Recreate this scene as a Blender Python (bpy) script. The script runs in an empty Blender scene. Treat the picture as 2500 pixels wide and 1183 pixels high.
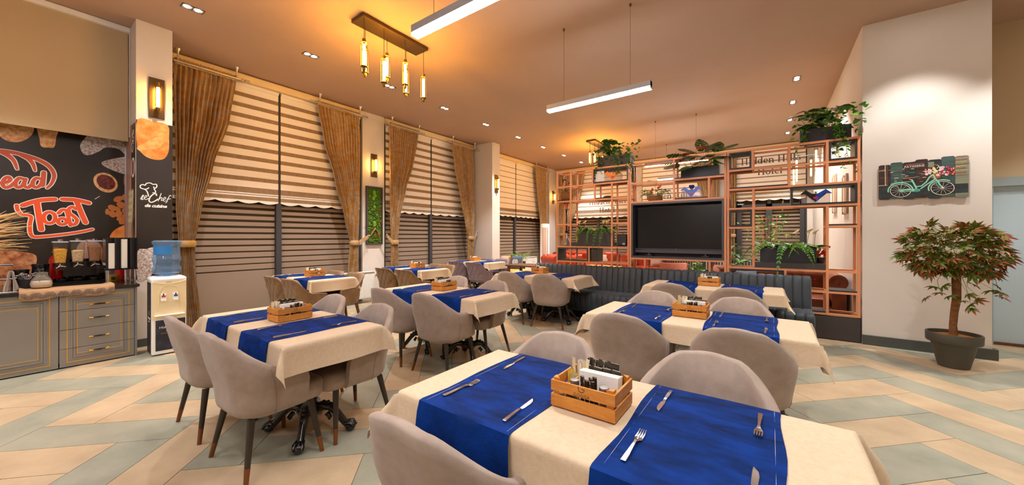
import bpy, bmesh, math, random
from mathutils import Vector, Matrix
R = math.radians
SC = bpy.context.scene
COL = SC.collection
# ------------------------------------------------------------------ camera, world, exposure
cam = bpy.data.cameras.new('camera')
cam.sensor_width = 36.0
cam.lens = 36.0 * 880.0 / 2500.0
cam.shift_y = -13.0 / 2500.0
cam.clip_start = 0.02
cam_ob = bpy.data.objects.new('camera', cam)
COL.objects.link(cam_ob)
cam_ob.location = (0, 0, 1.40)
cam_ob.rotation_euler = (R(90), 0, R(35.6))
SC.camera = cam_ob
w = bpy.data.worlds.new('night_sky'); SC.world = w; w.use_nodes = True
w.node_tree.nodes['Background'].inputs[0].default_value = (0.010, 0.013, 0.022, 1)
w.node_tree.nodes['Background'].inputs[1].default_value = 1.0
SC.view_settings.view_transform = 'Standard'
SC.view_settings.look = 'None'
SC.view_settings.gamma = 1.0
SC.view_settings.use_curve_mapping = False
SC.view_settings.exposure = 1.22
SC.cycles.max_bounces = 10
SC.cycles.diffuse_bounces = 5
SC.cycles.glossy_bounces = 3
SC.cycles.transmission_bounces = 6
SC.cycles.caustics_reflective = False
SC.cycles.caustics_refractive = False
SC.cycles.sample_clamp_indirect = 4.0
LAMP_WHITE = 38.0      # linear lamps, W/m2/sr scale of the emissive diffusers
SPOT_WATT = 78.0
BULB = 90.0
SCONCE = 45.0
# ------------------------------------------------------------------ colours and materials
def lin(h):
    h = h.lstrip('#')
    o = []
    for i in (0, 2, 4):
        c = int(h[i:i + 2], 16) / 255.0
        o.append(c / 12.92 if c <= 0.04045 else ((c + 0.055) / 1.055) ** 2.4)
    return (o[0], o[1], o[2], 1.0)
M = {}
def mat(name, hexc, rough=0.6, metal=0.0, var=None, bump=None, sheen=0.0, emit=0.0, trans=0.0, spec=None, coat=0.0, ior=None, ecol=None, sheencol=None):
    """principled material; var=(scale, hex2, stretch xyz) mixes a second colour by noise; bump=(scale, strength, stretch)"""
    m = bpy.data.materials.new(name); m.use_nodes = True
    nt = m.node_tree; b = nt.nodes['Principled BSDF']; L = nt.links.new
    b.inputs['Base Color'].default_value = lin(hexc)
    b.inputs['Roughness'].default_value = rough
    b.inputs['Metallic'].default_value = metal
    b.inputs['Sheen Weight'].default_value = sheen
    if sheen: b.inputs['Sheen Roughness'].default_value = 0.45
    if sheencol: b.inputs['Sheen Tint'].default_value = lin(sheencol)
    b.inputs['Transmission Weight'].default_value = trans
    b.inputs['Coat Weight'].default_value = coat
    if spec is not None: b.inputs['Specular IOR Level'].default_value = spec
    if ior: b.inputs['IOR'].default_value = ior
    if emit:
        b.inputs['Emission Color'].default_value = lin(ecol or hexc)
        b.inputs['Emission Strength'].default_value = emit
    tc = None
    def coords(stretch):
        nonlocal tc
        if tc is None: tc = nt.nodes.new('ShaderNodeTexCoord')
        mp = nt.nodes.new('ShaderNodeMapping'); mp.inputs['Scale'].default_value = stretch
        L(tc.outputs['Object'], mp.inputs['Vector']); return mp
    if var:
        n = nt.nodes.new('ShaderNodeTexNoise'); n.inputs['Scale'].default_value = var[0]; n.inputs['Detail'].default_value = 5
        n.inputs['Roughness'].default_value = 0.62
        L(coords(var[2] if len(var) > 2 else (1, 1, 1)).outputs[0], n.inputs['Vector'])
        r = nt.nodes.new('ShaderNodeValToRGB')
        r.color_ramp.elements[0].position = 0.36; r.color_ramp.elements[1].position = 0.66
        r.color_ramp.elements[0].color = lin(hexc); r.color_ramp.elements[1].color = lin(var[1])
        L(n.outputs['Fac'], r.inputs['Fac']); L(r.outputs['Color'], b.inputs['Base Color'])
    if bump:
        n = nt.nodes.new('ShaderNodeTexNoise'); n.inputs['Scale'].default_value = bump[0]; n.inputs['Detail'].default_value = 4
        L(coords(bump[2] if len(bump) > 2 else (1, 1, 1)).outputs[0], n.inputs['Vector'])
        bp = nt.nodes.new('ShaderNodeBump'); bp.inputs['Strength'].default_value = bump[1]; bp.inputs['Distance'].default_value = 0.01
        L(n.outputs['Fac'], bp.inputs['Height']); L(bp.outputs['Normal'], b.inputs['Normal'])
    M[name] = m
    return m
mat('paint_cream', '#d8d0c6', 0.75, var=(0.9, '#dcd4ca'))
mat('paint_ceiling', '#b89a84', 0.85, var=(0.7, '#bc9f8b'))
mat('paint_beige', '#cbb592', 0.8)
mat('tile_beige', '#c6ae8c', 0.42, var=(3.0, '#b09778'), bump=(9, 0.05))
mat('tile_grey', '#a3a08c', 0.42, var=(3.0, '#8d8d7b'), bump=(9, 0.05))
mat('grout', '#5c564a', 0.9)
mat('skirting', '#4a4e4a', 0.5)
mat('cloth', '#d6c1a4', 0.85, var=(60, '#ceb796'), bump=(260, 0.12), sheen=0.1)
mat('runner', '#023280', 0.75, var=(6, '#011c48', (1, 2.6, 1)), bump=(20, 0.4, (1, 2.2, 1)), spec=0.12)
mat('runner_thread', '#b8bcc8', 0.7)
mat('chair_fabric', '#a8978a', 0.85, var=(14, '#9c8b7e'), bump=(320, 0.18), sheen=0.25)
mat('chair_seam', '#857468', 0.85)
mat('quilt_brown', '#886640', 0.6, var=(8, '#735432'), sheen=0.25)
mat('quilt_purple', '#7a6870', 0.6, var=(8, '#6a5a62'), sheen=0.3)
mat('leg_dark', '#33291f', 0.4)
mat('leg_tip', '#7d4a22', 0.38, metal=0.35)
mat('wood_brown', '#6b4124', 0.5, var=(30, '#57331b', (1, 1, 0.15)))
mat('cast_iron', '#0c0b0a', 0.2, coat=0.4)
mat('steel', '#c9c9cc', 0.2, metal=1.0)
mat('steel_dull', '#9a9a98', 0.38, metal=0.9)
mat('crate_wood', '#d8933f', 0.5, var=(16, '#c47a28', (1, 1, 6)))
mat('brand_ink', '#5a3515', 0.8)
mat('paper_white', '#f4f1ea', 0.8)
mat('foil_black', '#4a4238', 0.22, metal=0.75, bump=(60, 0.6))
mat('foil_edge', '#cfc6b4', 0.35)
mat('sachet_yellow', '#efc12a', 0.5)
mat('sachet_olive', '#b5a860', 0.5)
mat('sachet_cream', '#ead9b0', 0.6)
mat('sachet_white', '#ece6da', 0.6)
mat('bar_copper', '#e39a6a', 0.45)
mat('panel_dark', '#423c3a', 0.5)
mat('panel_black', '#26262a', 0.5, var=(40, '#2c2c30', (1, 1, 8)))
mat('tv_screen', '#060b11', 0.10, spec=0.4)
mat('tv_frame', '#4a4850', 0.35)
mat('velvet_slate', '#363c42', 0.6, var=(6, '#2d3338'), sheen=0.5, sheencol='#a0b4c0')
mat('base_black', '#16130f', 0.7)
mat('steel_white', '#f2f0ec', 0.35)
mat('dark_frame', '#3a3a3e', 0.45)
mat('film', '#8f7c6b', 0.7)
mat('blind_cream', '#f4ece2', 0.85)
mat('blind_sheer', '#9d8467', 0.8, var=(7, '#8d7557', (1, 3, 1)))
mat('blind_plain', '#c2ab86', 0.8)
mat('cornice', '#e7cfa0', 0.6)
mat('curtain', '#ab7a24', 0.6, var=(8, '#ae9c84', (1, 1, 1.6)), sheen=0.1)
mat('rod_silver', '#c8bfb4', 0.3, metal=0.8)
mat('brass_aged', '#8a6a35', 0.4, metal=0.9)
mat('plate_bronze', '#5f4a2e', 0.42, metal=0.7)
mat('cord_dark', '#3a2c1c', 0.6)
mat('bulb_warm', '#ffb24a', 0.4, emit=BULB, ecol='#ffb740')
mat('bulb_sconce', '#ffb24a', 0.4, emit=SCONCE, ecol='#ffbe62')
mat('bulb_small', '#ffb24a', 0.4, emit=16.0, ecol='#ffbe62')
mat('lamp_alu', '#aeb0b4', 0.4, metal=0.3)
mat('lamp_diffuser', '#ffffff', 0.5, emit=LAMP_WHITE, ecol='#fdfbff')
mat('lens_white', '#ffffff', 0.5, emit=30.0, ecol='#fffaf2')
mat('poster_black', '#2c241c', 0.32, var=(2, '#241c15'))
mat('print_white', '#efe9df', 0.4)
mat('print_red', '#cc5535', 0.4)
mat('print_orange', '#ec5524', 0.4)
mat('print_crust', '#d8843a', 0.45, var=(26, '#f6cf98'))
mat('print_flour', '#9a7f70', 0.45, var=(40, '#efe6e0'))
mat('print_loaf', '#e0731c', 0.4, var=(9, '#f3a65a'))
mat('print_loaf_pale', '#f0b168', 0.4, var=(14, '#e58a38'))
mat('print_jam', '#3a0f08', 0.35, var=(30, '#8c2a17'))
mat('print_almond', '#d07c38', 0.45, var=(40, '#a85c28', (1, 1, 3)))
mat('print_stone', '#8a4420', 0.45, var=(14, '#e09a66'))
mat('print_wheat', '#d8d0a0', 0.5)
mat('print_pink', '#b58a78', 0.4)
mat('cabinet_grey', '#88837c', 0.42)
mat('gold_line', '#e0ab3c', 0.35, metal=0.35)
mat('granite', '#16120f', 0.15, var=(220, '#2a231c'))
mat('black_gloss', '#0b0a0c', 0.12)
def clear(name, hexc, amount, gloss, body=None, bodyfac=0.0):
    """thin clear material: tinted see-through, fresnel-weighted gloss, optionally a little milky body"""
    m = bpy.data.materials.new(name); m.use_nodes = True; nt = m.node_tree; L = nt.links.new
    nt.nodes.remove(nt.nodes['Principled BSDF']); out = nt.nodes['Material Output']
    t = nt.nodes.new('ShaderNodeBsdfTransparent'); t.inputs[0].default_value = lin(hexc)
    g = nt.nodes.new('ShaderNodeBsdfGlossy'); g.inputs['Roughness'].default_value = gloss
    lw = nt.nodes.new('ShaderNodeLayerWeight'); lw.inputs[0].default_value = .25
    mu = nt.nodes.new('ShaderNodeMath'); mu.operation = 'MULTIPLY_ADD'; L(lw.outputs['Facing'], mu.inputs[0]); mu.inputs[1].default_value = amount; mu.inputs[2].default_value = .03
    mx = nt.nodes.new('ShaderNodeMixShader'); L(mu.outputs[0], mx.inputs[0]); L(t.outputs[0], mx.inputs[1]); L(g.outputs[0], mx.inputs[2])
    last = mx
    if body:
        d = nt.nodes.new('ShaderNodeBsdfDiffuse'); d.inputs[0].default_value = lin(body)
        m2 = nt.nodes.new('ShaderNodeMixShader'); m2.inputs[0].default_value = bodyfac; L(mx.outputs[0], m2.inputs[1]); L(d.outputs[0], m2.inputs[2]); last = m2
    L(last.outputs[0], out.inputs['Surface']); M[name] = m
clear('clear_plastic', '#f4f0ea', 0.25, 0.05, '#d8cec4', 0.05)
clear('glass', '#f4f2ee', 0.35, 0.02, '#e8e0d8', 0.06)
clear('water_blue', '#c8dff4', 0.3, 0.05, '#9fc0de', 0.20)
clear('acrylic', '#f0e8e8', 0.3, 0.08, '#e6dcdc', 0.22)
clear('glass_dark', '#403628', 0.25, 0.03, '#4a3a26', 0.6)
mat('milk', '#f7ecd8', 0.5)
mat('corn_yellow', '#f7c01c', 0.7, var=(60, '#dc9c10'), bump=(70, 1.0))
mat('oat', '#f0d6ae', 0.7, var=(70, '#cfa874'), bump=(80, 1.0))
mat('granola', '#b8753e', 0.7, var=(90, '#8a522a'), bump=(90, 1.0))
mat('red_sauce', '#b3150f', 0.2, coat=0.5)
mat('towel', '#a27c56', 0.9)
mat('towel_dark', '#7b6a62', 0.9)
mat('pampas', '#dcb880', 0.9)
mat('label_blue', '#2f7fc6', 0.4)
mat('disp_cream', '#eadab0', 0.4)
mat('navy_print', '#23222f', 0.45)
mat('navy_line', '#4c5578', 0.5)
mat('red_plastic', '#c02818', 0.4)
mat('blue_plastic', '#1c4fc0', 0.4)
mat('moss_dark', '#3d5a12', 0.95, var=(40, '#5c7d1c'), bump=(60, 1.0))
mat('moss_bright', '#6fae1f', 0.95, bump=(90, 1.0))
mat('moss_gold', '#9a7a1c', 0.95, bump=(90, 1.0))
mat('driftwood', '#a5794e', 0.8, var=(30, '#7d5a38'))
mat('leaf_green', '#4f8c2c', 0.45, var=(18, '#3d7423'))
mat('leaf_deep', '#3a6b26', 0.4, var=(18, '#2b541c'))
mat('leaf_bright', '#70b02e', 0.5, var=(20, '#579426'))
mat('leaf_lime', '#86b52f', 0.5)
mat('leaf_pale', '#8fae7c', 0.5)
mat('stem_green', '#7c8a34', 0.6)
mat('petal_cream', '#fbe6ae', 0.5)
mat('petal_yellow', '#e8c040', 0.5)
mat('petal_red', '#e02222', 0.35)
mat('petal_orange', '#dc6a30', 0.5)
mat('wicker', '#a3713d', 0.8, var=(60, '#805329', (1, 1, 4)), bump=(90, 1.0, (1, 1, 3)))
mat('maple_green', '#6c7d2c', 0.55)
mat('maple_red', '#a4482a', 0.55)
mat('maple_mix', '#857a2e', 0.55, var=(30, '#8a5a2a'))
mat('maple_vein', '#b4ac3e', 0.6)
mat('bark', '#8a5c30', 0.85, var=(16, '#6d4522', (1, 1, 3)), bump=(30, 0.8))
mat('pot_grey', '#4b483e', 0.55)
mat('soil_orange', '#a86a1c', 0.95, var=(50, '#7c4a10'), bump=(60, 1.0))
mat('plank_edge', '#7c4a20', 0.7)
mat('sofa_red', '#b8401f', 0.42, var=(8, '#9c3218'))
mat('sofa_brown', '#8a4522', 0.42, var=(8, '#743618'))
mat('pink_fabric', '#c0705c', 0.7)
mat('cushion_beige', '#c4ab95', 0.85, var=(30, '#b1978a'))
mat('cushion_slate', '#4d5866', 0.8)
mat('cushion_yellow', '#e0a850', 0.75)
mat('cushion_rust', '#98382a', 0.8)
mat('tower_white', '#e9e2da', 0.4)
mat('tower_panel', '#d3b6a4', 0.4)
mat('door_glass', '#b4c6ce', 0.28)
mat('door_frame', '#9aa8aa', 0.4)
mat('kerchief_blue', '#1f52c8', 0.3)
mat('kerchief_navy', '#0c2a7a', 0.3)
mat('kerchief_black', '#1d1714', 0.35)
mat('kerchief_orange', '#ee7b22', 0.35)
mat('emblem_red', '#c01f30', 0.4)
mat('night_dark', '#1a1512', 0.9)
mat('text_brown', '#5a4434', 0.6)
mat('paint_teal_dark', '#33403f', 0.5, var=(9, '#22282c', (1, 1, 3)))
mat('paint_teal', '#48605a', 0.5, var=(9, '#2f4443', (0.5, 1, 4)))
mat('paint_brown', '#44302a', 0.5, var=(9, '#2b2226', (0.5, 1, 3)))
mat('paint_sage', '#8e8d76', 0.5, var=(9, '#6c7466', (0.5, 1, 3)))
mat('paint_mint', '#8fcfb4', 0.4)
mat('paint_mint_dark', '#4f9c90', 0.4)
mat('paint_ivory', '#e8dcc0', 0.5)
mat('paint_tyre', '#24242c', 0.5)
mat('paint_pink', '#d8508c', 0.5)
mat('paint_crimson', '#b01830', 0.5)
mat('paint_lemon', '#e8dc6a', 0.5)
mat('paint_rose', '#eccfd2', 0.5)
mat('paint_saddle', '#9a5a3c', 0.5)
# ------------------------------------------------------------------ mesh helpers
class MB:
    def __init__(s): s.v = []; s.f = []; s.mi = []; s.cur = 0
    def add(s, vs, fs):
        o = len(s.v); s.v += [tuple(v) for v in vs]
        s.f += [tuple(i + o for i in f) for f in fs]; s.mi += [s.cur] * len(fs); return s
    def box(s, x0, x1, y0, y1, z0, z1):
        return s.add([(x0, y0, z0), (x1, y0, z0), (x1, y1, z0), (x0, y1, z0), (x0, y0, z1), (x1, y0, z1), (x1, y1, z1), (x0, y1, z1)],
                     [(0, 3, 2, 1), (4, 5, 6, 7), (0, 1, 5, 4), (1, 2, 6, 5), (2, 3, 7, 6), (3, 0, 4, 7)])
    def loops(s, loops, closed=True, cap0=True, cap1=True):
        n = len(loops[0]); vs = [p for l in loops for p in l]; fs = []
        for i in range(len(loops) - 1):
            for j in range(n if closed else n - 1):
                k = (j + 1) % n
                fs.append((i * n + j, i * n + k, (i + 1) * n + k, (i + 1) * n + j))
        if closed and cap0: fs.append(tuple(range(n - 1, -1, -1)))
        if closed and cap1: fs.append(tuple((len(loops) - 1) * n + j for j in range(n)))
        return s.add(vs, fs)
    def lathe(s, prof, n=16, c=(0, 0, 0), cap0=True, cap1=True):
        return s.loops([[(c[0] + r * math.cos(2 * math.pi * j / n), c[1] + r * math.sin(2 * math.pi * j / n), c[2] + z) for j in range(n)] for r, z in prof], True, cap0, cap1)
    def tube(s, pts, rad, n=8, caps=True, flat=1.0):
        pts = [Vector(p) for p in pts]
        if not isinstance(rad, (list, tuple)): rad = [rad] * len(pts)
        loops = []; up = None
        for i, p in enumerate(pts):
            t = (pts[min(i + 1, len(pts) - 1)] - pts[max(i - 1, 0)]).normalized()
            if up is None:
                up = Vector((0, 0, 1)) if abs(t.z) < 0.9 else Vector((1, 0, 0))
            a = t.cross(up)
            if a.length < 1e-5: a = t.orthogonal()
            a.normalize(); b = t.cross(a).normalized(); up = -b if True else b
            up = (a.cross(t)).normalized()
            loops.append([p + a * math.cos(2 * math.pi * j / n) * rad[i] + up * math.sin(2 * math.pi * j / n) * rad[i] * flat for j in range(n)])
        return s.loops(loops, True, caps, caps)
    def ball(s, c, r, n=10, m=6, sq=(1, 1, 1)):
        L = []
        for i in range(m + 1):
            a = -math.pi / 2 + math.pi * i / m
            rr = max(math.cos(a), 0.02)
            L.append([(c[0] + r * sq[0] * rr * math.cos(2 * math.pi * j / n), c[1] + r * sq[1] * rr * math.sin(2 * math.pi * j / n), c[2] + r * sq[2] * math.sin(a)) for j in range(n)])
        return s.loops(L)
    def prism(s, poly, h0, h1, ax='z'):
        """2-D outline extruded along an axis: 'z' (x,y), 'x' (y,z), 'y' (x,z)"""
        def P(p, h):
            return (p[0], p[1], h) if ax == 'z' else ((h, p[0], p[1]) if ax == 'x' else (p[0], h, p[1]))
        n = len(poly)
        vs = [P(p, h0) for p in poly] + [P(p, h1) for p in poly]
        fs = [tuple(range(n - 1, -1, -1)), tuple(range(n, 2 * n))] + [(i, (i + 1) % n, n + (i + 1) % n, n + i) for i in range(n)]
        return s.add(vs, fs)
    def ribbon(s, pts, w, h0, h1, ax='z', closed=False, round_caps=True):
        """flat stroke of width w (or list of widths) along a 2-D polyline"""
        pts = [Vector(p) for p in pts]; n = len(pts)
        if not isinstance(w, (list, tuple)): w = [w] * n
        Lf = []; Rt = []
        for i, p in enumerate(pts):
            if closed: t = pts[(i + 1) % n] - pts[i - 1]
            else: t = pts[min(i + 1, n - 1)] - pts[max(i - 1, 0)]
            t.normalize(); nn = Vector((-t.y, t.x)) * w[i] / 2
            Lf.append(p + nn); Rt.append(p - nn)
        def P(p, h):
            return (p[0], p[1], h) if ax == 'z' else ((h, p[0], p[1]) if ax == 'x' else (p[0], h, p[1]))
        loops = []
        for i in range(n):
            e = 5e-6 * i; loops.append([P(Lf[i], h0 + e), P(Lf[i], h1 + e), P(Rt[i], h1 + e), P(Rt[i], h0 + e)])
        if closed: loops.append(loops[0])
        s.loops(loops, True, not closed, not closed)
        if round_caps and not closed:
            for e in (0, n - 1):
                poly = [(pts[e].x + w[e] / 2 * math.cos(k * math.pi / 4), pts[e].y + w[e] / 2 * math.sin(k * math.pi / 4)) for k in range(8)]
                e_ = (h1 - h0) * .12; s.prism(poly, h0 + e_, h1 - e_, ax)
        return s
    def xf(s, mtx, start=0):
        for i in range(start, len(s.v)):
            s.v[i] = tuple(mtx @ Vector(s.v[i]))
        return s
    def mesh(s, name, mats, smooth=None, bevel=0):
        me = bpy.data.meshes.new(name)
        me.from_pydata(s.v, [], s.f)
        for m in (mats if isinstance(mats, (list, tuple)) else [mats]):
            me.materials.append(M[m])
        if any(s.mi):
            me.polygons.foreach_set('material_index', s.mi)
        bm = bmesh.new(); bm.from_mesh(me)
        bmesh.ops.recalc_face_normals(bm, faces=bm.faces)
        if bevel:
            es = [e for e in bm.edges if e.is_manifold and e.calc_face_angle(0) > 0.7]
            bmesh.ops.bevel(bm, geom=es, offset=bevel, segments=2, affect='EDGES', profile=0.6, clamp_overlap=True)
        bm.to_mesh(me); bm.free()
        if smooth:
            me.shade_smooth()
            me.set_sharp_from_angle(angle=R(smooth))
        me.update()
        return me
    def build(s, name, mats, parent=None, smooth=None, bevel=0, loc=None, rot=None):
        return link(name, s.mesh(name, mats, smooth, bevel), parent, loc, rot)
def link(name, me, parent=None, loc=None, rot=None):
    o = bpy.data.objects.new(name, me); COL.objects.link(o)
    if parent is not None: o.parent = parent
    if loc is not None: o.location = loc
    if rot is not None: o.rotation_euler = rot
    return o
def tag(o, label, cat, group=None, kind=None):
    o['label'] = label; o['category'] = cat
    if group: o['group'] = group
    if kind: o['kind'] = kind
    return o
def thing(name, label, cat, loc=(0, 0, 0), rz=0.0, group=None):
    o = bpy.data.objects.new(name, None); COL.objects.link(o)
    o.location = loc; o.rotation_euler = (0, 0, rz); o.empty_display_size = 0.05
    return tag(o, label, cat, group)
def struct(name, mb, m, parent=None, smooth=None, bevel=0):
    o = mb.build(name, m, parent, smooth, bevel)
    if parent is None: o['kind'] = 'structure'
    return o
KIDS = {}
def dup(root, loc, rz, label, group=None, keep_scale=True):
    """copy of a thing with copies of its parts and sub-parts"""
    def cp(o, par):
        c = o.copy(); COL.objects.link(c)
        if par is not None: c.parent = par
        for ch in list(o.children): cp(ch, c)
        return c
    r = cp(root, None)
    r.location = loc; r.rotation_euler = (0, 0, rz); r['label'] = label
    if group: r['group'] = group
    return r
def rrect(a, b, r, n=4, cx=0.0, cy=0.0):
    p = []
    for (sx, sy, a0) in ((1, 1, 0), (-1, 1, 90), (-1, -1, 180), (1, -1, 270)):
        for k in range(n + 1):
            t = R(a0 + 90 * k / n)
            p.append((cx + sx * (a - r) + r * math.cos(t), cy + sy * (b - r) + r * math.sin(t)))
    return p
def slab(mb, a, b, r, prof, cx=0, cy=0, n=4):
    """rounded slab: prof = [(inset, z)]"""
    mb.loops([[(x, y, z) for x, y in rrect(a - i, b - i, max(r - i, 0.004), n, cx, cy)] for i, z in prof]); return mb
def smooth(pts, n=5):
    """Catmull-Rom through a 2-D polyline"""
    if len(pts) < 3: return list(pts)
    P = [pts[0]] + list(pts) + [pts[-1]]; out = []
    for i in range(1, len(P) - 2):
        for k in range(n):
            t = k / n; out.append(tuple(.5 * (2 * P[i][j] + (P[i + 1][j] - P[i - 1][j]) * t + (2 * P[i - 1][j] - 5 * P[i][j] + 4 * P[i + 1][j] - P[i + 2][j]) * t * t + (3 * P[i][j] - P[i - 1][j] - 3 * P[i + 1][j] + P[i + 2][j]) * t ** 3) for j in (0, 1)))
    return out + [tuple(P[-2])]
def smooth_ring(pts, n=3):
    m = len(pts); out = []
    for i in range(m):
        a, b, c, d = pts[i - 1], pts[i], pts[(i + 1) % m], pts[(i + 2) % m]
        for k in range(n):
            t = k / n; out.append(tuple(.5 * (2 * b[j] + (c[j] - a[j]) * t + (2 * a[j] - 5 * b[j] + 4 * c[j] - d[j]) * t * t + (3 * b[j] - a[j] - 3 * c[j] + d[j]) * t ** 3) for j in (0, 1)))
    return out
def sm(t): t = max(0.0, min(1.0, t)); return t * t * (3 - 2 * t)
def text_mesh(body, size, depth, m, shear=0.0, align='CENTER', spacing=1.0, offset=0.0):
    cu = bpy.data.curves.new('lettering', 'FONT'); cu.body = body; cu.size = size; cu.extrude = depth / 2
    cu.shear = shear; cu.align_x = align; cu.space_character = spacing; cu.resolution_u = 2; cu.offset = offset
    o = bpy.data.objects.new('lettering', cu); COL.objects.link(o)
    dg = bpy.context.evaluated_depsgraph_get(); dg.update()
    me = bpy.data.meshes.new_from_object(o.evaluated_get(dg))
    bpy.data.objects.remove(o); bpy.data.curves.remove(cu)
    me.materials.clear(); me.materials.append(M[m])
    return me
# ------------------------------------------------------------------ room shell  (x east, y north, z up, metres)
ZC = 4.17; XW = -7.35; YN = 13.3; XE = 4.6; YS = -3.4
b = MB(); b.box(XW - .3, XE + .2, YS - .2, YN + .3, -0.10, -0.004)
floor = struct('floor', b, 'grout')
b = MB(); b.box(XW - .3, XE + .2, YS - .2, YN + .3, ZC, ZC + .12)
struct('ceiling', b, 'paint_ceiling')
# herringbone planks, 0.32 x 1.05 m, laid at 45 degrees
P0, Q0, TU, TL = 4.440, 2.792, 0.4549, 1.4818
def clip(poly, f):
    out = []
    for i in range(len(poly)):
        a, c = poly[i], poly[(i + 1) % len(poly)]
        fa, fc = f(a), f(c)
        if fa >= 0: out.append(a)
        if (fa >= 0) != (fc >= 0):
            t = fa / (fa - fc); out.append((a[0] + (c[0] - a[0]) * t, a[1] + (c[1] - a[1]) * t))
    return out
tiles = []
for k in range(-44, 30):
    for c in range(-12, 12):
        p, q = P0 + TU * k + TL * c, Q0 + TU * k - TL * c
        for (p0, p1, q0, q1, even) in ((p, p + TU, q - TL, q, 'tile_beige'), (p - TL, p, q - TU, q, 'tile_grey')):
            g = 0.0028
            pq = [(p0 + g, q0 + g), (p1 - g, q0 + g), (p1 - g, q1 - g), (p0 + g, q1 - g)]
            poly = [((a - e) / 2, (a + e) / 2) for a, e in pq]
            for f in (lambda v: v[0] - XW - .002, lambda v: XE - .002 - v[0], lambda v: v[1] - YS - .002, lambda v: YN - .002 - v[1]):
                if len(poly) > 2: poly = clip(poly, f)
            if len(poly) < 3: continue
            m = even if k % 2 == 0 else ('tile_grey' if even == 'tile_beige' else 'tile_beige')
            cx = sum(v[0] for v in poly) / len(poly); cy = sum(v[1] for v in poly) / len(poly)
            tiles.append((cx * cx + cy * cy, cx, cy, poly, m))
FW = Vector((-math.sin(R(35.6)), math.cos(R(35.6))))
def seen(t):
    d = t[1] * FW.x + t[2] * FW.y; l = t[1] * FW.y - t[2] * FW.x
    return d > 1.0 and abs(l) < 1.62 * d + 0.8 and t[2] < 8.8 and not (t[1] > 1.2 and t[2] > 7.9)
tiles.sort(key=lambda t: (not seen(t), t[0]))
rest = {'tile_beige': MB(), 'tile_grey': MB()}
rnd = random.Random(3)
for i, (_, cx, cy, poly, m) in enumerate(tiles):
    if i < 298 and seen(tiles[i]):
        dz = rnd.uniform(-0.0006, 0)
        MB().prism(poly, -0.004, dz).build('tile', m, floor)
    else:
        rest[m].prism(poly, -0.004, 0)
for m in rest:
    o = rest[m].build('tile_field', m, floor); o['kind'] = 'stuff'
# walls
WIN = [(1.285, 4.52), (5.07, 8.19), (8.55, 12.68)]       # west bays between the pillars
b = MB()
b.box(-7.45, -7.20, YS, 0.94, 0, ZC)                      # behind the buffet
b.box(-7.45, -7.36, 0.94, YN, 4.05, ZC)
struct('wall_west', b, 'paint_cream')
for i, (x0, x1, y0, y1) in enumerate(((-7.40, -6.54, 0.94, 1.285), (-7.42, -7.27, 4.52, 5.07), (-7.42, -6.57, 8.19, 8.55), (-7.42, -7.23, 12.68, YN))):
    b = MB(); b.box(x0, x1, y0, y1, 0, ZC); struct('pillar', b, 'paint_cream', bevel=.004)
b = MB()
NW = [(-6.85, -4.0), (-3.75, -1.75), (-0.92, 0.86)]
xs = [-7.45] + [v for p in NW for v in p] + [1.05]
for i in range(0, len(xs), 2): b.box(xs[i], xs[i + 1], YN, YN + .16, 0, ZC)
b.box(-7.45, 1.05, YN + .001, YN + .159, 4.05, ZC)
struct('wall_north', b, 'paint_cream')
b = MB(); b.box(0.985, 2.06, 6.53, YN, 0, ZC)
struct('wall_northeast', b, 'paint_cream', bevel=.004)
b = MB(); b.box(2.06, 2.36, 7.5, 7.7, 0, ZC); b.box(2.36, XE, 7.5, 7.7, 2.17, ZC); b.box(3.75, XE, 7.5, 7.7, 0, 2.17)
struct('wall_recess', b, 'paint_beige')
b = MB(); b.box(XE, XE + .15, YS, 7.7, 0, ZC); struct('wall_east', b, 'paint_cream')
b = MB(); b.box(-7.45, XE + .15, YS - .15, YS, 0, ZC); struct('wall_south', b, 'paint_cream')
b = MB(); b.box(0.985, 2.10, 6.505, 6.53, 0.0, 0.125); b.box(2.06, 2.10, 6.53, 6.60, 0, 0.125)
struct('baseboard_north', b, 'skirting', bevel=.003)
b = MB(); b.box(-6.54, -6.52, 0.90, 1.285, 0, 0.10); b.box(-7.19, -6.52, .92, .94, 0, .10)
struct('baseboard_west', b, 'skirting')
# recess door: pale blue-grey panel in a frame
d = struct('door_1', MB().box(2.37, 3.74, 7.53, 7.57, 0.02, 2.06), 'door_glass')
b = MB(); b.box(2.34, 3.77, 7.47, 7.52, 2.06, 2.17); b.box(2.34, 2.37, 7.48, 7.56, 0, 2.06); b.box(3.74, 3.77, 7.48, 7.56, 0, 2.06)
b.build('door_frame', 'door_frame', d)
MB().box(2.37, 3.74, 7.50, 7.53, 0.0, 0.035).build('sill', 'wood_brown', d)
MB().box(2.88, 2.90, 7.50, 7.53, 0.035, 2.06).build('mullion', 'door_frame', d)
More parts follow.
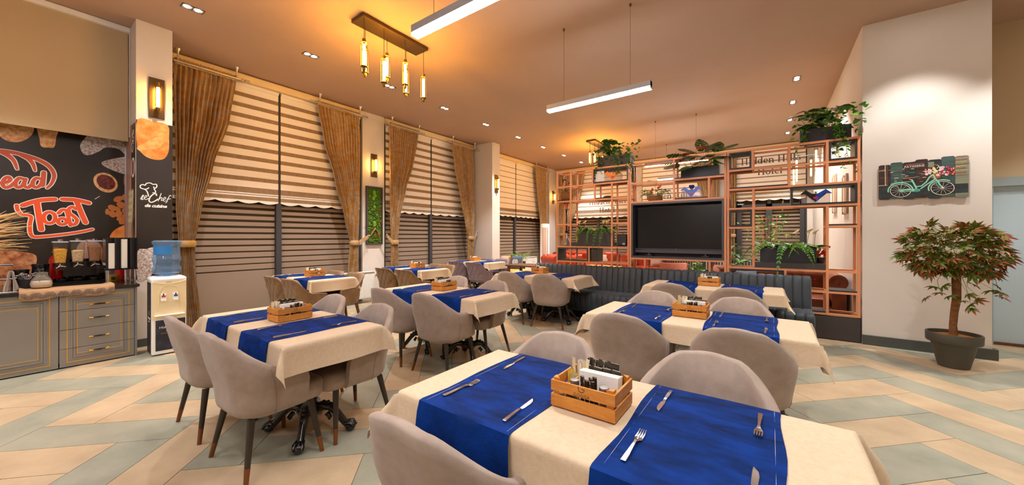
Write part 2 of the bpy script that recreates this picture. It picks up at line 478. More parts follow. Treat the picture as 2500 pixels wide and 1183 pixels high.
# west windows: frame, mullion, panes, frosted film bands
def window(n, y0, y1, x=-7.36, axis='x', zt=4.05, ymid=None, gaps=11, z0=0.83, step=0.107, zb=0.0, label=None):
    ym = ymid or (y0 + y1) / 2
    def bx(mb, a0, a1, d0, d1, c0, c1):
        return mb.box(x + d0, x + d1, a0, a1, c0, c1) if axis == 'x' else mb.box(a0, a1, x - d1, x - d0, c0, c1)
    fr = MB()
    for (a0, a1, c0, c1) in ((y0, y0 + .07, zb, zt), (y1 - .07, y1, zb, zt), (y0 + .07, y1 - .07, zt - .07, zt), (y0 + .07, y1 - .07, zb, zb + .06)):
        bx(fr, a0, a1, -.06, .03, c0, c1)
    wnd = struct('window_%d' % n, fr, 'dark_frame')
    bx(MB(), ym - .045, ym + .045, -.06, .045, zb + .06, zt - .07).build('mullion', 'dark_frame', wnd)
    for (a0, a1) in ((y0 + .07, ym - .045), (ym + .045, y1 - .07)):
        bx(MB(), a0, a1, -.03, -.02, zb + .06, zt - .07).build('pane', 'glass_dark', wnd)
        bx(MB(), a0 + .005, a1 - .005, -.0195, -.0165, zb + .065, z0 - .012).build('film_band', 'film', wnd)
        for k in range(gaps):
            c0 = z0 + step * k + .009 + .0010 * k; c1 = z0 + step * (k + 1) - .009 - .0022 * k
            bx(MB(), a0 + .005, a1 - .005, -.0195, -.0165, c0, c1).build('film_band', 'film', wnd)
    return wnd
window(1, 1.285, 4.52, ymid=2.885); window(2, 5.07, 8.19, ymid=6.53); window(3, 8.55, 12.68, ymid=10.42)
window(4, -6.85, -4.0, x=YN + .06, axis='y', gaps=13); window(5, -3.75, -1.75, x=YN + .06, axis='y', gaps=13)
w6 = window(6, -0.92, 0.86, x=YN + .06, axis='y', ymid=-0.02, gaps=15)
b = MB()
for (x0, x1) in ((-.85, -.72), (-.10, .05), (.70, .80)): b.box(x0, x1, YN - .03, YN + .03, 0, 2.40)
b.box(-.85, .80, YN - .03, YN + .03, 2.28, 2.40); b.box(-.85, .80, YN - .03, YN + .03, 0, .10)
b.build('door_frame', 'dark_frame', w6)
for (x0, x1, n) in ((-7.30, -7.20, 1), (-7.30, -7.20, 2), (-7.30, -7.20, 3)):
    y0, y1 = WIN[n - 1]; b = MB(); b.prism([(-7.355, 4.03), (-7.215, 4.03), (-7.205, 4.05), (-7.205, 4.135), (-7.23, 4.155), (-7.355, 4.155)], y0 + .01, y1 - .01, 'y')
    struct('trim_%d' % n, b, 'cornice', smooth=30)
b = MB(); b.prism([(YN + .0, 4.03), (YN - .12, 4.03), (YN - .13, 4.13), (YN - .1, 4.155), (YN + .0, 4.155)], -7.2, .95, 'x')
struct('trim_4', b, 'cornice', smooth=30)
# ------------------------------------------------------------------ blinds
def zebra_blind(name, a0, a1, plane, axis, zt, zb, label, group, per=.178, op=.108, seed=0, scale=1.0):
    """day-and-night roller blind: opaque bands proud of a sheer cloth, scalloped valance at the foot"""
    c = (a0 + a1) / 2; hw = (a1 - a0) / 2
    r = thing(name, label, 'blind', (plane, c, 0) if axis == 'x' else (c, plane, 0), 0 if axis == 'x' else R(-90), group)
    # local frame: y along the window, x towards the room
    MB().box(-.004, 0, -hw, hw, zb + .13, zt).build('sheer_cloth', 'blind_sheer', r)
    MB().tube([(.01, -hw, zt - .03), (.01, hw, zt - .03)], .03, 10).build('roller', 'blind_cream', r, smooth=40)
    z = zt - .06; k = 0
    while z - op > zb + .16:
        MB().box(0, .004, -hw, hw, z - op, z).build('band', 'blind_cream', r)
        z -= per; k += 1
    MB().tube([(.004, -hw, zb + .17), (.004, hw, zb + .17)], .012, 8).build('hem_bar', 'steel_white', r, smooth=40)
    n = max(2, round(2 * hw / .30)); poly = [(-hw, zb + .15)]
    for i in range(n):
        for j in range(7):
            t = j / 6
            if i and j == 0: continue
            poly.append((-hw + 2 * hw * (i + t) / n, zb + .035 * (1 - math.sin(math.pi * t) ** 1.0) - .0))
    poly.append((hw, zb + .15)); poly[0] = (-hw, zb + .15)
    MB().prism(poly, .001, .006, 'x').build('scalloped_valance', 'blind_cream', r)
    MB().box(.006, .0075, -hw, hw, zb + .060, zb + .125).build('trim_band', 'blind_sheer', r)
    return r
BL = 'zebra roller blinds on the window wall'
for (a0, a1, zb, wh) in ((1.33, 2.865, 1.98, 'first bay, left half, behind the first gold curtain'), (2.905, 4.47, 1.98, 'first bay, right of the dark gap'),
                         (5.12, 6.495, 1.98, 'second bay, left half, past the moss panel'), (6.535, 8.13, 1.98, 'second bay, right half, beside the deep pillar'),
                         (8.60, 10.39, 2.10, 'far bay, left half, past the deep pillar'), (10.43, 12.62, 2.10, 'far bay, right half, by its single curtain')):
    zebra_blind('zebra_blind', a0, a1, -7.30 if a0 < 8.5 else -7.29, 'x', 4.03, zb, 'cream striped blind in the ' + wh, BL, op=.108 if a0 < 8.5 else .158)
for (a0, a1, zb, wh) in ((-6.83, -4.05, 2.15, 'lettered with a hotel name behind the fern planter'), (-3.72, -1.80, 2.35, 'lettered, seen above the television'), (-0.88, 0.83, 2.50, 'lettered, behind the upper right shelf cells')):
    zebra_blind('zebra_blind', a0, a1, YN - .06, 'y', 4.03, zb, 'cream striped lounge blind ' + wh, 'lettered blinds in the lounge', per=.155, op=.122)
# plain roller blind over the buffet poster
r = thing('roller_blind', 'plain beige roller blind pulled halfway down above the bread poster', 'blind', (-6.93, -0.6, 0))
MB().box(-.004, .004, -1.6, 1.525, 2.70, 4.12).build('cloth', 'blind_plain', r)
MB().box(-.008, .008, -1.6, 1.525, 2.665, 2.70).build('hem_bar', 'blind_plain', r, bevel=.003)
MB().box(-.05, .05, -1.6, 1.54, 4.10, 4.165).build('cassette', 'steel_white', r, bevel=.008)
MB().tube([(.03, 1.532, 4.10), (.03, 1.532, 3.2), (.03, 1.532, 2.72)], .004, 6).build('pull_cord', 'steel_white', r)
# ------------------------------------------------------------------ curtains
def curtain(name, label, plane, axis, rows, folds, amp, tie=None, hook=None, seed=1, depth_dir=1):
    """rows: (z, left, right) from top to floor; folds = number of pleats"""
    c = rows[0][1]
    rt = thing(name, label, 'curtain', (plane, 0, 0) if axis == 'x' else (0, plane, 0), 0 if axis == 'x' else R(-90), 'gold jacquard curtains')
    sg = 1
    rr = random.Random(seed); ph = [rr.uniform(-.5, .5) for _ in range(folds + 1)]; am = [rr.uniform(.7, 1.25) for _ in range(folds + 1)]
    N = folds * 6; zs = []
    for i in range(len(rows) - 1):
        n = max(2, int(abs(rows[i][0] - rows[i + 1][0]) / .09))
        for k in range(n):
            t = k / n; s = sm(t) * .5 + t * .5
            zs.append(tuple(rows[i][j] + (rows[i + 1][j] - rows[i][j]) * (t if j == 0 else s) for j in range(3)))
    zs.append(rows[-1])
    vs = []
    for (z, l, rgt) in zs:
        wfac = (rgt - l) / (rows[0][2] - rows[0][1])
        for i in range(N + 1):
            u = i / N; f = u * folds; k = int(min(f, folds - 1e-6)); g = f - k
            ripple = math.sin(2 * math.pi * f + ph[k] * .6) * amp * am[k] * (.55 + .45 * min(1, (4.0 - z) * 2 + .15)) * (1.0 if wfac > .5 else .75)
            ripple += .006 * math.sin(9 * z + 5 * f)
            y = l + (rgt - l) * (u + .012 * math.sin(3 * z + 4 * u))
            vs.append((ripple, y * sg, z))
    fs = []
    for i in range(len(zs) - 1):
        for j in range(N):
            a = i * (N + 1) + j; fs.append((a, a + 1, a + N + 2, a + N + 1))
    MB().add(vs, fs).build('cloth', 'curtain', rt, smooth=80)
    top = MB(); l, rg = rows[0][1], rows[0][2]; n = int((rg - l) / .02)
    hv = []
    for i in range(n + 1):
        y = l + (rg - l) * i / n
        hv.append([(.03 + .012 * math.sin(i * 2.1), y * sg, rows[0][0] - .05), (.042 + .01 * math.sin(i * 1.7), y * sg, rows[0][0] + .0), (.02, y * sg, rows[0][0] + .045 + .008 * math.sin(i * 2.6)), (-.02 + .01 * math.sin(i * 1.3), y * sg, rows[0][0] + .0)])
    top.loops(hv); top.build('gathered_heading', 'curtain', rt, smooth=60)
    if tie:
        zt, l, rg = tie; m = []
        for (zz, grow) in ((zt - .05, 0), (zt - .02, .012), (zt + .025, .012), (zt + .05, 0)):
            m.append([((amp + .02 + grow) * math.cos(a * math.pi / 8), ((l + rg) / 2 + ((rg - l) / 2 + .01 + grow) * math.sin(a * math.pi / 8)) * sg, zz) for a in range(16)])
        MB().loops(m).build('tieback', 'curtain', rt, smooth=60)
        if hook:
            hy, hz = hook; e = rg if hy > rg else l
            st = MB(); st.loops([[(.045 - .03 * t, (e + (hy - e) * t) * sg, zt + (hz - zt) * t - .055 + .015 * t), (.055 - .03 * t, (e + (hy - e) * t) * sg, zt + (hz - zt) * t - .055 + .015 * t), (.055 - .03 * t, (e + (hy - e) * t) * sg, zt + (hz - zt) * t + .055 - .015 * t), (.045 - .03 * t, (e + (hy - e) * t) * sg, zt + (hz - zt) * t + .055 - .015 * t)] for t in (0, .25, .5, .75, 1)])
            st.build('strap', 'curtain', rt, smooth=60)
            MB().ball((.03, hy * sg, hz + .01), .022, 10, 6).build('hook', 'rod_silver', rt, smooth=60)
    return rt
curtain('curtain', 'gold curtain tied back beside the water dispenser, left of the first window', -7.13, 'x', [(4.0, 1.42, 2.18), (3.3, 1.42, 2.08), (2.5, 1.43, 1.88), (1.85, 1.44, 1.74), (1.3, 1.47, 1.65), (.9, 1.46, 1.66), (.02, 1.45, 1.74)], 13, .036, (1.30, 1.47, 1.65), None, 1)
curtain('curtain', 'gold curtain on the right of the first window, strapped towards the moss panel', -7.13, 'x', [(4.0, 3.48, 4.36), (3.3, 3.60, 4.38), (2.5, 3.82, 4.38), (1.8, 4.03, 4.36), (1.28, 4.16, 4.33), (.9, 4.12, 4.34), (.3, 4.08, 4.36)], 14, .036, (1.28, 4.16, 4.33), (4.575, 1.42), 2)
curtain('curtain', 'gold curtain just right of the moss panel, strapped back towards it', -7.13, 'x', [(4.0, 5.11, 5.96), (3.3, 5.11, 5.82), (2.5, 5.11, 5.57), (1.8, 5.13, 5.38), (1.28, 5.16, 5.33), (.9, 5.15, 5.35), (.3, 5.14, 5.38)], 14, .036, (1.28, 5.16, 5.33), (5.02, 1.44), 3)
curtain('curtain', 'gold curtain hanging against the deep cream pillar', -7.10, 'x', [(4.0, 7.08, 7.95), (3.3, 7.20, 7.98), (2.5, 7.42, 8.0), (1.8, 7.62, 8.0), (1.38, 7.74, 7.97), (.9, 7.72, 7.98), (.3, 7.70, 8.0)], 14, .036, (1.38, 7.74, 7.97), (8.10, 1.55), 4)
curtain('curtain', 'gold curtain of the farthest window-wall bay, behind the white tower', -7.10, 'x', [(4.0, 11.42, 12.25), (3.0, 11.55, 12.27), (2.0, 11.75, 12.28), (1.3, 11.95, 12.25), (.3, 11.9, 12.3)], 13, .036, (1.3, 11.95, 12.25), None, 5)
curtain('curtain', 'gold curtain seen through the leftmost shelf column', YN - .17, 'y', [(3.98, -7.05, -5.9), (3.2, -7.05, -6.05), (2.4, -7.05, -6.3), (1.5, -7.0, -6.72), (.9, -7.0, -6.7), (.1, -7.02, -6.6)], 11, .045, (1.5, -7.0, -6.72), (-6.45, 1.2), 6)
curtain('curtain', 'gold curtain behind the shelf bay right of the kerchief stand', YN - .17, 'y', [(3.98, -2.05, -1.35), (3.2, -1.95, -1.33), (2.4, -1.8, -1.33), (1.5, -1.62, -1.38), (.2, -1.66, -1.34)], 8, .045, (1.5, -1.62, -1.38), None, 7)
curtain('curtain', 'narrow gold curtain beside the lounge door, behind the right shelf unit', YN - .17, 'y', [(3.98, -1.12, -.84), (2.4, -1.08, -.85), (1.45, -1.02, -.88), (.2, -1.05, -.86)], 4, .04, (1.45, -1.02, -.88), None, 8)
def curtain_rod(y0, y1, fin0, fin1, label, x=-7.08):
    r = thing('curtain_rod', label, 'curtain rod', (x, 0, 0), 0, 'silver curtain rods')
    MB().tube([(0, y0, 3.99), (0, y1, 3.99)], .014, 10).build('rod', 'rod_silver', r, smooth=40)
    for y in (y0 + .05, y1 - .05):
        MB().lathe([(.012, 3.99), (.012, 4.09), (.016, 4.10), (.014, 4.12), (.035, 4.165), (.036, 4.169)], 10, (0, y, 0)).build('ceiling_bracket', 'rod_silver', r, smooth=40)
    for y, s in ((y0, -1), (y1, 1)):
        f = MB()
        for k in range(3): f.ball((0, y + s * (.03 + .045 * k), 3.99), .024, 8, 6, (1, .9, 1))
        f.build('twisted_finial', 'rod_silver', r, smooth=60)
curtain_rod(1.40, 2.22, 0, 1, 'silver rod above the first gold curtain')
curtain_rod(3.46, 4.40, 1, 0, 'silver rod above the curtain left of the moss panel')
curtain_rod(5.10, 5.98, 0, 1, 'silver rod above the curtain right of the moss panel')
curtain_rod(7.06, 8.05, 1, 0, 'silver rod above the curtain by the deep pillar')
curtain_rod(8.66, 8.95, 1, 0, 'short silver rod end past the deep pillar')
curtain_rod(11.4, 12.35, 1, 0, 'silver rod above the farthest window-wall curtain')
# ------------------------------------------------------------------ lights
def area_free_spot(parent, loc, watt, angle=88, blend=.55, col=(1, .985, .97), rad=.03):
    l = bpy.data.lights.new('downlight', 'SPOT'); l.energy = watt; l.spot_size = R(angle); l.spot_blend = blend; l.color = col; l.shadow_soft_size = rad
    o = bpy.data.objects.new('beam', l); COL.objects.link(o); o.parent = parent; o.location = loc
    return o
def downlight(x, y, label, group, watt=SPOT_WATT):
    r = thing('downlight', label, 'ceiling light', (x, y, ZC), R(0), group)
    f = MB(); hw, hl, t = .055, .105, .009
    f.box(-hw, hw, -hl, -hl + t, -.006, 0); f.box(-hw, hw, hl - t, hl, -.006, 0); f.box(-hw, -hw + t, -hl + t, hl - t, -.006, 0); f.box(hw - t, hw, -hl + t, hl - t, -.006, 0); f.box(-hw + t, hw - t, -t / 2, t / 2, -.006, 0)
    f.build('frame', 'panel_dark', r)
    for s in (-1, 1):
        MB().lathe([(.036, -.001), (.030, -.0035), (.012, -.005)], 14, (0, s * .05, 0)).build('lens', 'lens_white', r, smooth=40)
    area_free_spot(r, (0, 0, -.02), watt)
wh = ['nearest the left pendant', 'behind the left pendant bulbs', 'third from the first curtain', 'above the second window bay', 'above the deep pillar', 'past the deep pillar', 'second last of the window row', 'farthest of the window row']
for i, y in enumerate((2.68, 4.08, 5.46, 6.84, 8.24, 9.60, 10.97, 12.36)):
    downlight(-5.69, y, 'twin downlight in the window row, ' + wh[i], 'downlights along the window wall', SPOT_WATT * (1.7 if y < 9 else 2.0))
for i, y in enumerate((8.02, 9.38, 10.74, 12.06)):
    downlight(.38, y, 'twin downlight near the lounge wall, ' + ['nearest to the trailing plant top', 'second from the trailing plant', 'third from the trailing plant', 'farthest from the trailing plant'][i], 'downlights along the lounge wall', SPOT_WATT * 1.8)
for (x, y, l) in ((-5.69, 1.3, 'window row, next to the buffet'), (-5.69, -.1, 'window row, over the buffet'), (-5.69, -1.5, 'window row, last behind the camera'), (.38, 4.2, 'lounge row, over the right table'), (.38, 2.2, 'lounge row, over the nearest table end'), (.38, .2, 'lounge row, beside the camera'), (1.45, 5.85, 'before the plank picture'), (2.55, 5.85, 'before the wall corner'), (2.6, 2.8, 'east row, middle one'), (2.6, .2, 'east row, behind the camera'), (3.5, 6.3, 'unseen one added to light the pale door recess')):  # last entry: unseen fixture added to brighten the door recess
    downlight(x, y, 'twin downlight above the frame, ' + l, 'downlights above the frame', SPOT_WATT * (1.0 if x < 2 else 1.1))
def linear_lamp(x0, x1, y, label, z=3.105, on=True):
    r = thing('linear_pendant_lamp', label, 'pendant lamp', ((x0 + x1) / 2, y, z), 0, 'suspended linear lamps')
    h = (x1 - x0) / 2
    b = MB(); b.box(-h, h, -.037, .037, .026, .09); b.build('housing', 'lamp_alu', r, bevel=.003)
    b = MB(); b.box(-h + .002, h - .002, -.035, .035, 0, .0255); b.build('diffuser', 'lamp_diffuser' if on else 'steel_white', r)
    for s in (-1, 1):
        MB().tube([(s * (h - .24), 0, .085), (s * (h - .24), 0, ZC - z - .001)], .0022, 5).build('suspension_cable', 'brass_aged', r)
        MB().lathe([(.006, ZC - z - .035), (.014, ZC - z - .03), (.014, ZC - z - .001)], 8, (s * (h - .24), 0, 0)).build('ceiling_cup', 'brass_aged', r)
        MB().box(s * h - .004 * (s > 0), s * h + .004 * (s < 0), -.038, .038, .0, .0905).build('end_cap', 'lamp_alu', r)
linear_lamp(-2.47, -1.11, 2.02, 'white linear lamp cut by the top of the frame')
linear_lamp(-2.47, -1.11, 4.30, 'white linear lamp hanging over the middle of the room')
linear_lamp(-2.47, -1.11, 9.00, 'linear lamp just behind the shelf top')
linear_lamp(-2.75, -1.39, 11.40, 'lit linear lamp far back, seen through the shelf')
linear_lamp(-2.47, -1.11, -.25, 'unseen linear lamp added to light the nearest table, above the frame')  # unseen lamp, added to light the foreground
linear_lamp(-2.47, -1.11, -2.4, 'linear lamp behind the camera')
linear_lamp(-5.2, -3.84, -.6, 'linear lamp beside the buffet, above the frame')
def cage_bulb(parent, x, y, zt, zb, zceil, bm, n=4):
    h = zt - zb
    MB().tube([(x, y, zt), (x, y, zceil)], .0035, 6).build('cord', 'cord_dark', parent)
    for prof, z in (([(.004, zt), (.022, zt - .012), (.024, zt - .05), (.014, zt - .056), (.014, zt - .075)], zt - .062), ([(.004, zb), (.012, zb + .008), (.020, zb + .02), (.022, zb + .055), (.012, zb + .06)], zb + .058)):
        g = MB(); g.lathe(prof, 10, (x, y, 0)); g.lathe([(.010, z), (.042, z), (.042, z + .006), (.010, z + .006)], 12, (x, y, 0)); g.build('cap', 'brass_aged', parent, smooth=40)
    for k in range(n):
        a = math.pi / 4 + 2 * math.pi * k / n; dx, dy = .039 * math.cos(a), .039 * math.sin(a)
        MB().tube([(x + dx, y + dy, zt - .06), (x + dx, y + dy, zb + .064)], .0028, 5).build('cage_rod', 'brass_aged', parent)
    MB().lathe([(.008, zb + .062), (.017, zb + .075), (.017, zt - .085), (.008, zt - .072)], 10, (x, y, 0)).build('bulb', bm, parent, smooth=40)
def cluster(x, y, label, sc=1):
    r = thing('cluster_pendant', label, 'pendant lamp', (x, y, ZC), 0, 'brass tube-bulb clusters')
    MB().box(-.135, .135, -.515, .515, -.045, -.001).build('canopy', 'plate_bronze', r, bevel=.003)
    for (bx, by, t, bo) in ((.11, -.52 + .03, 3.865, 3.45), (-.09, -.35, 3.90, 3.48), (.10, -.20, 3.775, 3.355), (-.09, -.02, 3.945, 3.535), (.11, .13, 3.855, 3.44), (-.09, .30, 3.86, 3.42), (.10, .46, 3.78, 3.36)):
        cage_bulb(r, bx, by, t - ZC, bo - ZC, -.045, 'bulb_warm')
    for yy in (-.25, .27): MB().lathe([(.008, -.052), (.008, -.045)], 8, (0, yy, 0)).build('screw', 'steel', r)
cluster(-4.20, 3.055, 'bronze canopy with seven caged tube bulbs near the first window')
cluster(-4.15, 10.15, 'bronze canopy with caged tube bulbs far back behind the shelf planter')
def sconce(loc, rz, label, h=.52, w=.15):
    """wall light: local +x points out of the wall"""
    r = thing('wall_sconce', label, 'wall light', loc, rz, 'caged tube wall lights')
    MB().box(0, .018, -w / 2, w / 2, -h / 2, h / 2).build('back_plate', 'plate_bronze', r, bevel=.003)
    MB().box(.018, .075, -.016, .016, h / 2 - .13, h / 2 - .105).build('arm', 'brass_aged', r); MB().box(.018, .075, -.016, .016, -h / 2 + .105, -h / 2 + .13).build('arm', 'brass_aged', r)
    x = .085; zt, zb = h / 2 - .06, -h / 2 + .07
    for prof in ([(.004, zt), (.022, zt - .012), (.024, zt - .05), (.014, zt - .075)], [(.004, zb), (.020, zb + .02), (.022, zb + .055), (.012, zb + .06)]):
        MB().lathe(prof, 10, (x, 0, 0)).build('cap', 'brass_aged', r, smooth=40)
    for k in range(4):
        a = math.pi / 4 + math.pi / 2 * k
        MB().tube([(x + .04 * math.cos(a), .04 * math.sin(a), zt - .05), (x + .04 * math.cos(a), .04 * math.sin(a), zb + .05)], .003, 5).build('cage_rod', 'brass_aged', r)
    MB().lathe([(.008, zb + .06), (.017, zb + .07), (.017, zt - .08), (.008, zt - .07)], 10, (x, 0, 0)).build('bulb', 'bulb_sconce', r, smooth=40)
sconce((-6.54, 1.13, 3.215), 0, 'caged wall light on the poster pillar above the bun print')
sconce((-7.27, 4.80, 3.01), 0, 'caged wall light above the moss panel')
sconce((-6.57, 8.37, 2.97), 0, 'caged wall light on the deep cream pillar')
sconce((-7.23, 12.98, 3.03), 0, 'caged wall light at the far corner, left of the shelf')
# ------------------------------------------------------------------ chairs (local +y = the way the sitter faces, origin on the floor)
def u_path(u, a, yb, yf, rc):
    """point and outward normal on a U-shaped plan; u in -1..1, 0 = middle of the back"""
    s = 1 if u >= 0 else -1; t = abs(u)
    if t < .26:
        return (s * (a - rc) * t / .26, yb, 0, -1)
    if t < .60:
        an = (t - .26) / .34 * math.pi / 2
        return (s * (a - rc + rc * math.sin(an)), yb + rc - rc * math.cos(an), s * math.sin(an), -math.cos(an))
    k = (t - .60) / .40
    return (s * a, yb + rc + (yf - yb - rc) * k, s, 0)
def shell(mb, levels, height, z0, th, NU=40, NV=9, quilt=None, roll=0.0):
    """tub back: levels(t)->(a, yb, yf, rc) by relative height, height(|u|)->top z"""
    loops = []
    for i in range(NU + 1):
        u = -1 + 2 * i / NU; H = height(abs(u)); L = []
        def pt(z, off, t=None):
            a, yb, yf, rc = levels((z - z0) / (HMAX - z0))
            x, y, nx, ny = u_path(u, a, yb, yf, rc)
            return (x + nx * off, y + ny * off, z)
        L.append(pt(z0, -.055)); L.append(pt(z0 + .012, -.03)); L.append(pt(z0 + .035, -.006))
        for j in range(NV + 1):
            z = z0 + .06 + (H - .012 - z0 - .06) * j / NV
            off = quilt(u, z) if quilt else 0
            if roll and j >= NV - 1: off += roll * (j - NV + 2) / 2
            L.append(pt(z, off))
        L.append(pt(H - .003, -.010 + roll)); L.append(pt(H, -th / 2 + roll * .6)); L.append(pt(H - .003, -th + .010 + roll * .3))
        for j in range(4):
            z = H - .012 + (z0 + .09 - H + .012) * j / 3
            L.append(pt(z, -th))
        L.append(pt(z0 + .03, -th - .02)); loops.append(L)
    mb.loops(loops)
    return mb
HMAX = .85
def legs4(root, top, bot, z, r0, r1, tipz, m, square=False):
    for sx in (-1, 1):
        for sy in (-1, 1):
            a = Vector((sx * top[0], (top[1] if sy > 0 else -top[2]), z)); b2 = Vector((sx * bot[0], (bot[1] if sy > 0 else -bot[2]), 0))
            if tipz:
                t = tipz / z; c = b2 + (a - b2) * t; rc = r1 + (r0 - r1) * t
                lg = MB().tube([a, c], [r0, rc], 12).build('leg', m, root, smooth=40)
                MB().tube([c, b2], [rc + .0006, r1], 12).build('leg_tip', 'leg_tip', lg, smooth=40)
            else:
                mid = b2 + (a - b2) * .5 + Vector((sx * -.006, 0, 0))
                MB().tube([a, mid, b2], [r0, (r0 + r1) / 2, r1], 4).build('leg', m, root)
def make_armchair():
    r = thing('armchair', '-', 'chair', (0, 0, -9))
    def lev(t):
        t = max(0, min(1, t)); k = sm(t / .55); e = max(0, (t - .35) / .65); n = sm((t - .55) / .45)
        return (.262 + .032 * k - .047 * n, -.225 - .015 * k - .085 * e, .135, .17)
    def hgt(u):
        if u < .30: return .85 - .012 * (u / .30) ** 2
        if u < .72: return .640 + .198 * (1 - sm((u - .30) / .42)) ** 1.1
        if u < .90: return .640 - .01 * (u - .72) / .18
        k = (u - .9) / .1; return .53 + .10 * math.sqrt(max(0, 1 - k * k))
    shell(MB(), lev, hgt, .335, .048, 48).build('backrest', 'chair_fabric', r, smooth=70)
    for s in (-1, 1):
        pts = []
        for j in range(10):
            z = .345 + (.632 - .345) * j / 9; a, yb, yf, rc = lev((z - .335) / .515)
            x, y, nx, ny = u_path(s * .615, a, yb, yf, rc); o = -.012 if j == 0 else -.0004
            pts.append((x + nx * o, y + ny * o, z))
        MB().tube(pts, .0018, 5).build('seam', 'chair_seam', r)
    b = MB(); slab(b, .226, .218, .085, [(.05, .338), (.012, .346), (0, .362), (0, .432), (.01, .452), (.035, .463), (.12, .468)], 0, .068, 5)
    b.build('seat', 'chair_fabric', r, smooth=50)
    legs4(r, (.185, .185, .150), (.262, .225, .205), .340, .021, .0125, .095, 'leg_dark')
    return r
def make_quilted(m, legm):
    global HMAX
    HMAX = .80
    r = thing('quilted_chair', '-', 'chair', (0, 0, -9))
    def lev(t):
        t = max(0, min(1, t)); e = max(0, (t - .2) / .8)
        return (.250 + .035 * e, -.215 - .075 * e, .14, .14)
    def hgt(u):
        if u < .34: return .80
        if u < .66: return .595 + .205 * (1 - sm((u - .34) / .32))
        return .595 - .02 * (u - .66) / .34
    def q(u, z):
        s = u * .62; a = s / .155 + z / .21; b2 = s / .155 - z / .21
        return .017 * (abs(math.sin(math.pi * a)) * abs(math.sin(math.pi * b2))) ** .40
    shell(MB(), lev, hgt, .31, .05, 112, 34, q, .012).build('backrest', m, r, smooth=180)
    pts = []
    for i in range(49):
        u = -1 + i / 24; H = hgt(abs(u)); a, yb, yf, rc = lev((H - .31) / .49); x, y, nx, ny = u_path(u, a, yb, yf, rc)
        pts.append((x + nx * .014, y + ny * .014, H - .004))
    MB().tube(pts, .006, 6).build('piping', m, r, smooth=60)
    b = MB(); slab(b, .222, .215, .08, [(.05, .315), (.01, .33), (0, .36), (0, .43), (.012, .452), (.04, .463), (.12, .468)], 0, .075, 5)
    b.build('seat', m, r, smooth=50)
    legs4(r, (.185, .20, .16), (.215, .235, .225), .315, .03, .019, 0, legm)
    HMAX = .85
    return r
ARM = make_armchair(); QB = make_quilted('quilt_brown', 'wood_brown'); QP = make_quilted('quilt_purple', 'wood_brown')
first = set()
def place(proto, x, y, rz, label, group):
    if id(proto) not in first:
        first.add(id(proto)); proto.location = (x, y, 0); proto.rotation_euler = (0, 0, R(rz)); proto['label'] = label; proto['group'] = group; return proto
    return dup(proto, (x, y, 0), R(rz), label, group)
GA = 'taupe armchairs at the dining tables'; GQ = 'quilted velvet chairs by the windows'
place(ARM, -2.645, .965, 2, 'taupe armchair in the left front, facing the crate table, nearer of the two', GA)
place(ARM, -3.40, .955, 0, 'taupe armchair in front of the water dispenser', GA)
place(ARM, -2.64, 1.52, 178, 'taupe armchair on the far side of the left front table, right one', GA)
place(ARM, -3.42, 1.56, 180, 'taupe armchair on the far side of the left front table, before the brown quilted chair', GA)
place(ARM, -.915, .985, 0, 'taupe armchair cut by the bottom of the frame', GA)
place(ARM, -.98, 1.58, 181, 'taupe armchair behind the crate of the nearest table', GA)
place(ARM, -.245, 1.66, 179, 'largest taupe armchair back, facing the camera behind the right runner', GA)
place(ARM, -2.80, 2.68, 0, 'taupe armchair in the room centre, near right seat of the middle table', GA)
place(ARM, -3.50, 2.67, 0, 'taupe armchair in the room centre, near left seat of the middle table', GA)
place(ARM, -2.86, 3.37, 181, 'taupe armchair tucked under the far right side of the middle table', GA)
place(ARM, -3.62, 3.46, 180, 'taupe armchair tucked under the far left side of the middle table', GA)
place(ARM, -.90, 2.88, 0, 'taupe armchair left at the near side of the right table', GA)
place(ARM, -.155, 2.86, -2, 'taupe armchair right at the near side of the right table, arm towards the tree', GA)
place(ARM, -.96, 3.60, 180, 'taupe armchair on the far left side of the right table', GA)
place(ARM, -.235, 3.62, 179, 'taupe armchair on the far right side of the right table', GA)
place(ARM, -.99, 4.96, 0, 'taupe armchair at the right banquette table, left one', GA)
place(ARM, -.31, 4.92, -2, 'taupe armchair at the right banquette table, right one', GA)
place(ARM, -2.83, 5.02, 10, 'taupe armchair at the left banquette table, angled, legs in full view', GA)
place(ARM, -3.47, 4.98, 2, 'taupe armchair at the left banquette table, left one', GA)
place(QB, -6.20, 2.60, 0, 'brown quilted chair against the first window, left one', GQ)
place(QB, -5.60, 2.60, 0, 'brown quilted chair at the first window table, near right one', GQ)
place(QB, -6.33, 3.16, 180, 'brown quilted chair behind the first window table, left one by the window', GQ)
place(QB, -5.70, 3.16, 180, 'brown quilted chair in front of the white radiator', GQ)
place(QB, -6.12, 4.50, 0, 'brown quilted chair just right of the white radiator', GQ)
place(QB, -5.50, 4.50, 0, 'brown quilted chair at the second window table, near right one', GQ)
place(QB, -6.08, 5.32, 180, 'brown quilted chair behind the second window table, by the glass', GQ)
place(QB, -5.72, 5.30, 184, 'brown quilted chair behind the second window table, aisle side', GQ)
place(QP, -6.35, 6.72, 0, 'mauve quilted chair at the farthest window table, near left one', GQ)
place(QP, -5.76, 6.72, 0, 'mauve quilted chair at the farthest window table, near right one', GQ)
place(QP, -6.50, 7.62, 180, 'mauve quilted chair behind the farthest window table, left one', GQ)
place(QP, -5.98, 7.62, 180, 'mauve quilted chair behind the farthest window table, beside the bench', GQ)
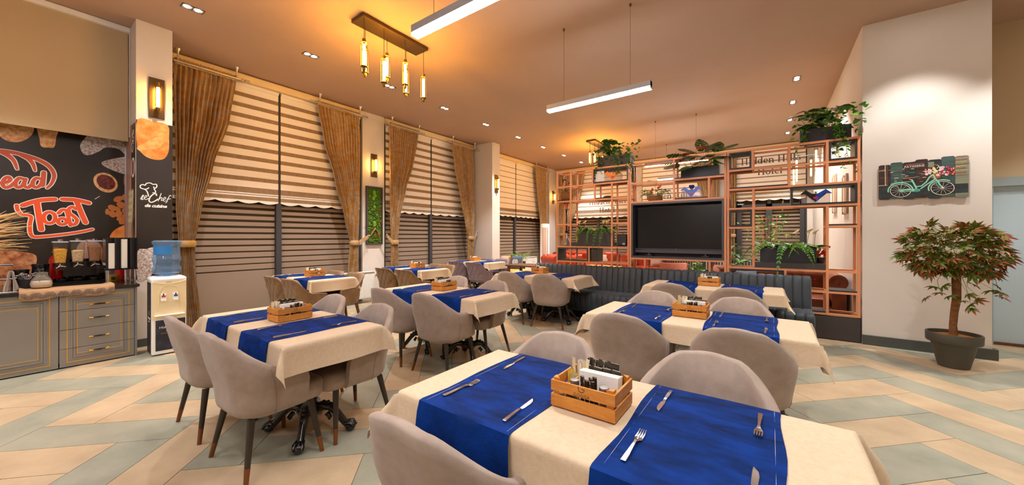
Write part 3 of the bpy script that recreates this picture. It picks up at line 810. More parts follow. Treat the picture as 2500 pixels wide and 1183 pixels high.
# ------------------------------------------------------------------ tables, cloths, runners
def claw_table(x, y, L, W, label):
    r = thing('dining_table', label, 'table', (x, y, 0), 0, 'pedestal dining tables')
    for s in (-1, 1):
        MB().box(min(0, s * L / 2), max(0, s * L / 2), -W / 2, W / 2, .72, .748).build('tabletop', 'wood_brown', r, bevel=.004)
        p = thing2('pedestal', r, (s * (L / 2 - .375), 0, 0))
        b = MB(); b.lathe([(.045, .60), (.12, .70), (.14, .72)], 16); b.lathe([(.018, .24), (.036, .25), (.034, .33), (.024, .36), (.044, .40), (.044, .42), (.026, .44), (.030, .46), (.026, .48), (.029, .62), (.045, .64)], 14)
        for k in range(10):
            a = 2 * math.pi * k / 10; b.tube([(.028 * math.cos(a), .028 * math.sin(a), .46), (.030 * math.cos(a), .030 * math.sin(a), .62)], .005, 5)
        b.build('column', 'cast_iron', p, smooth=40)
        b = MB(); b.lathe([(.02, .125), (.075, .135), (.085, .16), (.07, .19), (.045, .215), (.05, .235), (.036, .25)], 16)
        for k in range(12):
            a = 2 * math.pi * k / 12; b.ball((.075 * math.cos(a), .075 * math.sin(a), .165), .016, 6, 4)
        b.build('base_boss', 'cast_iron', p, smooth=60)
        for k in range(4):
            a = R(38) if k in (0, 2) else R(-38)
            a = a + (math.pi if k in (1, 2) else 0); ca, sa = math.cos(a), math.sin(a)
            prof = [(.05, .165), (.10, .185), (.15, .175), (.20, .125), (.245, .065), (.275, .035)]
            b = MB(); b.tube([(d * ca, d * sa, z) for d, z in prof], [.034, .036, .03, .025, .024, .024], 8)
            for d, z in ((.10, .21), (.13, .208), (.16, .192), (.19, .168)): b.ball((d * ca, d * sa, z), .014, 6, 4)
            b.ball((.288 * ca, .288 * sa, .032), .034, 10, 6, (1.1, 1.1, .95))
            for q in (-.5, 0, .5):
                b.tube([((.255) * math.cos(a + q * .14), .255 * math.sin(a + q * .14), .062), (.30 * math.cos(a + q * .16), .30 * math.sin(a + q * .16), .062), (.322 * math.cos(a + q * .17), .322 * math.sin(a + q * .17), .03)], [.012, .013, .007], 6)
            b.tube([(.12 * ca, .12 * sa, .13), (.145 * ca, .145 * sa, .10), (.135 * ca, .135 * sa, .085)], [.02, .017, .012], 6)
            b.build('claw_foot', 'cast_iron', p, smooth=60)
    return r
def thing2(name, parent, loc, rz=0):
    o = bpy.data.objects.new(name, None); COL.objects.link(o); o.parent = parent; o.location = loc; o.rotation_euler = (0, 0, rz); o.empty_display_size = .05
    return o
def cloth_mesh(L, W, ox, oy, seed, tips):
    """tablecloth: flat top, edges rolled over, sides hanging, corners falling in folds; tips = curl of each corner"""
    rr = random.Random(seed); hx, hy = L / 2, W / 2
    def axis(h, o, n):
        a = [-h - o * (1 - i / 9) for i in range(9)] + [-h, -h + .012] + [-h + .012 + (2 * h - .024) * i / n for i in range(1, n)] + [h - .012, h] + [h + o * (i + 1) / 9 for i in range(9)]
        return a
    X = axis(hx, ox, 16); Y = axis(hy, oy, 8)
    p1, p2 = rr.uniform(0, 6), rr.uniform(0, 6)
    vs = []
    for a in X:
        for c in Y:
            dx, dy = abs(a) - hx, abs(c) - hy; sx = 1 if a > 0 else -1; sy = 1 if c > 0 else -1
            z = .7545; x, y = a, c
            if dx > 0 and dy <= 0:
                fl = .012 * (1 + .8 * math.sin(c * 11 + p1)) * dx / ox; x = sx * (hx + .006 + fl + .05 * dx * dx / ox); z = .7545 - dx + .004
            elif dy > 0 and dx <= 0:
                fl = .012 * (1 + .8 * math.sin(a * 8 + p2)) * dy / oy; y = sy * (hy + .006 + fl + .05 * dy * dy / oy); z = .7545 - dy + .004
            elif dx > 0 and dy > 0:
                r_ = math.hypot(dx, dy); th = math.atan2(dy, dx); k = math.sin(2 * th)
                tip = tips[(0 if sx < 0 else 1) + (0 if sy < 0 else 2)]
                al = R(27) * k ** .9 * (1 + .25 * math.sin(r_ * 16 + p1)); ph = R(45) + (th - R(45)) * .95 + tip[0] * k * k * (r_ / .2)
                out = r_ * math.sin(al); base = .006 + .010 * r_ / .15
                x = sx * (hx + base + out * math.cos(ph)); y = sy * (hy + base + out * math.sin(ph)); z = .7585 - r_ * math.cos(al)
            if abs(dx) < 1e-6 or abs(dy) < 1e-6:
                if dx <= 1e-6 and dy <= 1e-6: z -= .002
            vs.append((x, y, z))
    n = len(Y); fs = [(i * n + j, (i + 1) * n + j, (i + 1) * n + j + 1, i * n + j + 1) for i in range(len(X) - 1) for j in range(n - 1)]
    return MB().add(vs, fs)
def runner_mesh(w, W, drop_s, drop_n, seed, zt=.7575):
    rr = random.Random(seed); hy = W / 2 + .012
    ys = [-hy - drop_s * (1 - i / 5) for i in range(5)] + [-hy, -hy + .014] + [-hy + (2 * hy) * i / 10 for i in range(1, 10)] + [hy - .014, hy] + [hy + drop_n * (i + 1) / 5 for i in range(5)]
    xs = [-w / 2 + w * i / 8 for i in range(9)]; ph = rr.uniform(0, 6); vs = []
    for y in ys:
        d = abs(y) - hy; sy = 1 if y > 0 else -1
        for x in xs:
            e = .006 * math.sin(y * 13 + ph + (2 if x > 0 else 0)) * (abs(x) / (w / 2)) ** 3
            xx = x + e * (1 if x > 0 else -1)
            if d > 0:
                vs.append((xx * (1 + .03 * d), sy * (hy + .005 + .028 * d / .2 + .010 * math.sin(x * 17 + ph) * d / .2), zt - d - .002))
            else:
                vs.append((xx, y, zt + .0009 * math.sin(y * 21 + x * 17 + ph) - (.003 if abs(d) < 1e-6 else 0)))
    n = 9; fs = [(i * n + j, i * n + j + 1, (i + 1) * n + j + 1, (i + 1) * n + j) for i in range(len(ys) - 1) for j in range(n - 1)]
    return MB().add(vs, fs)
def solid(me, th, off=0.0):
    bm = bmesh.new(); bm.from_mesh(me); bmesh.ops.recalc_face_normals(bm, faces=bm.faces)
    bmesh.ops.solidify(bm, geom=bm.faces[:], thickness=th); bmesh.ops.recalc_face_normals(bm, faces=bm.faces); bm.to_mesh(me); bm.free(); me.shade_smooth(); me.set_sharp_from_angle(angle=R(60)); return me
def fork_mesh():
    # handle tail at -y, tines at +y; lies on z=0
    b = MB()
    prof = [(-.095, .0085, .0030), (-.06, .008, .0035), (-.02, .0055, .006), (.015, .0045, .0085), (.032, .007, .006), (.040, .0125, .0035), (.052, .0135, .003)]
    b.loops([[(-w, y, z), (w, y, z), (w * .8, y, z + .0028), (-w * .8, y, z + .0028)] for y, w, z in prof])
    for x in (-.0105, -.0035, .0035, .0105):
        b.loops([[(x * s - t, y, z), (x * s + t, y, z), (x * s + t, y, z + .0022), (x * s - t, y, z + .0022)] for y, s, t, z in ((.051, 1, .0024, .003), (.075, 1, .0019, .0035), (.098, .92, .0010, .009))])
    return b.mesh('fork', 'steel', 50)
def knife_mesh():
    b = MB()
    b.loops([[(-w, y, 0), (w, y, 0), (w * .85, y, h), (-w * .85, y, h)] for y, w, h in ((-.105, .0065, .006), (-.10, .0078, .0075), (-.03, .0068, .0075), (0, .0060, .0065), (.006, .0050, .004))])
    b.loops([[(x0, y, .0014), (x1, y, .0010), (x1, y, .0022), (x0, y, .0034)] for y, x0, x1 in ((.006, -.005, .005), (.02, -.006, .0095), (.06, -.006, .0115), (.085, -.0055, .008), (.102, -.0045, -.002))])
    return b.mesh('knife', 'steel', 50)
FORK, KNIFE = fork_mesh(), knife_mesh()
# condiment crate: slatted box with corner posts, divider and burnt-in mark (long side along local x)
def make_crate():
    r = thing('condiment_crate', '-', 'crate', (0, 0, -9)); a, c = .125, .095; t = .008
    for (z0, z1) in ((.004, .048), (.060, .100)):
        for s in (-1, 1):
            MB().box(-a, a, s * c - (t if s > 0 else 0), s * c + (t if s < 0 else 0), z0, z1).build('slat', 'crate_wood', r, bevel=.0012)
            MB().box(s * a - (t if s > 0 else 0), s * a + (t if s < 0 else 0), -c + t, c - t, z0, z1).build('slat', 'crate_wood', r, bevel=.0012)
    for sx in (-1, 1):
        for sy in (-1, 1):
            x, y = sx * (a - t), sy * (c - t)
            MB().prism([(x, y), (x - sx * .026, y), (x, y - sy * .026)], .004, .110, 'z').build('corner_post', 'crate_wood', r)
    MB().box(-a + t, a - t, -c + t, c - t, .001, .006).build('bottom', 'crate_wood', r)
    MB().box(-.072, -.066, -c + t, c - t, .006, .085).build('divider', 'crate_wood', r)
    me = text_mesh('GOGGA', .017, .0006, 'brand_ink', spacing=1.05); o = link('brand_lettering', me, r, (0, -c - .0003, .062), (R(90), 0, 0))
    arc = [(.012 * math.cos(R(d)), .012 * math.sin(R(d))) for d in range(150, 361, 15)] + [(.001, 0.0)]
    MB().ribbon([(x, z + .092) for x, z in arc], .0022, -c - .0008, -c - .0001, 'y').build('brand_mark', 'brand_ink', r)
    return r
CRATE = make_crate(); crate_used = []
def napkins():
    b = MB()
    for i in range(9): b.box(-.078, .078, -.022 + .0054 * i, -.022 + .0054 * i + .0046, .008, .118 + .002 * math.sin(i * 2.3))
    return b.mesh('napkin_stack', 'paper_white', None, .0012)
def shaker():
    b = MB(); b.lathe([(.0165, .008), (.017, .010), (.017, .085), (.0175, .086), (.0175, .102), (.0165, .1045), (.002, .1055)], 18)
    return b.mesh('shaker', 'steel_dull', 30)
def sachet(w, h, m):
    b = MB(); vs = []
    for i in range(5):
        for j in range(7):
            x = -w / 2 + w * i / 4; z = h * j / 6; e = math.sin(math.pi * i / 4) * math.sin(math.pi * j / 6)
            vs.append((x, .004 * e + .0016 * math.sin(i * 2 + j * 3), z))
    n = 35; vs += [(x, -y - .0004, z) for x, y, z in vs]
    fs = [(i * 7 + j, (i + 1) * 7 + j, (i + 1) * 7 + j + 1, i * 7 + j + 1) for i in range(4) for j in range(6)]
    fs += [tuple(q + n for q in reversed(f)) for f in fs]
    b.add(vs, fs); b.cur = 1
    b.box(-w / 2, w / 2, -.0011, .0011, h - .004, h - .0015); b.box(-w / 2, -w / 2 + .002, -.0011, .0011, 0, h)
    return b.mesh('sachet', [m, 'foil_edge'], 40)
NAP = napkins(); SHK = shaker()
SA = {'coffee': sachet(.062, .085, 'foil_black'), 'sugar': sachet(.018, .085, 'foil_black'), 'olive': sachet(.030, .072, 'sachet_olive'), 'white': sachet(.016, .10, 'sachet_white'), 'cream': sachet(.020, .11, 'sachet_cream'), 'yellow': sachet(.040, .06, 'sachet_yellow'), 'brown': sachet(.042, .04, 'foil_edge')}
def put(name, me, frame, off, rot, label, cat, group):
    x, y, z, rz = frame; c, s = math.cos(rz), math.sin(rz)
    o = bpy.data.objects.new(name, me); COL.objects.link(o)
    o.location = (x + c * off[0] - s * off[1], y + s * off[0] + c * off[1], z + off[2]); o.rotation_euler = (rot[0], rot[1], rot[2] + rz)
    return tag(o, label, cat, group)
def crate_set(x, y, rz, where, rich):
    fr = (x, y, .7585, R(rz))
    lab = 'slatted wooden condiment crate on the ' + where
    if not crate_used:
        crate_used.append(1); CRATE.location = fr[:3]; CRATE.rotation_euler = (0, 0, fr[3]); CRATE['label'] = lab; CRATE['group'] = 'condiment crates on the tables'
    else: dup(CRATE, fr[:3], fr[3], lab, 'condiment crates on the tables')
    w_ = 'in the crate on the ' + where; rr = random.Random(int(x * 100) & 255)
    put('napkin_stack', NAP, fr, (.022, .018, .0), (R(-6), 0, 0), 'stack of white paper napkins ' + w_, 'napkins', 'napkin stacks')
    for i, xx in enumerate((-.045, .072)):
        put('shaker', SHK, fr, (xx, -.055 - .004 * i, 0), (0, 0, 0), 'steel shaker, %s of the pair %s' % (('left', 'right')[i], w_), 'shaker', 'salt and pepper shakers')
    n = (3, 5)[rich]
    for i in range(n + (1 if rich else 0)):
        put('coffee_sachet', SA['coffee'], fr, (-.03 + .036 * (i % 3) + .012 * (i // 3), .078 - .017 * (i // 3), .042 + .022 * (1 - i // 3) * (1 if rich else .4)), (R(-8 + rr.uniform(-4, 4)), R(rr.uniform(-5, 5)), R(rr.uniform(-6, 6))), 'black foil coffee sachet standing at the back ' + w_, 'sachet', 'black coffee sachets, ' + where)
    for i in range(n + 2 if rich else 3):
        put('sugar_sachet', SA['sugar'], fr, (-.012 + .009 * i, -.058 + .008 * (i % 2), .030 + rr.uniform(0, .014)), (R(rr.uniform(-7, 7)), R(rr.uniform(-10, 10)), R(rr.uniform(-30, 30))), 'slim black sugar sachet ' + w_, 'sachet', 'slim black sachets, ' + where)
    for i in range(7 if rich else 3):
        k = 'white' if i % 2 else 'cream'
        put('stick_sachet', SA[k], fr, (-.100 + .008 * i, .060 + .006 * (i % 3), .026 + rr.uniform(0, .016)), (R(rr.uniform(-8, 4)), R(rr.uniform(-9, 9)), R(rr.uniform(-40, 40))), ('white' if i % 2 else 'cream') + ' stick sachet ' + w_, 'sachet', ('white' if i % 2 else 'cream') + ' stick sachets, ' + where)
    if rich:
        for i in range(4):
            put('tea_sachet', SA['olive'], fr, (-.098 + .012 * i, .022 + .008 * (i % 2), .022), (R(-6), R(rr.uniform(-8, 8)), R(rr.uniform(-25, 25))), 'olive tea sachet ' + w_, 'sachet', 'olive tea sachets, ' + where)
        put('yellow_sachet', SA['yellow'], fr, (-.104, .035, .045), (R(-4), R(6), R(70)), 'yellow sachet ' + w_, 'sachet', None)
        for i in range(3):
            put('creamer_sachet', SA['brown'], fr, (-.095 + .004 * i, -.035 - .014 * i, .045 - .006 * i), (R(70 - 14 * i), 0, R(20 * i)), 'silver creamer pack ' + w_, 'sachet', 'silver creamer packs, ' + where)
def set_table(x, y, L, W, where, crate, rich, tips, seed, crz=0, roff=(-.36, .345)):
    claw_table(x, y, L - .02, W - .02, 'claw-footed iron pedestal table under the cloth, ' + where)
    me = cloth_mesh(L, W, .18, .14, seed, tips).mesh('tablecloth', 'cloth'); solid(me, -.0018)
    o = link('tablecloth', me, None, (x, y, 0)); tag(o, 'cream tablecloth hanging from the ' + where, 'tablecloth', 'cream tablecloths')
    for i, dx in enumerate(roff):
        side = ('left', 'right')[i]
        r = thing('table_runner', '%s blue velvet runner across the %s' % (side, where), 'table runner', (x + dx, y, 0), 0, 'blue velvet runners')
        me = runner_mesh(.44, W, .19, .15, seed * 7 + i).mesh('velvet', 'runner'); solid(me, -.0014); link('velvet', me, r)
        for s in (-1, 1):
            if rich and seed in (2, 4): 
                MB().tube([(s * .198, yy, .7588) for yy in [-W / 2 + W * k / 8 for k in range(9)]], .0006, 4).build('hem_stitching', 'runner_thread', r)
        for (sy, rz, nm) in ((-1, 0, 'near'), (1, 180, 'far')):
            c = 1 if sy < 0 else -1; z = .7592
            put('fork', FORK, (x + dx, y, z, 0), (-.155 * c, sy * (W / 2 - .155), 0), (0, 0, R(rz - 6 + 5 * i)), 'steel fork at the %s end of the %s runner on the %s' % (nm, side, where), 'fork', 'forks on the runners')
            put('knife', KNIFE, (x + dx, y, z, 0), (.150 * c, sy * (W / 2 - .145), 0), (0, 0, R(rz + 3 - 4 * i)), 'steel knife at the %s end of the %s runner on the %s' % (nm, side, where), 'knife', 'knives on the runners')
    crate_set(crate[0], crate[1], crz, where, rich)
set_table(-3.068, 1.27, 1.49, .66, 'left front table', (-3.07, 1.29), 1, ((.3, -.2), (-.5, .35), (0, 0), (.5, -.1)), 1, 90)
set_table(-.52, 1.30, 1.50, .68, 'nearest table', (-.555, 1.30), 1, ((0, 0), (0, 0), (0, 0), (0, 0)), 2, 0, (-.385, .335))
set_table(-3.19, 3.09, 1.50, .65, 'middle table', (-3.25, 3.11), 1, ((0, 0), (-.4, .2), (0, 0), (.4, 0)), 3, 90)
set_table(-.52, 3.22, 1.52, .68, 'right table', (-.525, 3.25), 1, ((0, 0), (.3, -.3), (0, 0), (.5, -.3)), 4, 0)
set_table(-.63, 5.38, 1.52, .70, 'right banquette table', (-.66, 5.45), 1, ((0, 0), (.3, 0), (0, 0), (.5, -.2)), 5, 0)
set_table(-3.20, 5.37, 1.50, .69, 'left banquette table', (-3.34, 5.52), 0, ((0, 0), (-.4, .2), (0, 0), (.2, 0)), 6, 0)
set_table(-6.14, 2.93, 1.32, .68, 'first window table', (-6.12, 2.95), 0, ((0, 0), (-.2, 0), (0, 0), (0, .3)), 7, 90)
set_table(-6.09, 4.95, 1.32, .70, 'second window table', (-6.02, 5.0), 0, ((0, 0), (-.4, .2), (0, 0), (.4, 0)), 8, 90)
set_table(-6.38, 7.28, 1.34, .70, 'farthest window table', (-6.52, 7.38), 0, ((0, 0), (-.4, .2), (0, 0), (.2, 0)), 9, 90)
# ------------------------------------------------------------------ banquette: channel-tufted slate velvet bench in two units
def banquette(x0, x1, label):
    r = thing('banquette', label, 'bench', ((x0 + x1) / 2, 0, 0), 0, 'slate velvet banquettes')
    h = (x1 - x0) / 2; n = round(2 * h / .098); wch = 2 * h / n
    def channels(prof):
        """profile (y,z) swept along x with tufted channels"""
        b = MB(); loops = []
        N = n * 10
        nrm = []
        for i in range(len(prof)):
            p, q = prof[max(i - 1, 0)], prof[min(i + 1, len(prof) - 1)]
            d = Vector((q[0] - p[0], q[1] - p[1])).normalized(); nrm.append((d.y, -d.x))
        for i in range(N + 1):
            x = -h + 2 * h * i / N; f = (i / 10.0) % 1.0; g = min(f, 1 - f); d = .013 * math.exp(-(g / .07) ** 2) + .004 * (1 - math.sin(math.pi * f))
            edge = .02 if i in (0, N) else 0
            loops.append([(x, p[0] - nrm[k][0] * (d + edge), p[1] - nrm[k][1] * (d + edge)) for k, p in enumerate(prof)])
        return b.loops(loops)
    back = [(6.33, .30), (6.10, .30), (6.09, .44), (6.115, .60), (6.145, .76), (6.165, .85), (6.185, .875), (6.22, .885), (6.26, .875), (6.285, .845), (6.33, .76)]
    back = back[::-1]
    channels([(y, z) for y, z in back]).build('backrest', 'velvet_slate', r, smooth=70)
    seat = [(6.13, .14), (5.72, .14), (5.685, .17), (5.665, .25), (5.65, .36), (5.655, .425), (5.69, .462), (5.76, .472), (6.13, .462)][::-1]
    channels(seat).build('seat', 'velvet_slate', r, smooth=70)
    MB().box(-h + .03, h - .03, 5.85, 6.36, 0, .16).build('plinth', 'base_black', r)
    for i in range(3):
        MB().box(-h + .12 + i * (h - .12) - .015, -h + .12 + i * (h - .12) + .015, 5.76, 5.79, 0, .15).build('foot', 'base_black', r)
banquette(-3.84, -1.742, 'left slate velvet banquette under the fern planter')
banquette(-1.732, .445, 'right slate velvet banquette under the television')
# ------------------------------------------------------------------ room-divider shelf: copper square bars front and back, dark boards and boxes
Y0, Y1, T = 6.545, 6.875, .029
def bar(mbx, name, parent, m='bar_copper'):
    return MB().box(*mbx).build(name, m, parent)
def shelf_unit(label, x0, x1, rails, posts, cx):
    """rails: (z, xa, xb); posts: (x, za, zb)"""
    r = thing('divider_shelf', label, 'shelf', (cx, Y0, 0), 0, 'copper-framed divider shelf units')
    for y in (0, Y1 - Y0 - T):
        for (z, a, b) in rails: bar((a - cx, b - cx, y, y + T, z - T / 2, z + T / 2), 'rail', r)
        for (x, a, b) in posts: bar((x - T / 2 - cx, x + T / 2 - cx, y + .0005, y + T - .0005, a, b), 'post', r)
    done = set()
    for (z, a, b) in rails:
        for (x, pa, pb) in posts:
            if a - .03 <= x <= b + .03 and pa - .05 <= z <= pb + .05 and (round(x, 2), z) not in done:
                done.add((round(x, 2), z)); bar((x - T / 2 - cx + .0005, x + T / 2 - cx - .0005, T, Y1 - Y0 - T, z - T / 2 + .0005, z + T / 2 - .0005), 'cross_bar', r)
    MB().box(x0 - cx, x1 - cx, .0, Y1 - Y0, .01, .318).build('plinth', 'panel_dark', r)
    return r
def board(r, cx, a, b, z, m='panel_black', th=.016):
    MB().box(a - cx, b - cx, .002, Y1 - Y0 - .002, z, z + th).build('board', m, r)
def boxin(r, cx, a, b, z0, z1, m='panel_black', t=.022):
    o = MB(); d0, d1 = -.004, Y1 - Y0 + .002
    o.box(a - cx, b - cx, d0, d1, z0, z0 + t); o.box(a - cx, b - cx, d0, d1, z1 - t, z1); o.box(a - cx, a - cx + t, d0, d1, z0 + t, z1 - t); o.box(b - cx - t, b - cx, d0, d1, z0 + t, z1 - t)
    o.build('open_box', m, r)
A0, A1 = -3.568, -2.078; cA = (A0 + A1) / 2
rA = shelf_unit('left copper shelf unit with the fern planter and hookah', A0, A1,
    [(2.715, A0, A1), (2.415, A0, A1), (2.118, A0, A1), (1.655, A0, -3.25), (1.655, -2.40, A1), (1.208, A0, A1), (.915, A0, A1), (.34, A0, A1)],
    [(A0 + .016, .34, 2.715), (-3.25, .34, 2.715), (-2.78, 2.415, 2.715), (-2.737, 2.118, 2.415), (-2.40, .34, 2.415), (A1 - .016, .34, 2.715), (-2.855, .915, 1.208), (-3.08, .34, .915), (-2.71, .34, .915)], cA)
board(rA, cA, -3.55, -3.268, 2.136); board(rA, cA, -2.72, -2.418, 2.136); board(rA, cA, -2.384, -2.10, 1.226, 'panel_dark')
boxin(rA, cA, -2.762, -2.096, 2.433, 2.697); boxin(rA, cA, -3.534, -2.875, .933, 1.190, 'panel_dark')
MB().box(-2.838 - cA, -2.70 - cA, .05, Y1 - Y0, .933, 1.190).build('board', 'panel_dark', rA)
MB().box(-3.232 - cA, -2.418 - cA, -.002, Y1 - Y0, 1.226, 1.302).build('tray', 'panel_dark', rA)
B0, B1 = -2.072, -.556; cB = (B0 + B1) / 2
rB = shelf_unit('middle copper shelf unit around the television', B0, B1,
    [(2.725, B0, B1), (2.365, B0, B1), (2.022, B0, B1), (1.018, B0, B1), (.34, B0, B1)],
    [(B0 + .016, .34, 2.725), (-1.322, 2.022, 2.725), (-.80, 2.022, 2.365), (B1 - .016, .34, 2.725), (-1.80, .34, 1.018), (-.79, .34, 1.018)], cB)
board(rB, cB, -1.306, -.59, 2.383); board(rB, cB, -1.306, -.816, 2.040)
boxin(rB, cB, B0 + .034, B1 - .034, 1.036, 2.004, 'tv_frame', .03)
MB().box(B0 + .064 - cB, B1 - .064 - cB, .30, .318, 1.066, 1.974).build('niche_back', 'panel_dark', rB)
C0, C1 = -.550, .972; cC = (C0 + C1) / 2
rC = shelf_unit('right copper shelf unit beside the cream wall', C0, C1,
    [(2.722, C0, C1), (2.430, C0, C1), (2.135, C0, C1), (1.838, C0, C1), (1.545, C0, -.21), (1.545, .64, C1), (.932, C0, C1), (.645, .40, C1), (.345, C0, C1)],
    [(C0 + .016, .345, 2.722), (-.212, 2.430, 2.722), (-.205, .932, 2.135), (.226, 2.135, 2.722), (.64, 2.135, 2.722), (.64, .345, 1.838), (C1 - .016, .345, 2.722), (.18, .345, .932)], cC)
board(rC, cC, C0 + .034, .21, 2.153); board(rC, cC, .657, C1 - .034, 1.563); board(rC, cC, .657, C1 - .034, .663); board(rC, cC, .2, .622, .363)
boxin(rC, cC, -.515, -.232, 2.448, 2.705); boxin(rC, cC, .658, .938, 2.448, 2.705); boxin(rC, cC, .244, .938, 1.856, 2.118); boxin(rC, cC, -.515, -.224, 1.563, 1.820); boxin(rC, cC, -.50, .16, .66, .914)
MB().box(-.186 - cC, .622 - cC, -.002, Y1 - Y0, .950, 1.028).build('tray', 'panel_dark', rC)
# television standing in the niche
r = thing('television', 'large switched-off black television above the banquette', 'television', (cB - .005, 6.70, 1.075))
MB().box(-.705, .705, .0, .035, .105, .865).build('casing', 'tv_frame', r, bevel=.004)
MB().box(-.695, .695, -.004, .0, .125, .857).build('screen', 'tv_screen', r)
MB().box(-.695, .695, -.010, .03, .045, .100).build('sound_bar', 'tv_frame', r, bevel=.004)
for s in (-.45, .45): MB().box(s - .05, s + .05, .0, .09, -.0005, .012).build('stand_foot', 'tv_frame', r); MB().box(s - .012, s + .012, .005, .03, .012, .105).build('stand_leg', 'tv_frame', r)
MB().box(-.012, .012, -.0055, -.003, .111, .116).build('badge', 'steel', r); MB().box(-.60, -.578, -.0055, -.003, .108, .113).build('indicator', 'blue_plastic', r)
# ------------------------------------------------------------------ leaves and plants
def leaf_mesh(L, W, bend, m, kind='oval', fold=.25):
    """blade from the origin along +y, 3-D: folded on the midrib and bending down"""
    prof = {'oval': [(.0, .03), (.2, .36), (.45, .5), (.75, .34), (1, .0)], 'heart': [(0, .05), (.03, .42), (.28, .5), (.62, .34), (1, 0)], 'blade': [(0, .3), (.3, .5), (.7, .35), (1, 0)], 'lance': [(0, .06), (.3, .5), (.6, .42), (1, 0)]}[kind]
    vs = []
    for t, w_ in prof:
        y = L * t; z = -bend * L * t * t; x = W * w_
        vs += [(-x, y, z + fold * x), (0, y, z), (x, y, z + fold * x)]
    fs = []
    for i in range(len(prof) - 1):
        a = i * 3; fs += [(a, a + 1, a + 4, a + 3), (a + 1, a + 2, a + 5, a + 4)]
    b = MB().add(vs, fs); me = b.mesh('leaf', m, 180); return me
def frond_mesh(L, W, bend, m, n=14):
    """fern frond: arching rib with paired leaflets"""
    b = MB(); pr = None
    for i in range(n + 1):
        t = i / n; y = L * math.sin(min(t * (1.0 + bend * .25), 1.5)) * .95; z = L * .25 * math.sin(t * 2.2) - bend * L * t * t
        p = Vector((0, y, z))
        if pr is not None:
            d = (p - pr).normalized(); w_ = W * (math.sin(math.pi * min(t * .96 + .05, 1)) ** .7 * (1 - .35 * t)); s = Vector((1, 0, 0)); hw = (p - pr).length * .44
            for sd in (-1, 1):
                b.add([pr, pr + s * sd * w_ * .55 + d * hw * 1.2 + Vector((0, 0, .002)), pr + s * sd * w_ + d * hw * 1.1 - Vector((0, 0, .10 * w_)), pr + s * sd * w_ * .6 - d * hw * .1], [(0, 1, 2, 3)])
            b.box(-.0012, .0012, min(pr.y, p.y) - .0005, max(pr.y, p.y) + .0005, min(pr.z, p.z), max(pr.z, p.z) + .0012)
        pr = p
    return b.mesh('frond', m, 180)
def aim(p, d, roll=0.0, sc=1.0):
    """matrix that carries +y onto direction d, z up-ish"""
    d = Vector(d).normalized(); x = d.cross(Vector((0, 0, 1)))
    if x.length < 1e-4: x = Vector((1, 0, 0))
    x.normalize(); z = x.cross(d)
    m = Matrix((x, d, z)).transposed().to_4x4()
    return Matrix.Translation(Vector(p)) @ m @ Matrix.Rotation(roll, 4, 'Y') @ Matrix.Scale(sc, 4)
def put_leaf(me, name, parent, p, d, roll=0, sc=1):
    o = link(name, me, parent); o.matrix_local = aim(p, d, roll, sc); return o
def rdir(rr, zlo=-.3, zhi=.8):
    a = rr.uniform(0, 2 * math.pi); return Vector((math.cos(a), math.sin(a), rr.uniform(zlo, zhi)))
LF = {'oval': leaf_mesh(.11, .068, .3, 'leaf_green'), 'oval_d': leaf_mesh(.145, .075, .35, 'leaf_deep'), 'ivy': leaf_mesh(.066, .062, .2, 'leaf_green', 'heart'), 'ivy_b': leaf_mesh(.06, .055, .25, 'leaf_bright', 'heart'),
      'ivy_p': leaf_mesh(.035, .022, .3, 'leaf_pale', 'oval'), 'lance': leaf_mesh(.22, .075, .45, 'leaf_green', 'lance'), 'lance_d': leaf_mesh(.24, .09, .5, 'leaf_deep', 'lance'), 'blade': leaf_mesh(.42, .030, .75, 'leaf_bright', 'blade', .4),
      'small': leaf_mesh(.045, .016, .3, 'leaf_green', 'lance'), 'small_d': leaf_mesh(.05, .018, .3, 'leaf_deep', 'lance'), 'tiny': leaf_mesh(.032, .026, .2, 'leaf_bright', 'heart')}
FR = {'a': frond_mesh(.30, .045, 1.1, 'leaf_bright'), 'b': frond_mesh(.26, .04, .7, 'leaf_lime'), 'c': frond_mesh(.34, .05, 1.7, 'leaf_green')}
def calla(parent, p, h, lean, m='petal_cream'):
    p = Vector(p); top = p + Vector((lean[0], lean[1], h))
    MB().tube([p, p + (top - p) * .5 + Vector((lean[0] * -.12, 0, .01)), top], .0028, 5).build('flower_stem', 'stem_green', parent)
    loops = []
    for t, r_ in ((0, .004), (.25, .008), (.55, .013), (.8, .020), (.93, .030), (1, .040)):
        loops.append([(top.x + lean[0] * .3 * t + r_ * math.cos(a * math.pi / 5), top.y + r_ * math.sin(a * math.pi / 5), top.z + .060 * t + (.03 * t * t * math.cos(a * math.pi / 5 + lean[0] * 30)) - (.008 if t == 1 else 0)) for a in range(10)])
    f = MB().loops(loops, True, True, False).build('flower', m, parent, smooth=80)
    MB().tube([top + Vector((0, 0, .01)), top + Vector((lean[0] * .2, 0, .06))], .004, 5).build('spadix', 'petal_yellow', f)
def trough(name, label, x, y, z, L, D, H, m, group=None):
    r = thing(name, label, 'plant', (x, y, z), 0, group)
    o = MB(); t = .012
    o.box(-L / 2, L / 2, -D / 2, -D / 2 + t, 0, H); o.box(-L / 2, L / 2, D / 2 - t, D / 2, 0, H); o.box(-L / 2, -L / 2 + t, -D / 2 + t, D / 2 - t, 0, H); o.box(L / 2 - t, L / 2, -D / 2 + t, D / 2 - t, 0, H); o.box(-L / 2 + t, L / 2 - t, -D / 2 + t, D / 2 - t, 0, H - .02)
    o.build('trough', m, r)
    return r
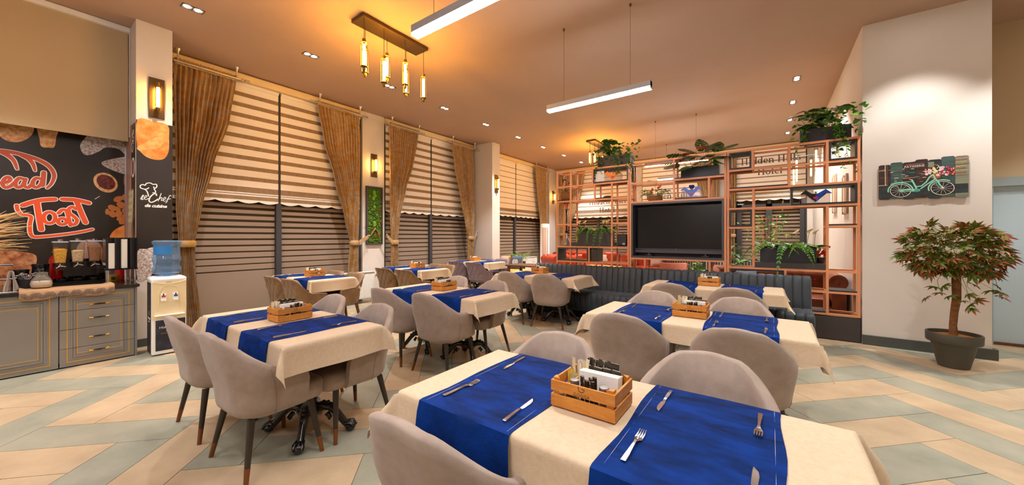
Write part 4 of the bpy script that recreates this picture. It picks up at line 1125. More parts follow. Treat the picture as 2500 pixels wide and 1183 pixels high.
def fern_trough(x, label, L, ncalla, seed):
    z = 1.3025 if seed == 1 else 1.0285; H = .215
    r = trough('planter', label, x, Y0 + .14, z, L, .20, H, 'panel_dark' if seed == 1 else 'panel_black', 'fern and calla planters'); rr = random.Random(seed)
    b = MB()
    for i in range(60): b.ball((rr.uniform(-L / 2 + .03, L / 2 - .03), rr.uniform(-.07, .07), H - .012 + rr.uniform(0, .012)), rr.uniform(.014, .028), 6, 4)
    o = b.build('moss', 'moss_dark', r, smooth=80); o['kind'] = 'stuff'
    for i in range(20):
        px = -L / 2 + .05 + (L - .1) * (i + .5) / 20; k = rr.choice('aab'); a = rr.uniform(-1.2, 1.2) - math.pi / 2 + (.0 if i % 3 else math.pi)
        put_leaf(FR[k], 'frond', r, (px, rr.uniform(-.06, .03), H - .01), (math.cos(a), math.sin(a), rr.uniform(.05, .75)), rr.uniform(-.3, .3), rr.uniform(.75, 1.05))
    if seed == 1:
        for px, s in ((-.22, .95), (-.04, 1.0), (.12, 1.15), (.24, 1.2)): put_leaf(FR['c'], 'frond', r, (px, -.08, H), (.1, -1, .35), 0, s * .9)
        spots = ((-.30, .7), (-.16, .75), (.14, .75), (.20, .6), (.31, .75))
    else:
        put_leaf(FR['c'], 'frond', r, (-.03, -.085, H), (-.22, -1, .2), 0, 1.15)
        spots = ((-.20, 1.0), (-.06, .75), (.12, 1.05), (.22, .95), (.31, .9))
    for i in range(16):
        px = rr.uniform(-L / 2, L / 2); a = rr.uniform(-2.6, -.5) if i % 3 else rr.uniform(.5, 2.6)
        k = rr.choice(('lance', 'lance_d')); d = Vector((math.cos(a) + (px / L) * 2.2, math.sin(a) * .7, rr.uniform(.35, 1.0)))
        put_leaf(LF[k], 'leaf', r, (px, rr.uniform(-.05, .05), H - .01), d, rr.uniform(-.5, .5), rr.uniform(.7, 1.1))
    for px, hh in spots: calla(r, (px, rr.uniform(-.05, .04), H - .01), (.20 + rr.uniform(-.02, .03)) * hh, (rr.uniform(-.05, .05), rr.uniform(-.03, .02)))
    return r
fern_trough(-2.775, 'fern and calla planter on the left shelf tray', .69, 5, 1)
fern_trough(.205, 'fern and calla planter on the right shelf tray', .655, 5, 2)
def trailing(x, y, z, L, label, seed, nbig, nivy, vines, flow, hmul=1.0, lean=0):
    r = trough('planter', label, x, y, z, L, .22, .19, 'panel_black', 'trailing planters on the shelf top'); rr = random.Random(seed); H = .19
    def front_of_wall(c):
        if x + c.x > .88: c.y = -.235 - .04 * rr.random()
        return c
    for k in range(nbig):                                    # umbrella-leaf rosettes
        c = front_of_wall(Vector((rr.uniform(-L / 2 - .02, L / 2 - .02), rr.uniform(-.14, .08), H + rr.uniform(.02, .32) * hmul))); root = Vector((c.x * .6, c.y * .5, H - .03))
        MB().tube([root, (root + c) / 2 + Vector((0, 0, .03)), c], .003, 5).build('stem', 'stem_green', r)
        ax = rdir(rr, .1, .8)
        for j in range(rr.randint(5, 7)):
            a = 2 * math.pi * j / 6 + rr.uniform(-.3, .3); d = Vector((math.cos(a), math.sin(a), -.1)) + ax * .35
            put_leaf(LF['oval_d'] if rr.random() < .55 else LF['oval'], 'leaf', r, c, d, rr.uniform(-.4, .4), rr.uniform(.8, 1.25))
    for k in range(nivy):
        c = front_of_wall(Vector((max(-L / 2 - .05, min(L / 2 + .12, rr.gauss(flow * .08, L * .34))), rr.uniform(-.16, .10), H + rr.uniform(-.10, .25) * hmul)))
        put_leaf(LF[rr.choice(('ivy', 'ivy', 'ivy_b', 'ivy_p'))], 'leaf', r, c, rdir(rr), rr.uniform(-.8, .8), rr.uniform(.8, 1.3))
    for (vx, length, sway) in vines:
        pts = []; n = int(length / .028) + 2
        for i in range(n):
            t = i / (n - 1); pts.append(Vector((vx + sway * t * t + .018 * math.sin(7 * t + seed), -.125 - .03 * math.sin(math.pi * min(t * 1.5, 1)), H + .02 + .03 * math.sin(math.pi * min(1, t * 4)) - length * t)))
        MB().tube(pts, .0022, 5).build('vine', 'stem_green', r)
        for i in range(1, n):
            d = rdir(rr, -.7, .2); d.y -= .6
            put_leaf(LF[rr.choice(('ivy', 'ivy', 'ivy_b'))], 'leaf', r, pts[i], d, rr.uniform(-.6, .6), rr.uniform(.75, 1.2) * (1 - .25 * i / n))
    for k in range(3):
        c = Vector((flow * -.12 + .04 * k, .02, H + .27 * hmul)); MB().tube([(c.x, c.y, H), c], .003, 5).build('flower_stem', 'stem_green', r)
        fl = MB()
        for j in range(5):
            a = 2 * math.pi * j / 5; q = MB(); q.add([(0, 0, 0), (.012, .02, .008), (0, .045, .012), (-.012, .02, .008)], [(0, 1, 2, 3)]); q.xf(Matrix.Translation(c) @ Matrix.Rotation(a, 4, 'Z') @ Matrix.Rotation(.4, 4, 'X')); fl.add(q.v, q.f)
        fl.build('flower', 'petal_yellow', r)
    return r
trailing(-2.38, Y0 + .14, 2.7315, .62, 'trailing green planter on top of the left shelf unit', 11, 15, 120, ((-.30, .40, -.06), (-.24, .33, .03), (.02, .33, .05), (.12, .38, -.02), (.30, .55, .08), (.34, .36, .06), (.27, .26, .02)), .6)
trailing(.62, Y0 + .16, 2.7385, .54, 'large trailing green planter on top of the right shelf unit, by the cream wall', 12, 18, 130, ((-.26, .36, -.04), (-.22, .26, .02), (.08, .30, .03), (.13, .62, .06), (.16, .70, .20), (.10, .46, .02), (.30, .40, .10)), 1.0, .9)
# monstera and anthurium trough in the middle unit
r = trough('planter', 'black trough of monstera leaves and red anthuriums above the television', -.945, Y0 + .15, 2.3995, .55, .22, .16, 'panel_black'); rr = random.Random(5)
def monstera():
    b = MB(); n = 6; L = .23
    def pt(s, w, y): return (s * w, y, -1.1 * y * y - .30 * w)
    for s in (-1, 1):
        for i in range(n):
            t0, t1 = i / n, (i + .86) / n; w0 = .12 * math.sin(math.pi * (t0 * .74 + .24)) ** .8; w1 = .12 * math.sin(math.pi * (t1 * .74 + .24)) ** .8 if i < n - 1 else .004
            y0, y1 = L * t0, L * t1; tm = L * (i + .93) / n
            b.add([pt(s, 0, y0), pt(s, w0 * .5, y0 + .012), pt(s, w0, y0 + .030), pt(s, w1, y1 + .028), pt(s, w1 * .5, y1 + .012), pt(s, w1 * .3, tm + .006), pt(s, 0, tm)], [(0, 1, 5, 6), (1, 4, 5), (1, 2, 3, 4)])
        b.add([pt(s, 0, 0), pt(s, .05, -.035), pt(s, .105, .0), pt(s, .115, .03), pt(s, .0, .012)], [(0, 1, 2, 4), (2, 3, 4)])
    return b.mesh('monstera_leaf', 'leaf_deep', 180)
MO = monstera()
for (px, py, pz, d, s) in ((-.30, -.10, .22, (-1, -.9, .1), 1.1), (-.16, -.13, .18, (-.45, -1, -.15), 1.3), (.02, -.13, .23, (.05, -1, .05), 1.2), (.18, -.11, .27, (.6, -1, .15), 1.15), (.28, -.05, .28, (1, -.6, .2), 1.05), (-.24, -.03, .36, (-1, -.5, .45), 1.1), (-.08, -.03, .42, (-.8, -.7, .5), 1.1), (.16, .0, .43, (.5, -.8, .5), 1.1), (.28, .02, .42, (1, -.4, .45), 1.1), (-.05, -.10, .33, (-.7, -1, .2), 1.0), (.10, -.12, .30, (.2, -1, .2), 1.0), (-.34, .0, .27, (-1, -.2, .3), 1.0), (.06, .03, .46, (-.2, -.6, .8), .9), (.24, -.09, .22, (.4, -1, -.1), .9)):
    MB().tube([(px * .4, py * .3, .13), (px * .8, py * .8, pz), (px, py, pz)], .003, 5).build('stem', 'stem_green', r)
    put_leaf(MO, 'leaf', r, (px, py, pz), d, rr.uniform(-.3, .3), s)
for k in range(14): put_leaf(LF['lance'], 'leaf', r, (rr.uniform(-.2, .25), rr.uniform(-.08, .05), .14), rdir(rr, .3, 1.2), 0, rr.uniform(.6, .9))
for (px, py, pz) in ((-.18, -.09, .37), (.03, -.08, .45), (.12, -.08, .44), (.26, -.07, .46), (-.27, -.11, .30)):
    MB().tube([(px * .5, py, .13), (px, py, pz)], .003, 5).build('flower_stem', 'stem_green', r)
    f = put_leaf(leaf_mesh(.13, .13, .5, 'petal_red', 'heart', .15), 'flower', r, (px - .03, py + .03, pz), (.55, -1, .75), 0, 1)
    MB().tube([(0, .03, .004), (0, .055, .055)], .0045, 6).build('spadix', 'petal_yellow', f)
# bark basket with berries
r = thing('bark_basket_plant', 'bark basket of dark sprigs and orange berries above the television', 'plant', (-1.65, Y0 + .12, 2.0385)); rr = random.Random(8)
MB().lathe([(.105, 0), (.118, .01), (.120, .085), (.112, .09), (.105, .07)], 20).build('basket', 'wicker', r, smooth=50)
for k in range(26):
    a = rr.uniform(0, 2 * math.pi); ln = rr.uniform(.10, .21); p0 = Vector((.06 * math.cos(a), .06 * math.sin(a), .08)); p1 = p0 + Vector((math.cos(a) * ln, math.sin(a) * ln * .7, rr.uniform(.0, .13))); p2 = p1 + Vector((math.cos(a) * .05, math.sin(a) * .03, -.06))
    MB().tube([p0, (p0 + p1) / 2 + Vector((0, 0, .03)), p1, p2], .002, 4).build('sprig', 'stem_green', r)
    for j in range(9):
        t = .25 + .75 * j / 8; q = p0 + (p1 - p0) * t + Vector((0, 0, .03 * math.sin(math.pi * t)))
        put_leaf(LF['small_d' if rr.random() < .6 else 'small'], 'leaf', r, q, rdir(rr, -.3, .6) + (p1 - p0) * 3, rr.uniform(-.5, .5), rr.uniform(.8, 1.2))
MB().tube([(0, 0, .08), (.0, 0, .25), (.03, 0, .36)], .003, 5).build('stem', 'stem_green', r)
for j, (px, pz) in enumerate(((-.06, .18), (-.04, .21), (-.05, .145), (.07, .235), (.095, .25), (.055, .225))): MB().ball((px, -.05, pz), .02, 8, 6).build('berry', 'petal_orange', r, smooth=60)
for (px, pz, s) in ((-.09, .38, -1), (.07, .38, 1), (.10, .39, 1), (-.02, .37, -1)): put_leaf(LF['oval'], 'leaf', r, (px * .7, 0, pz - .02), (s, -.2, .2), 0, .8)
# wicker pot plant in the leftmost column, and a sprig in the cell above it
r = thing('wicker_pot_plant', 'fern in a wicker pot high in the leftmost shelf column', 'plant', (-3.40, Y0 + .14, 2.1525)); rr = random.Random(9)
MB().lathe([(.085, 0), (.115, .02), (.125, .10), (.12, .165), (.11, .165), (.10, .14)], 18).build('pot', 'wicker', r, smooth=50)
for k in range(60): put_leaf(LF['small' if k % 2 else 'small_d'], 'leaf', r, (rr.gauss(0, .09), rr.gauss(-.02, .06), .17 + rr.uniform(0, .08)), rdir(rr, -.5, .8), 0, rr.uniform(1, 1.7))
for k in range(7):
    a = rr.uniform(-1, 1); c = Vector((.10 * a, rr.uniform(-.06, .06), rr.uniform(.30, .50))); MB().tube([(0, 0, .15), (c.x * .5, 0, .3), c], .002, 4).build('sprig', 'leg_dark', r)
    put_leaf(LF['small'], 'leaf', r, c, rdir(rr), 0, 1.5)
    MB().ball((c.x * .9, c.y, c.z - .05), .016, 8, 6).build('fig', 'leg_dark', r, smooth=60)
# dry cap left on the board, speaker, hookah, kerchief stands
tag(MB().lathe([(.09, 0), (.095, .012), (.08, .03), (.03, .038)], 18, (-2.53, Y0 + .16, 2.1525)).build('dark_bowl', 'base_black', None, smooth=50), 'low dark bowl on the board left of the television shelf', 'bowl')
r = thing('loudspeaker', 'small black loudspeaker on the shelf left of the television', 'loudspeaker', (-2.225, Y0 + .12, 1.2425))
MB().box(-.088, .088, -.07, .07, 0, .215).build('cabinet', 'black_gloss', r, bevel=.012); MB().box(-.076, .076, -.0735, -.069, .012, .203).build('grille', 'panel_black', r, bevel=.004)
MB().box(.012, .058, -.0755, -.0733, .018, .052).build('badge', 'steel', r); MB().tube([(-.03, 0, .214), (-.02, 0, .23), (.0, 0, .23), (.01, 0, .214)], .004, 6).build('bracket', 'black_gloss', r)
r = thing('hookah', 'glass water pipe with a clay bowl in the leftmost shelf column', 'water pipe', (-3.41, Y0 + .15, 1.2245))
MB().lathe([(.075, .002), (.090, .008), (.088, .03), (.055, .16), (.03, .245), (.024, .27), (.022, .268), (.028, .24), (.053, .155), (.084, .03), (.07, .01)], 20).build('vase', 'glass', r, smooth=60)
MB().lathe([(.11, 0), (.11, .006), (.10, .008)], 20).build('saucer', 'plank_edge', r, smooth=40)
MB().lathe([(.03, .262), (.032, .30), (.014, .31), (.013, .40), (.017, .41), (.013, .42), (.012, .69), (.018, .70), (.016, .74)], 14).build('stem', 'black_gloss', r, smooth=50)
MB().lathe([(.012, .735), (.10, .742), (.105, .748), (.012, .752)], 20).build('tray', 'steel_dull', r, smooth=40)
MB().lathe([(.014, .752), (.022, .78), (.036, .82), (.04, .86), (.034, .865), (.02, .82)], 14).build('clay_bowl', 'petal_orange', r, smooth=50)
MB().tube([(.01, -.01, .31), (.05, -.03, .33), (.075, -.04, .355)], .007, 8).build('hose_port', 'steel', r, smooth=50)
def kerchief_stand(x, z, y, w, label, m1, m2, knob, emb=True):
    """acrylic display box draped with a pointed kerchief"""
    r = thing('kerchief_stand', label, 'display', (x, y, z), 0, 'kerchief display stands')
    MB().box(-w / 2, w / 2, -.05, .05, 0, .125).build('acrylic_box', 'acrylic', r)
    k = MB(); e = w / 2 + .02; t = .128
    k.prism([(-e, t - .002), (-.06, t), (0, t), (.06, t), (e, t - .002), (e * .62, t + .062), (.04, t + .005), (-.04, t + .005), (-e * .62, t + .062)], -.054, -.050, 'y')
    k.build('collar', m1, r)
    MB().prism([(-w * .37, t - .001), (w * .37, t - .001), (0, .012)], -.058, -.0545, 'y').build('pointed_flap', m2, r)
    MB().add([(-e, -.054, t), (e, -.054, t), (e * .9, .05, t + .012), (-e * .9, .05, t + .012)], [(0, 1, 2, 3)]).build('top_cloth', m1, r)
    if emb: MB().box(-.022, .022, -.0605, -.0583, t - .07, t - .04).build('emblem', 'emblem_red', r)
    if knob: MB().lathe([(.008, t + .01), (.03, t + .03), (.045, t + .06), (.04, t + .085), (.02, t + .088), (.012, t + .07)], 16, (0, 0, 0)).build('cup', knob, r, smooth=50)
    MB().ball((.004, -.02, t + .022), .013, 8, 6).build('pin', 'steel', r, smooth=60)
    return r
kerchief_stand(-1.065, 2.0565, Y0 + .10, .29, 'clear stand with a blue pointed kerchief above the television', 'kerchief_blue', 'kerchief_blue', 'kerchief_navy')
kerchief_stand(-2.40, 2.4555, Y0 + .10, .30, 'clear stand with an orange pointed kerchief in the top left box', 'kerchief_orange', 'kerchief_orange', None)
k = kerchief_stand(.52, 1.8785, Y0 + .10, .31, 'clear stand with a black and blue kerchief in the right shelf box', 'kerchief_black', 'kerchief_black', None)
MB().prism([(0, .127), (.092, .127), (0, .014)], -.0590, -.0583, 'y').build('blue_half', 'kerchief_blue', k)
MB().prism([(.02, .131), (.174, .128), (.108, .190)], -.0565, -.0548, 'y').build('blue_half', 'kerchief_blue', k)
kerchief_stand(-2.19, 1.2425, Y0 + .26, .24, 'clear stand with a blue kerchief half hidden by the loudspeaker', 'kerchief_navy', 'kerchief_blue', None)
tag(MB().box(-2.725, -2.56, Y0 + .03, Y0 + .036, 2.4555, 2.66).build('white_card', 'paper_white', None), 'white card standing in the top left shelf box', 'card')
ART = {'TOAST':[[(0.099,1.777),(0.171,1.822),(0.248,1.854),(0.333,1.869)],[(0.198,1.831),(0.213,1.669),(0.232,1.491)],[(0.394,1.875),(0.495,1.874),(0.607,1.844)],[(0.503,1.866),(0.543,1.715),(0.58,1.588)],[(0.362,1.698),(0.392,1.742),(0.424,1.731),(0.438,1.665),(0.457,1.547)],[(0.5,1.758),(0.471,1.783),(0.443,1.754),(0.448,1.703),(0.485,1.66),(0.509,1.616),(0.49,1.563),(0.455,1.569)]],'TOAST_O':[[(0.337,1.641),(0.334,1.614),(0.324,1.591),(0.309,1.576),(0.292,1.57),(0.275,1.575),(0.261,1.589),(0.251,1.611),(0.248,1.637),(0.251,1.664),(0.261,1.687),(0.275,1.702),(0.292,1.709),(0.309,1.704),(0.324,1.69),(0.334,1.668)],[(0.425,1.598),(0.423,1.583),(0.415,1.57),(0.404,1.562),(0.392,1.558),(0.379,1.561),(0.368,1.569),(0.361,1.581),(0.359,1.595),(0.361,1.61),(0.368,1.623),(0.379,1.631),(0.392,1.635),(0.404,1.632),(0.415,1.625),(0.423,1.612)]],'SLICE':[(0.056,1.774),(0.062,1.723),(0.091,1.669),(0.155,1.649),(0.149,1.553),(0.152,1.454),(0.179,1.404),(0.275,1.412),(0.42,1.438),(0.543,1.469),(0.637,1.502)],'EAD':[[(-0.053,2.023),(-0.01,2.037),(0.012,2.072),(-0.002,2.099),(-0.027,2.071),(-0.04,2.015),(-0.022,1.974),(0.014,1.994),(0.042,2.039)],[(0.104,2.088),(0.071,2.094),(0.046,2.033),(0.062,1.983),(0.097,2.014),(0.118,2.09)],[(0.115,2.086),(0.108,2.012),(0.137,1.992),(0.171,2.048)],[(0.231,2.105),(0.192,2.11),(0.167,2.047),(0.186,1.997),(0.226,2.032),(0.244,2.114)],[(0.25,2.189),(0.245,2.085),(0.241,2.028)]],'LOAF':[(-0.103,2.387),(-0.01,2.391),(0.087,2.377),(0.213,2.331),(0.292,2.265),(0.328,2.169),(0.31,2.065),(0.275,2.0)],'SLASH':[[(-0.041,2.377),(0.002,2.342),(0.038,2.286),(0.059,2.197)],[(0.095,2.37),(0.141,2.332),(0.171,2.274),(0.186,2.198)]],'PIE':[(0.179,2.714),(0.169,2.645),(0.139,2.583),(0.096,2.536),(0.046,2.512),(-0.003,2.515),(-0.044,2.542),(-0.071,2.589),(-0.08,2.65),(-0.071,2.715),(-0.044,2.775),(-0.003,2.823),(0.046,2.849),(0.096,2.85),(0.139,2.825),(0.169,2.777)],'BATON':[(0.207,2.742),(0.355,2.757),(0.344,2.638),(0.33,2.515),(0.283,2.497),(0.231,2.501),(0.218,2.595)],'CRO':[[(0.534,2.572),(0.568,2.665),(0.637,2.75),(0.862,2.77),(0.955,2.759),(0.955,2.516),(0.872,2.597),(0.755,2.592),(0.693,2.527),(0.612,2.465),(0.558,2.477)],[(0.719,2.392),(0.808,2.448),(0.955,2.492),(0.955,2.273),(0.819,2.298),(0.739,2.344)]],'TART':[[(0.856,2.066),(0.834,2.027),(0.8,2.002),(0.759,1.997),(0.718,2.012),(0.682,2.044),(0.657,2.087),(0.646,2.137),(0.651,2.184),(0.672,2.223),(0.704,2.248),(0.745,2.255),(0.787,2.242),(0.824,2.211),(0.85,2.167),(0.862,2.116)],[(0.836,2.085),(0.82,2.056),(0.794,2.038),(0.762,2.035),(0.73,2.046),(0.701,2.07),(0.682,2.104),(0.673,2.141),(0.676,2.177),(0.692,2.206),(0.717,2.224),(0.748,2.228),(0.781,2.217),(0.81,2.194),(0.83,2.16),(0.84,2.122)]],'ALM':[[(0.911,1.938),(0.907,1.913),(0.887,1.889),(0.86,1.876),(0.835,1.879),(0.823,1.896),(0.828,1.921),(0.847,1.945),(0.874,1.958),(0.899,1.956)],[(0.854,1.774),(0.841,1.757),(0.817,1.753),(0.793,1.765),(0.776,1.788),(0.773,1.812),(0.786,1.83),(0.809,1.834),(0.834,1.822),(0.851,1.8)],[(0.936,1.813),(0.921,1.795),(0.896,1.794),(0.87,1.81),(0.854,1.837),(0.853,1.864),(0.868,1.882),(0.893,1.884),(0.919,1.868),(0.935,1.841)],[(0.952,1.948),(0.947,1.923),(0.933,1.907),(0.917,1.906),(0.904,1.92),(0.899,1.944),(0.904,1.969),(0.917,1.985),(0.933,1.987),(0.947,1.973)],[(0.847,1.684),(0.832,1.668),(0.81,1.668),(0.79,1.685),(0.778,1.712),(0.78,1.738),(0.794,1.754),(0.816,1.754),(0.837,1.738),(0.848,1.711)],[(0.905,1.716),(0.899,1.689),(0.881,1.672),(0.86,1.671),(0.842,1.687),(0.836,1.712),(0.842,1.739),(0.86,1.756),(0.881,1.757),(0.899,1.742)],[(0.911,1.66),(0.908,1.64),(0.894,1.624),(0.875,1.618),(0.859,1.625),(0.851,1.642),(0.855,1.662),(0.868,1.678),(0.887,1.683),(0.903,1.677)],[(0.95,1.637),(0.948,1.612),(0.932,1.588),(0.907,1.574),(0.884,1.576),(0.872,1.593),(0.874,1.618),(0.89,1.642),(0.914,1.656),(0.937,1.654)],[(0.954,1.762),(0.949,1.739),(0.936,1.724),(0.919,1.723),(0.906,1.737),(0.901,1.759),(0.906,1.782),(0.919,1.797),(0.936,1.798),(0.949,1.785)],[(0.787,1.741),(0.783,1.717),(0.773,1.702),(0.762,1.701),(0.752,1.715),(0.749,1.739),(0.752,1.763),(0.762,1.779),(0.773,1.779),(0.783,1.765)],[(0.888,1.76),(0.877,1.749),(0.86,1.75),(0.844,1.763),(0.835,1.783),(0.835,1.801),(0.846,1.812),(0.863,1.811),(0.879,1.799),(0.889,1.779)],[(0.956,1.69),(0.951,1.668),(0.938,1.655),(0.921,1.654),(0.908,1.666),(0.903,1.687),(0.908,1.708),(0.921,1.722),(0.938,1.722),(0.951,1.71)],[(0.948,2.175),(0.946,2.127),(0.938,2.097),(0.928,2.095),(0.92,2.124),(0.917,2.171),(0.92,2.219),(0.928,2.249),(0.938,2.25),(0.946,2.222)]],'BUN2':[(0.795,1.382),(0.824,1.485),(0.9,1.55),(0.955,1.568),(0.955,1.365)],'LONG':[(-0.113,1.244),(-0.057,1.25),(0.02,1.245),(0.119,1.222),(0.189,1.185),(0.198,1.11),(0.181,1.014),(0.164,0.919),(0.02,0.839),(-0.113,0.853)],'DISH':[(0.726,1.218),(0.717,1.16),(0.692,1.112),(0.655,1.082),(0.612,1.073),(0.57,1.086),(0.534,1.12),(0.511,1.169),(0.503,1.225),(0.511,1.281),(0.534,1.328),(0.57,1.36),(0.612,1.371),(0.655,1.359),(0.692,1.326),(0.717,1.277)],'LONG2':[(0.681,1.129),(0.834,1.215),(1.062,1.248),(1.062,0.806),(0.681,0.843)],'BUN':[(0.952,2.894),(1.096,2.909),(1.238,2.891),(1.25,2.721),(1.246,2.547),(1.203,2.442),(1.124,2.412),(1.036,2.433),(0.978,2.495),(0.952,2.557)],'BUN_IN':[(0.954,2.55),(1.02,2.609),(1.096,2.687),(1.186,2.722),(1.203,2.664),(1.141,2.573),(1.031,2.528),(0.962,2.507)],'ROLL':[(0.954,1.218),(1.031,1.246),(1.118,1.252),(1.118,0.997),(1.053,0.88),(0.954,0.859)],'HAT':[[(1.055,1.931),(1.04,1.99),(1.018,2.015),(0.984,2.027),(0.98,2.059),(1.004,2.074),(1.022,2.067),(1.036,2.093),(1.069,2.103),(1.096,2.088),(1.127,2.092),(1.13,2.058),(1.11,2.036),(1.102,2.055)],[(1.107,2.028),(1.121,1.986),(1.094,1.978)],[(1.018,2.015),(1.042,2.024),(1.055,2.038)]],'TXT':[[(0.988,1.88),(1.085,1.865),(1.267,1.872)],[(0.988,1.85),(1.209,1.836)]]}
# ------------------------------------------------------------------ printed bread poster on the wall behind the buffet and on the pillar
pw = thing('bread_poster', 'black bread poster lettered ead and Toast, on the wall above the buffet', 'poster', (-7.197, 0, 0))
def off(pts): return pts
MB().box(0, .003, -3.3, .925, .86, 2.85).build('sheet', 'poster_black', pw)
def print_poly(pts, m, name, h, parent=pw): MB().prism(smooth_ring(pts), h - .0008, h, 'x').build(name, m, parent)
def print_line(pts, w, m, name, h, parent=pw): MB().ribbon(pts, w, h - .0008, h, 'x').build(name, m, parent)
def print_ring(pts, w, m, name, h, parent=pw): MB().ribbon(smooth_ring(pts), w, h - .0008, h, 'x', closed=True).build(name, m, parent)
for p in ART['CRO']: print_poly(p, 'print_flour', 'printed_croissant', .004)
print_poly(ART['PIE'], 'print_crust', 'printed_pie', .004); print_poly(ART['BATON'], 'print_crust', 'printed_roll', .004)
print_poly(ART['TART'][0], 'print_crust', 'printed_tart', .004); print_poly(ART['TART'][1], 'print_jam', 'printed_jam', .0048)
for i, p in enumerate(ART['ALM']): print_poly(p, 'print_almond', 'printed_almond', .004 + .0003 * (i % 4))
print_poly(ART['BUN2'], 'print_loaf', 'printed_bun', .004); print_poly(ART['LONG'], 'print_stone', 'printed_loaf', .0042); print_poly(ART['LONG2'], 'print_stone', 'printed_loaf', .0041); print_poly(ART['DISH'], 'print_pink', 'printed_dish', .0040)
def thick(w, l): return w
for (lw, m, h, nm) in ((.040, 'print_white', .0045, 'lettering_outline'), (.026, 'print_orange', .0055, 'lettering')):
    k = lw - .026
    q = 0
    for l in ART['TOAST']: q += .00004; print_line(smooth(l), .046 + k if len(l) < 5 else .034 + k, m, nm, h + q)
    for l in ART['TOAST_O']: q += .00004; print_ring(l, .034 + k, m, nm, h + q)
    print_line(smooth(ART['SLICE']), .030 + k, m, nm, h)
    m2 = m if m == 'print_white' else 'print_red'
    for l in ART['EAD']: q += .00004; print_line(smooth(l), (.032 if len(l) > 3 else .038) + k, m2, nm, h + q)
    L_ = smooth(ART['LOAF']); n = len(L_); print_line(L_, [(.040 if i < n * .5 else .040 - .040 * (i / n - .5)) + k for i in range(n)], m2, nm, h)
    for l in ART['SLASH']:
        l = smooth(l); n = len(l); q += .00004; print_line(l, [.046 - .030 * (i / n) ** 1.5 + k for i in range(n)], m2, nm, h + q)
print_line([(.66, 1.90), (.70, 1.94)], .006, 'print_white', 'scratch', .004)
pp = thing('pillar_poster', 'black poster on the pillar face with a bun, chef hat and le Chef de cuisine', 'poster', (-6.539, 0, 0))
MB().box(0, .002, .942, 1.284, .86, 2.895).build('sheet', 'poster_black', pp)
print_poly(ART['BUN'], 'print_loaf', 'printed_bun', .003, pp); print_poly(ART['BUN_IN'], 'print_loaf_pale', 'printed_crumb', .0038, pp); print_poly(ART['ROLL'], 'print_flour', 'printed_roll', .003, pp)
for l in ART['HAT']: print_line(smooth(l), .011, 'print_white', 'chef_hat_line', .003, pp)
CHEF = [[(0.981,1.886),(0.999,1.933),(1.009,1.937),(0.999,1.905),(0.99,1.883),(0.999,1.88),(1.009,1.892)],[(1.014,1.903),(1.034,1.915),(1.039,1.933),(1.027,1.935),(1.017,1.91),(1.022,1.886),(1.039,1.887),(1.051,1.902)],[(1.128,1.945),(1.125,1.966),(1.099,1.96),(1.068,1.916),(1.059,1.871),(1.08,1.852),(1.119,1.876),(1.14,1.899)],[(1.144,1.875),(1.164,1.943),(1.174,1.979),(1.156,1.901),(1.172,1.924),(1.182,1.914),(1.174,1.884),(1.19,1.886)],[(1.195,1.897),(1.214,1.909),(1.216,1.928),(1.203,1.926),(1.194,1.897),(1.2,1.876),(1.224,1.885)],[(1.272,1.951),(1.259,1.96),(1.243,1.923),(1.227,1.867),(1.214,1.857)],[(1.229,1.905),(1.264,1.914)]]
for i, l in enumerate(CHEF): MB().ribbon(smooth(l), .0125 if i == 2 else .0068, .0022 + .00005 * i, .003 + .00005 * i, 'x').build('lettering', 'print_white', pp)
for body, size, yy, zz, sh in (('de cuisine', .058, 1.12, 1.790, .35),):
    me = text_mesh(body, size, .001, 'print_white', sh, spacing=.92, offset=.002); link('lettering', me, pp, (.003, yy, zz), (R(90), 0, R(90)))
pt = thing('pillar_side_poster', 'narrow glossy strip with wheat ears and a plate on the pillar side by the cups', 'poster', (0, .939, 0))
MB().box(-7.19, -6.542, -.002, 0, .86, 2.87).build('sheet', 'print_pink', pt)
MB().box(-6.80, -6.56, -.0026, -.002, 1.1, 2.86).build('sheet_dark', 'poster_black', pt)
pl = [( -6.69 + .10 * math.cos(a * math.pi / 10), 2.30 + .13 * math.sin(a * math.pi / 10)) for a in range(20)]
MB().prism(pl, -.004, -.0026, 'y').build('printed_plate', 'print_white', pt); MB().prism([(-6.69 + (x + 6.69) * .75, 2.30 + (z - 2.30) * .75) for x, z in pl], -.0045, -.004, 'y').build('printed_grains', 'print_jam', pt)
rr = random.Random(4)
for k in range(5):
    x0 = -6.78 - .06 * k + .02; MB().ribbon([(x0, 1.3), (x0 + .03, 1.7), (x0 + .08, 2.02)], .006, -.004, -.0026, 'y').build('printed_stalk', 'print_wheat', pt)
    for j in range(9):
        z = 1.62 + .045 * j; x = x0 + .02 + (z - 1.62) * .16 + (.018 if j % 2 else -.018)
        MB().prism([(x + .016 * math.cos(a * math.pi / 4), z + .028 * math.sin(a * math.pi / 4)) for a in range(8)], -.0046, -.004, 'y').build('printed_grain', 'print_wheat', pt)
me = text_mesh('Cafe', .17, .001, 'print_white', .3); link('lettering', me, pt, (-6.67, -.0032, 2.62), (R(90), R(-78), 0))
tag(MB().box(-7.192, -7.182, .925, .937, .86, 2.86).build('corner_trim', 'steel', None), 'bright metal trim strip in the poster corner', 'trim strip')
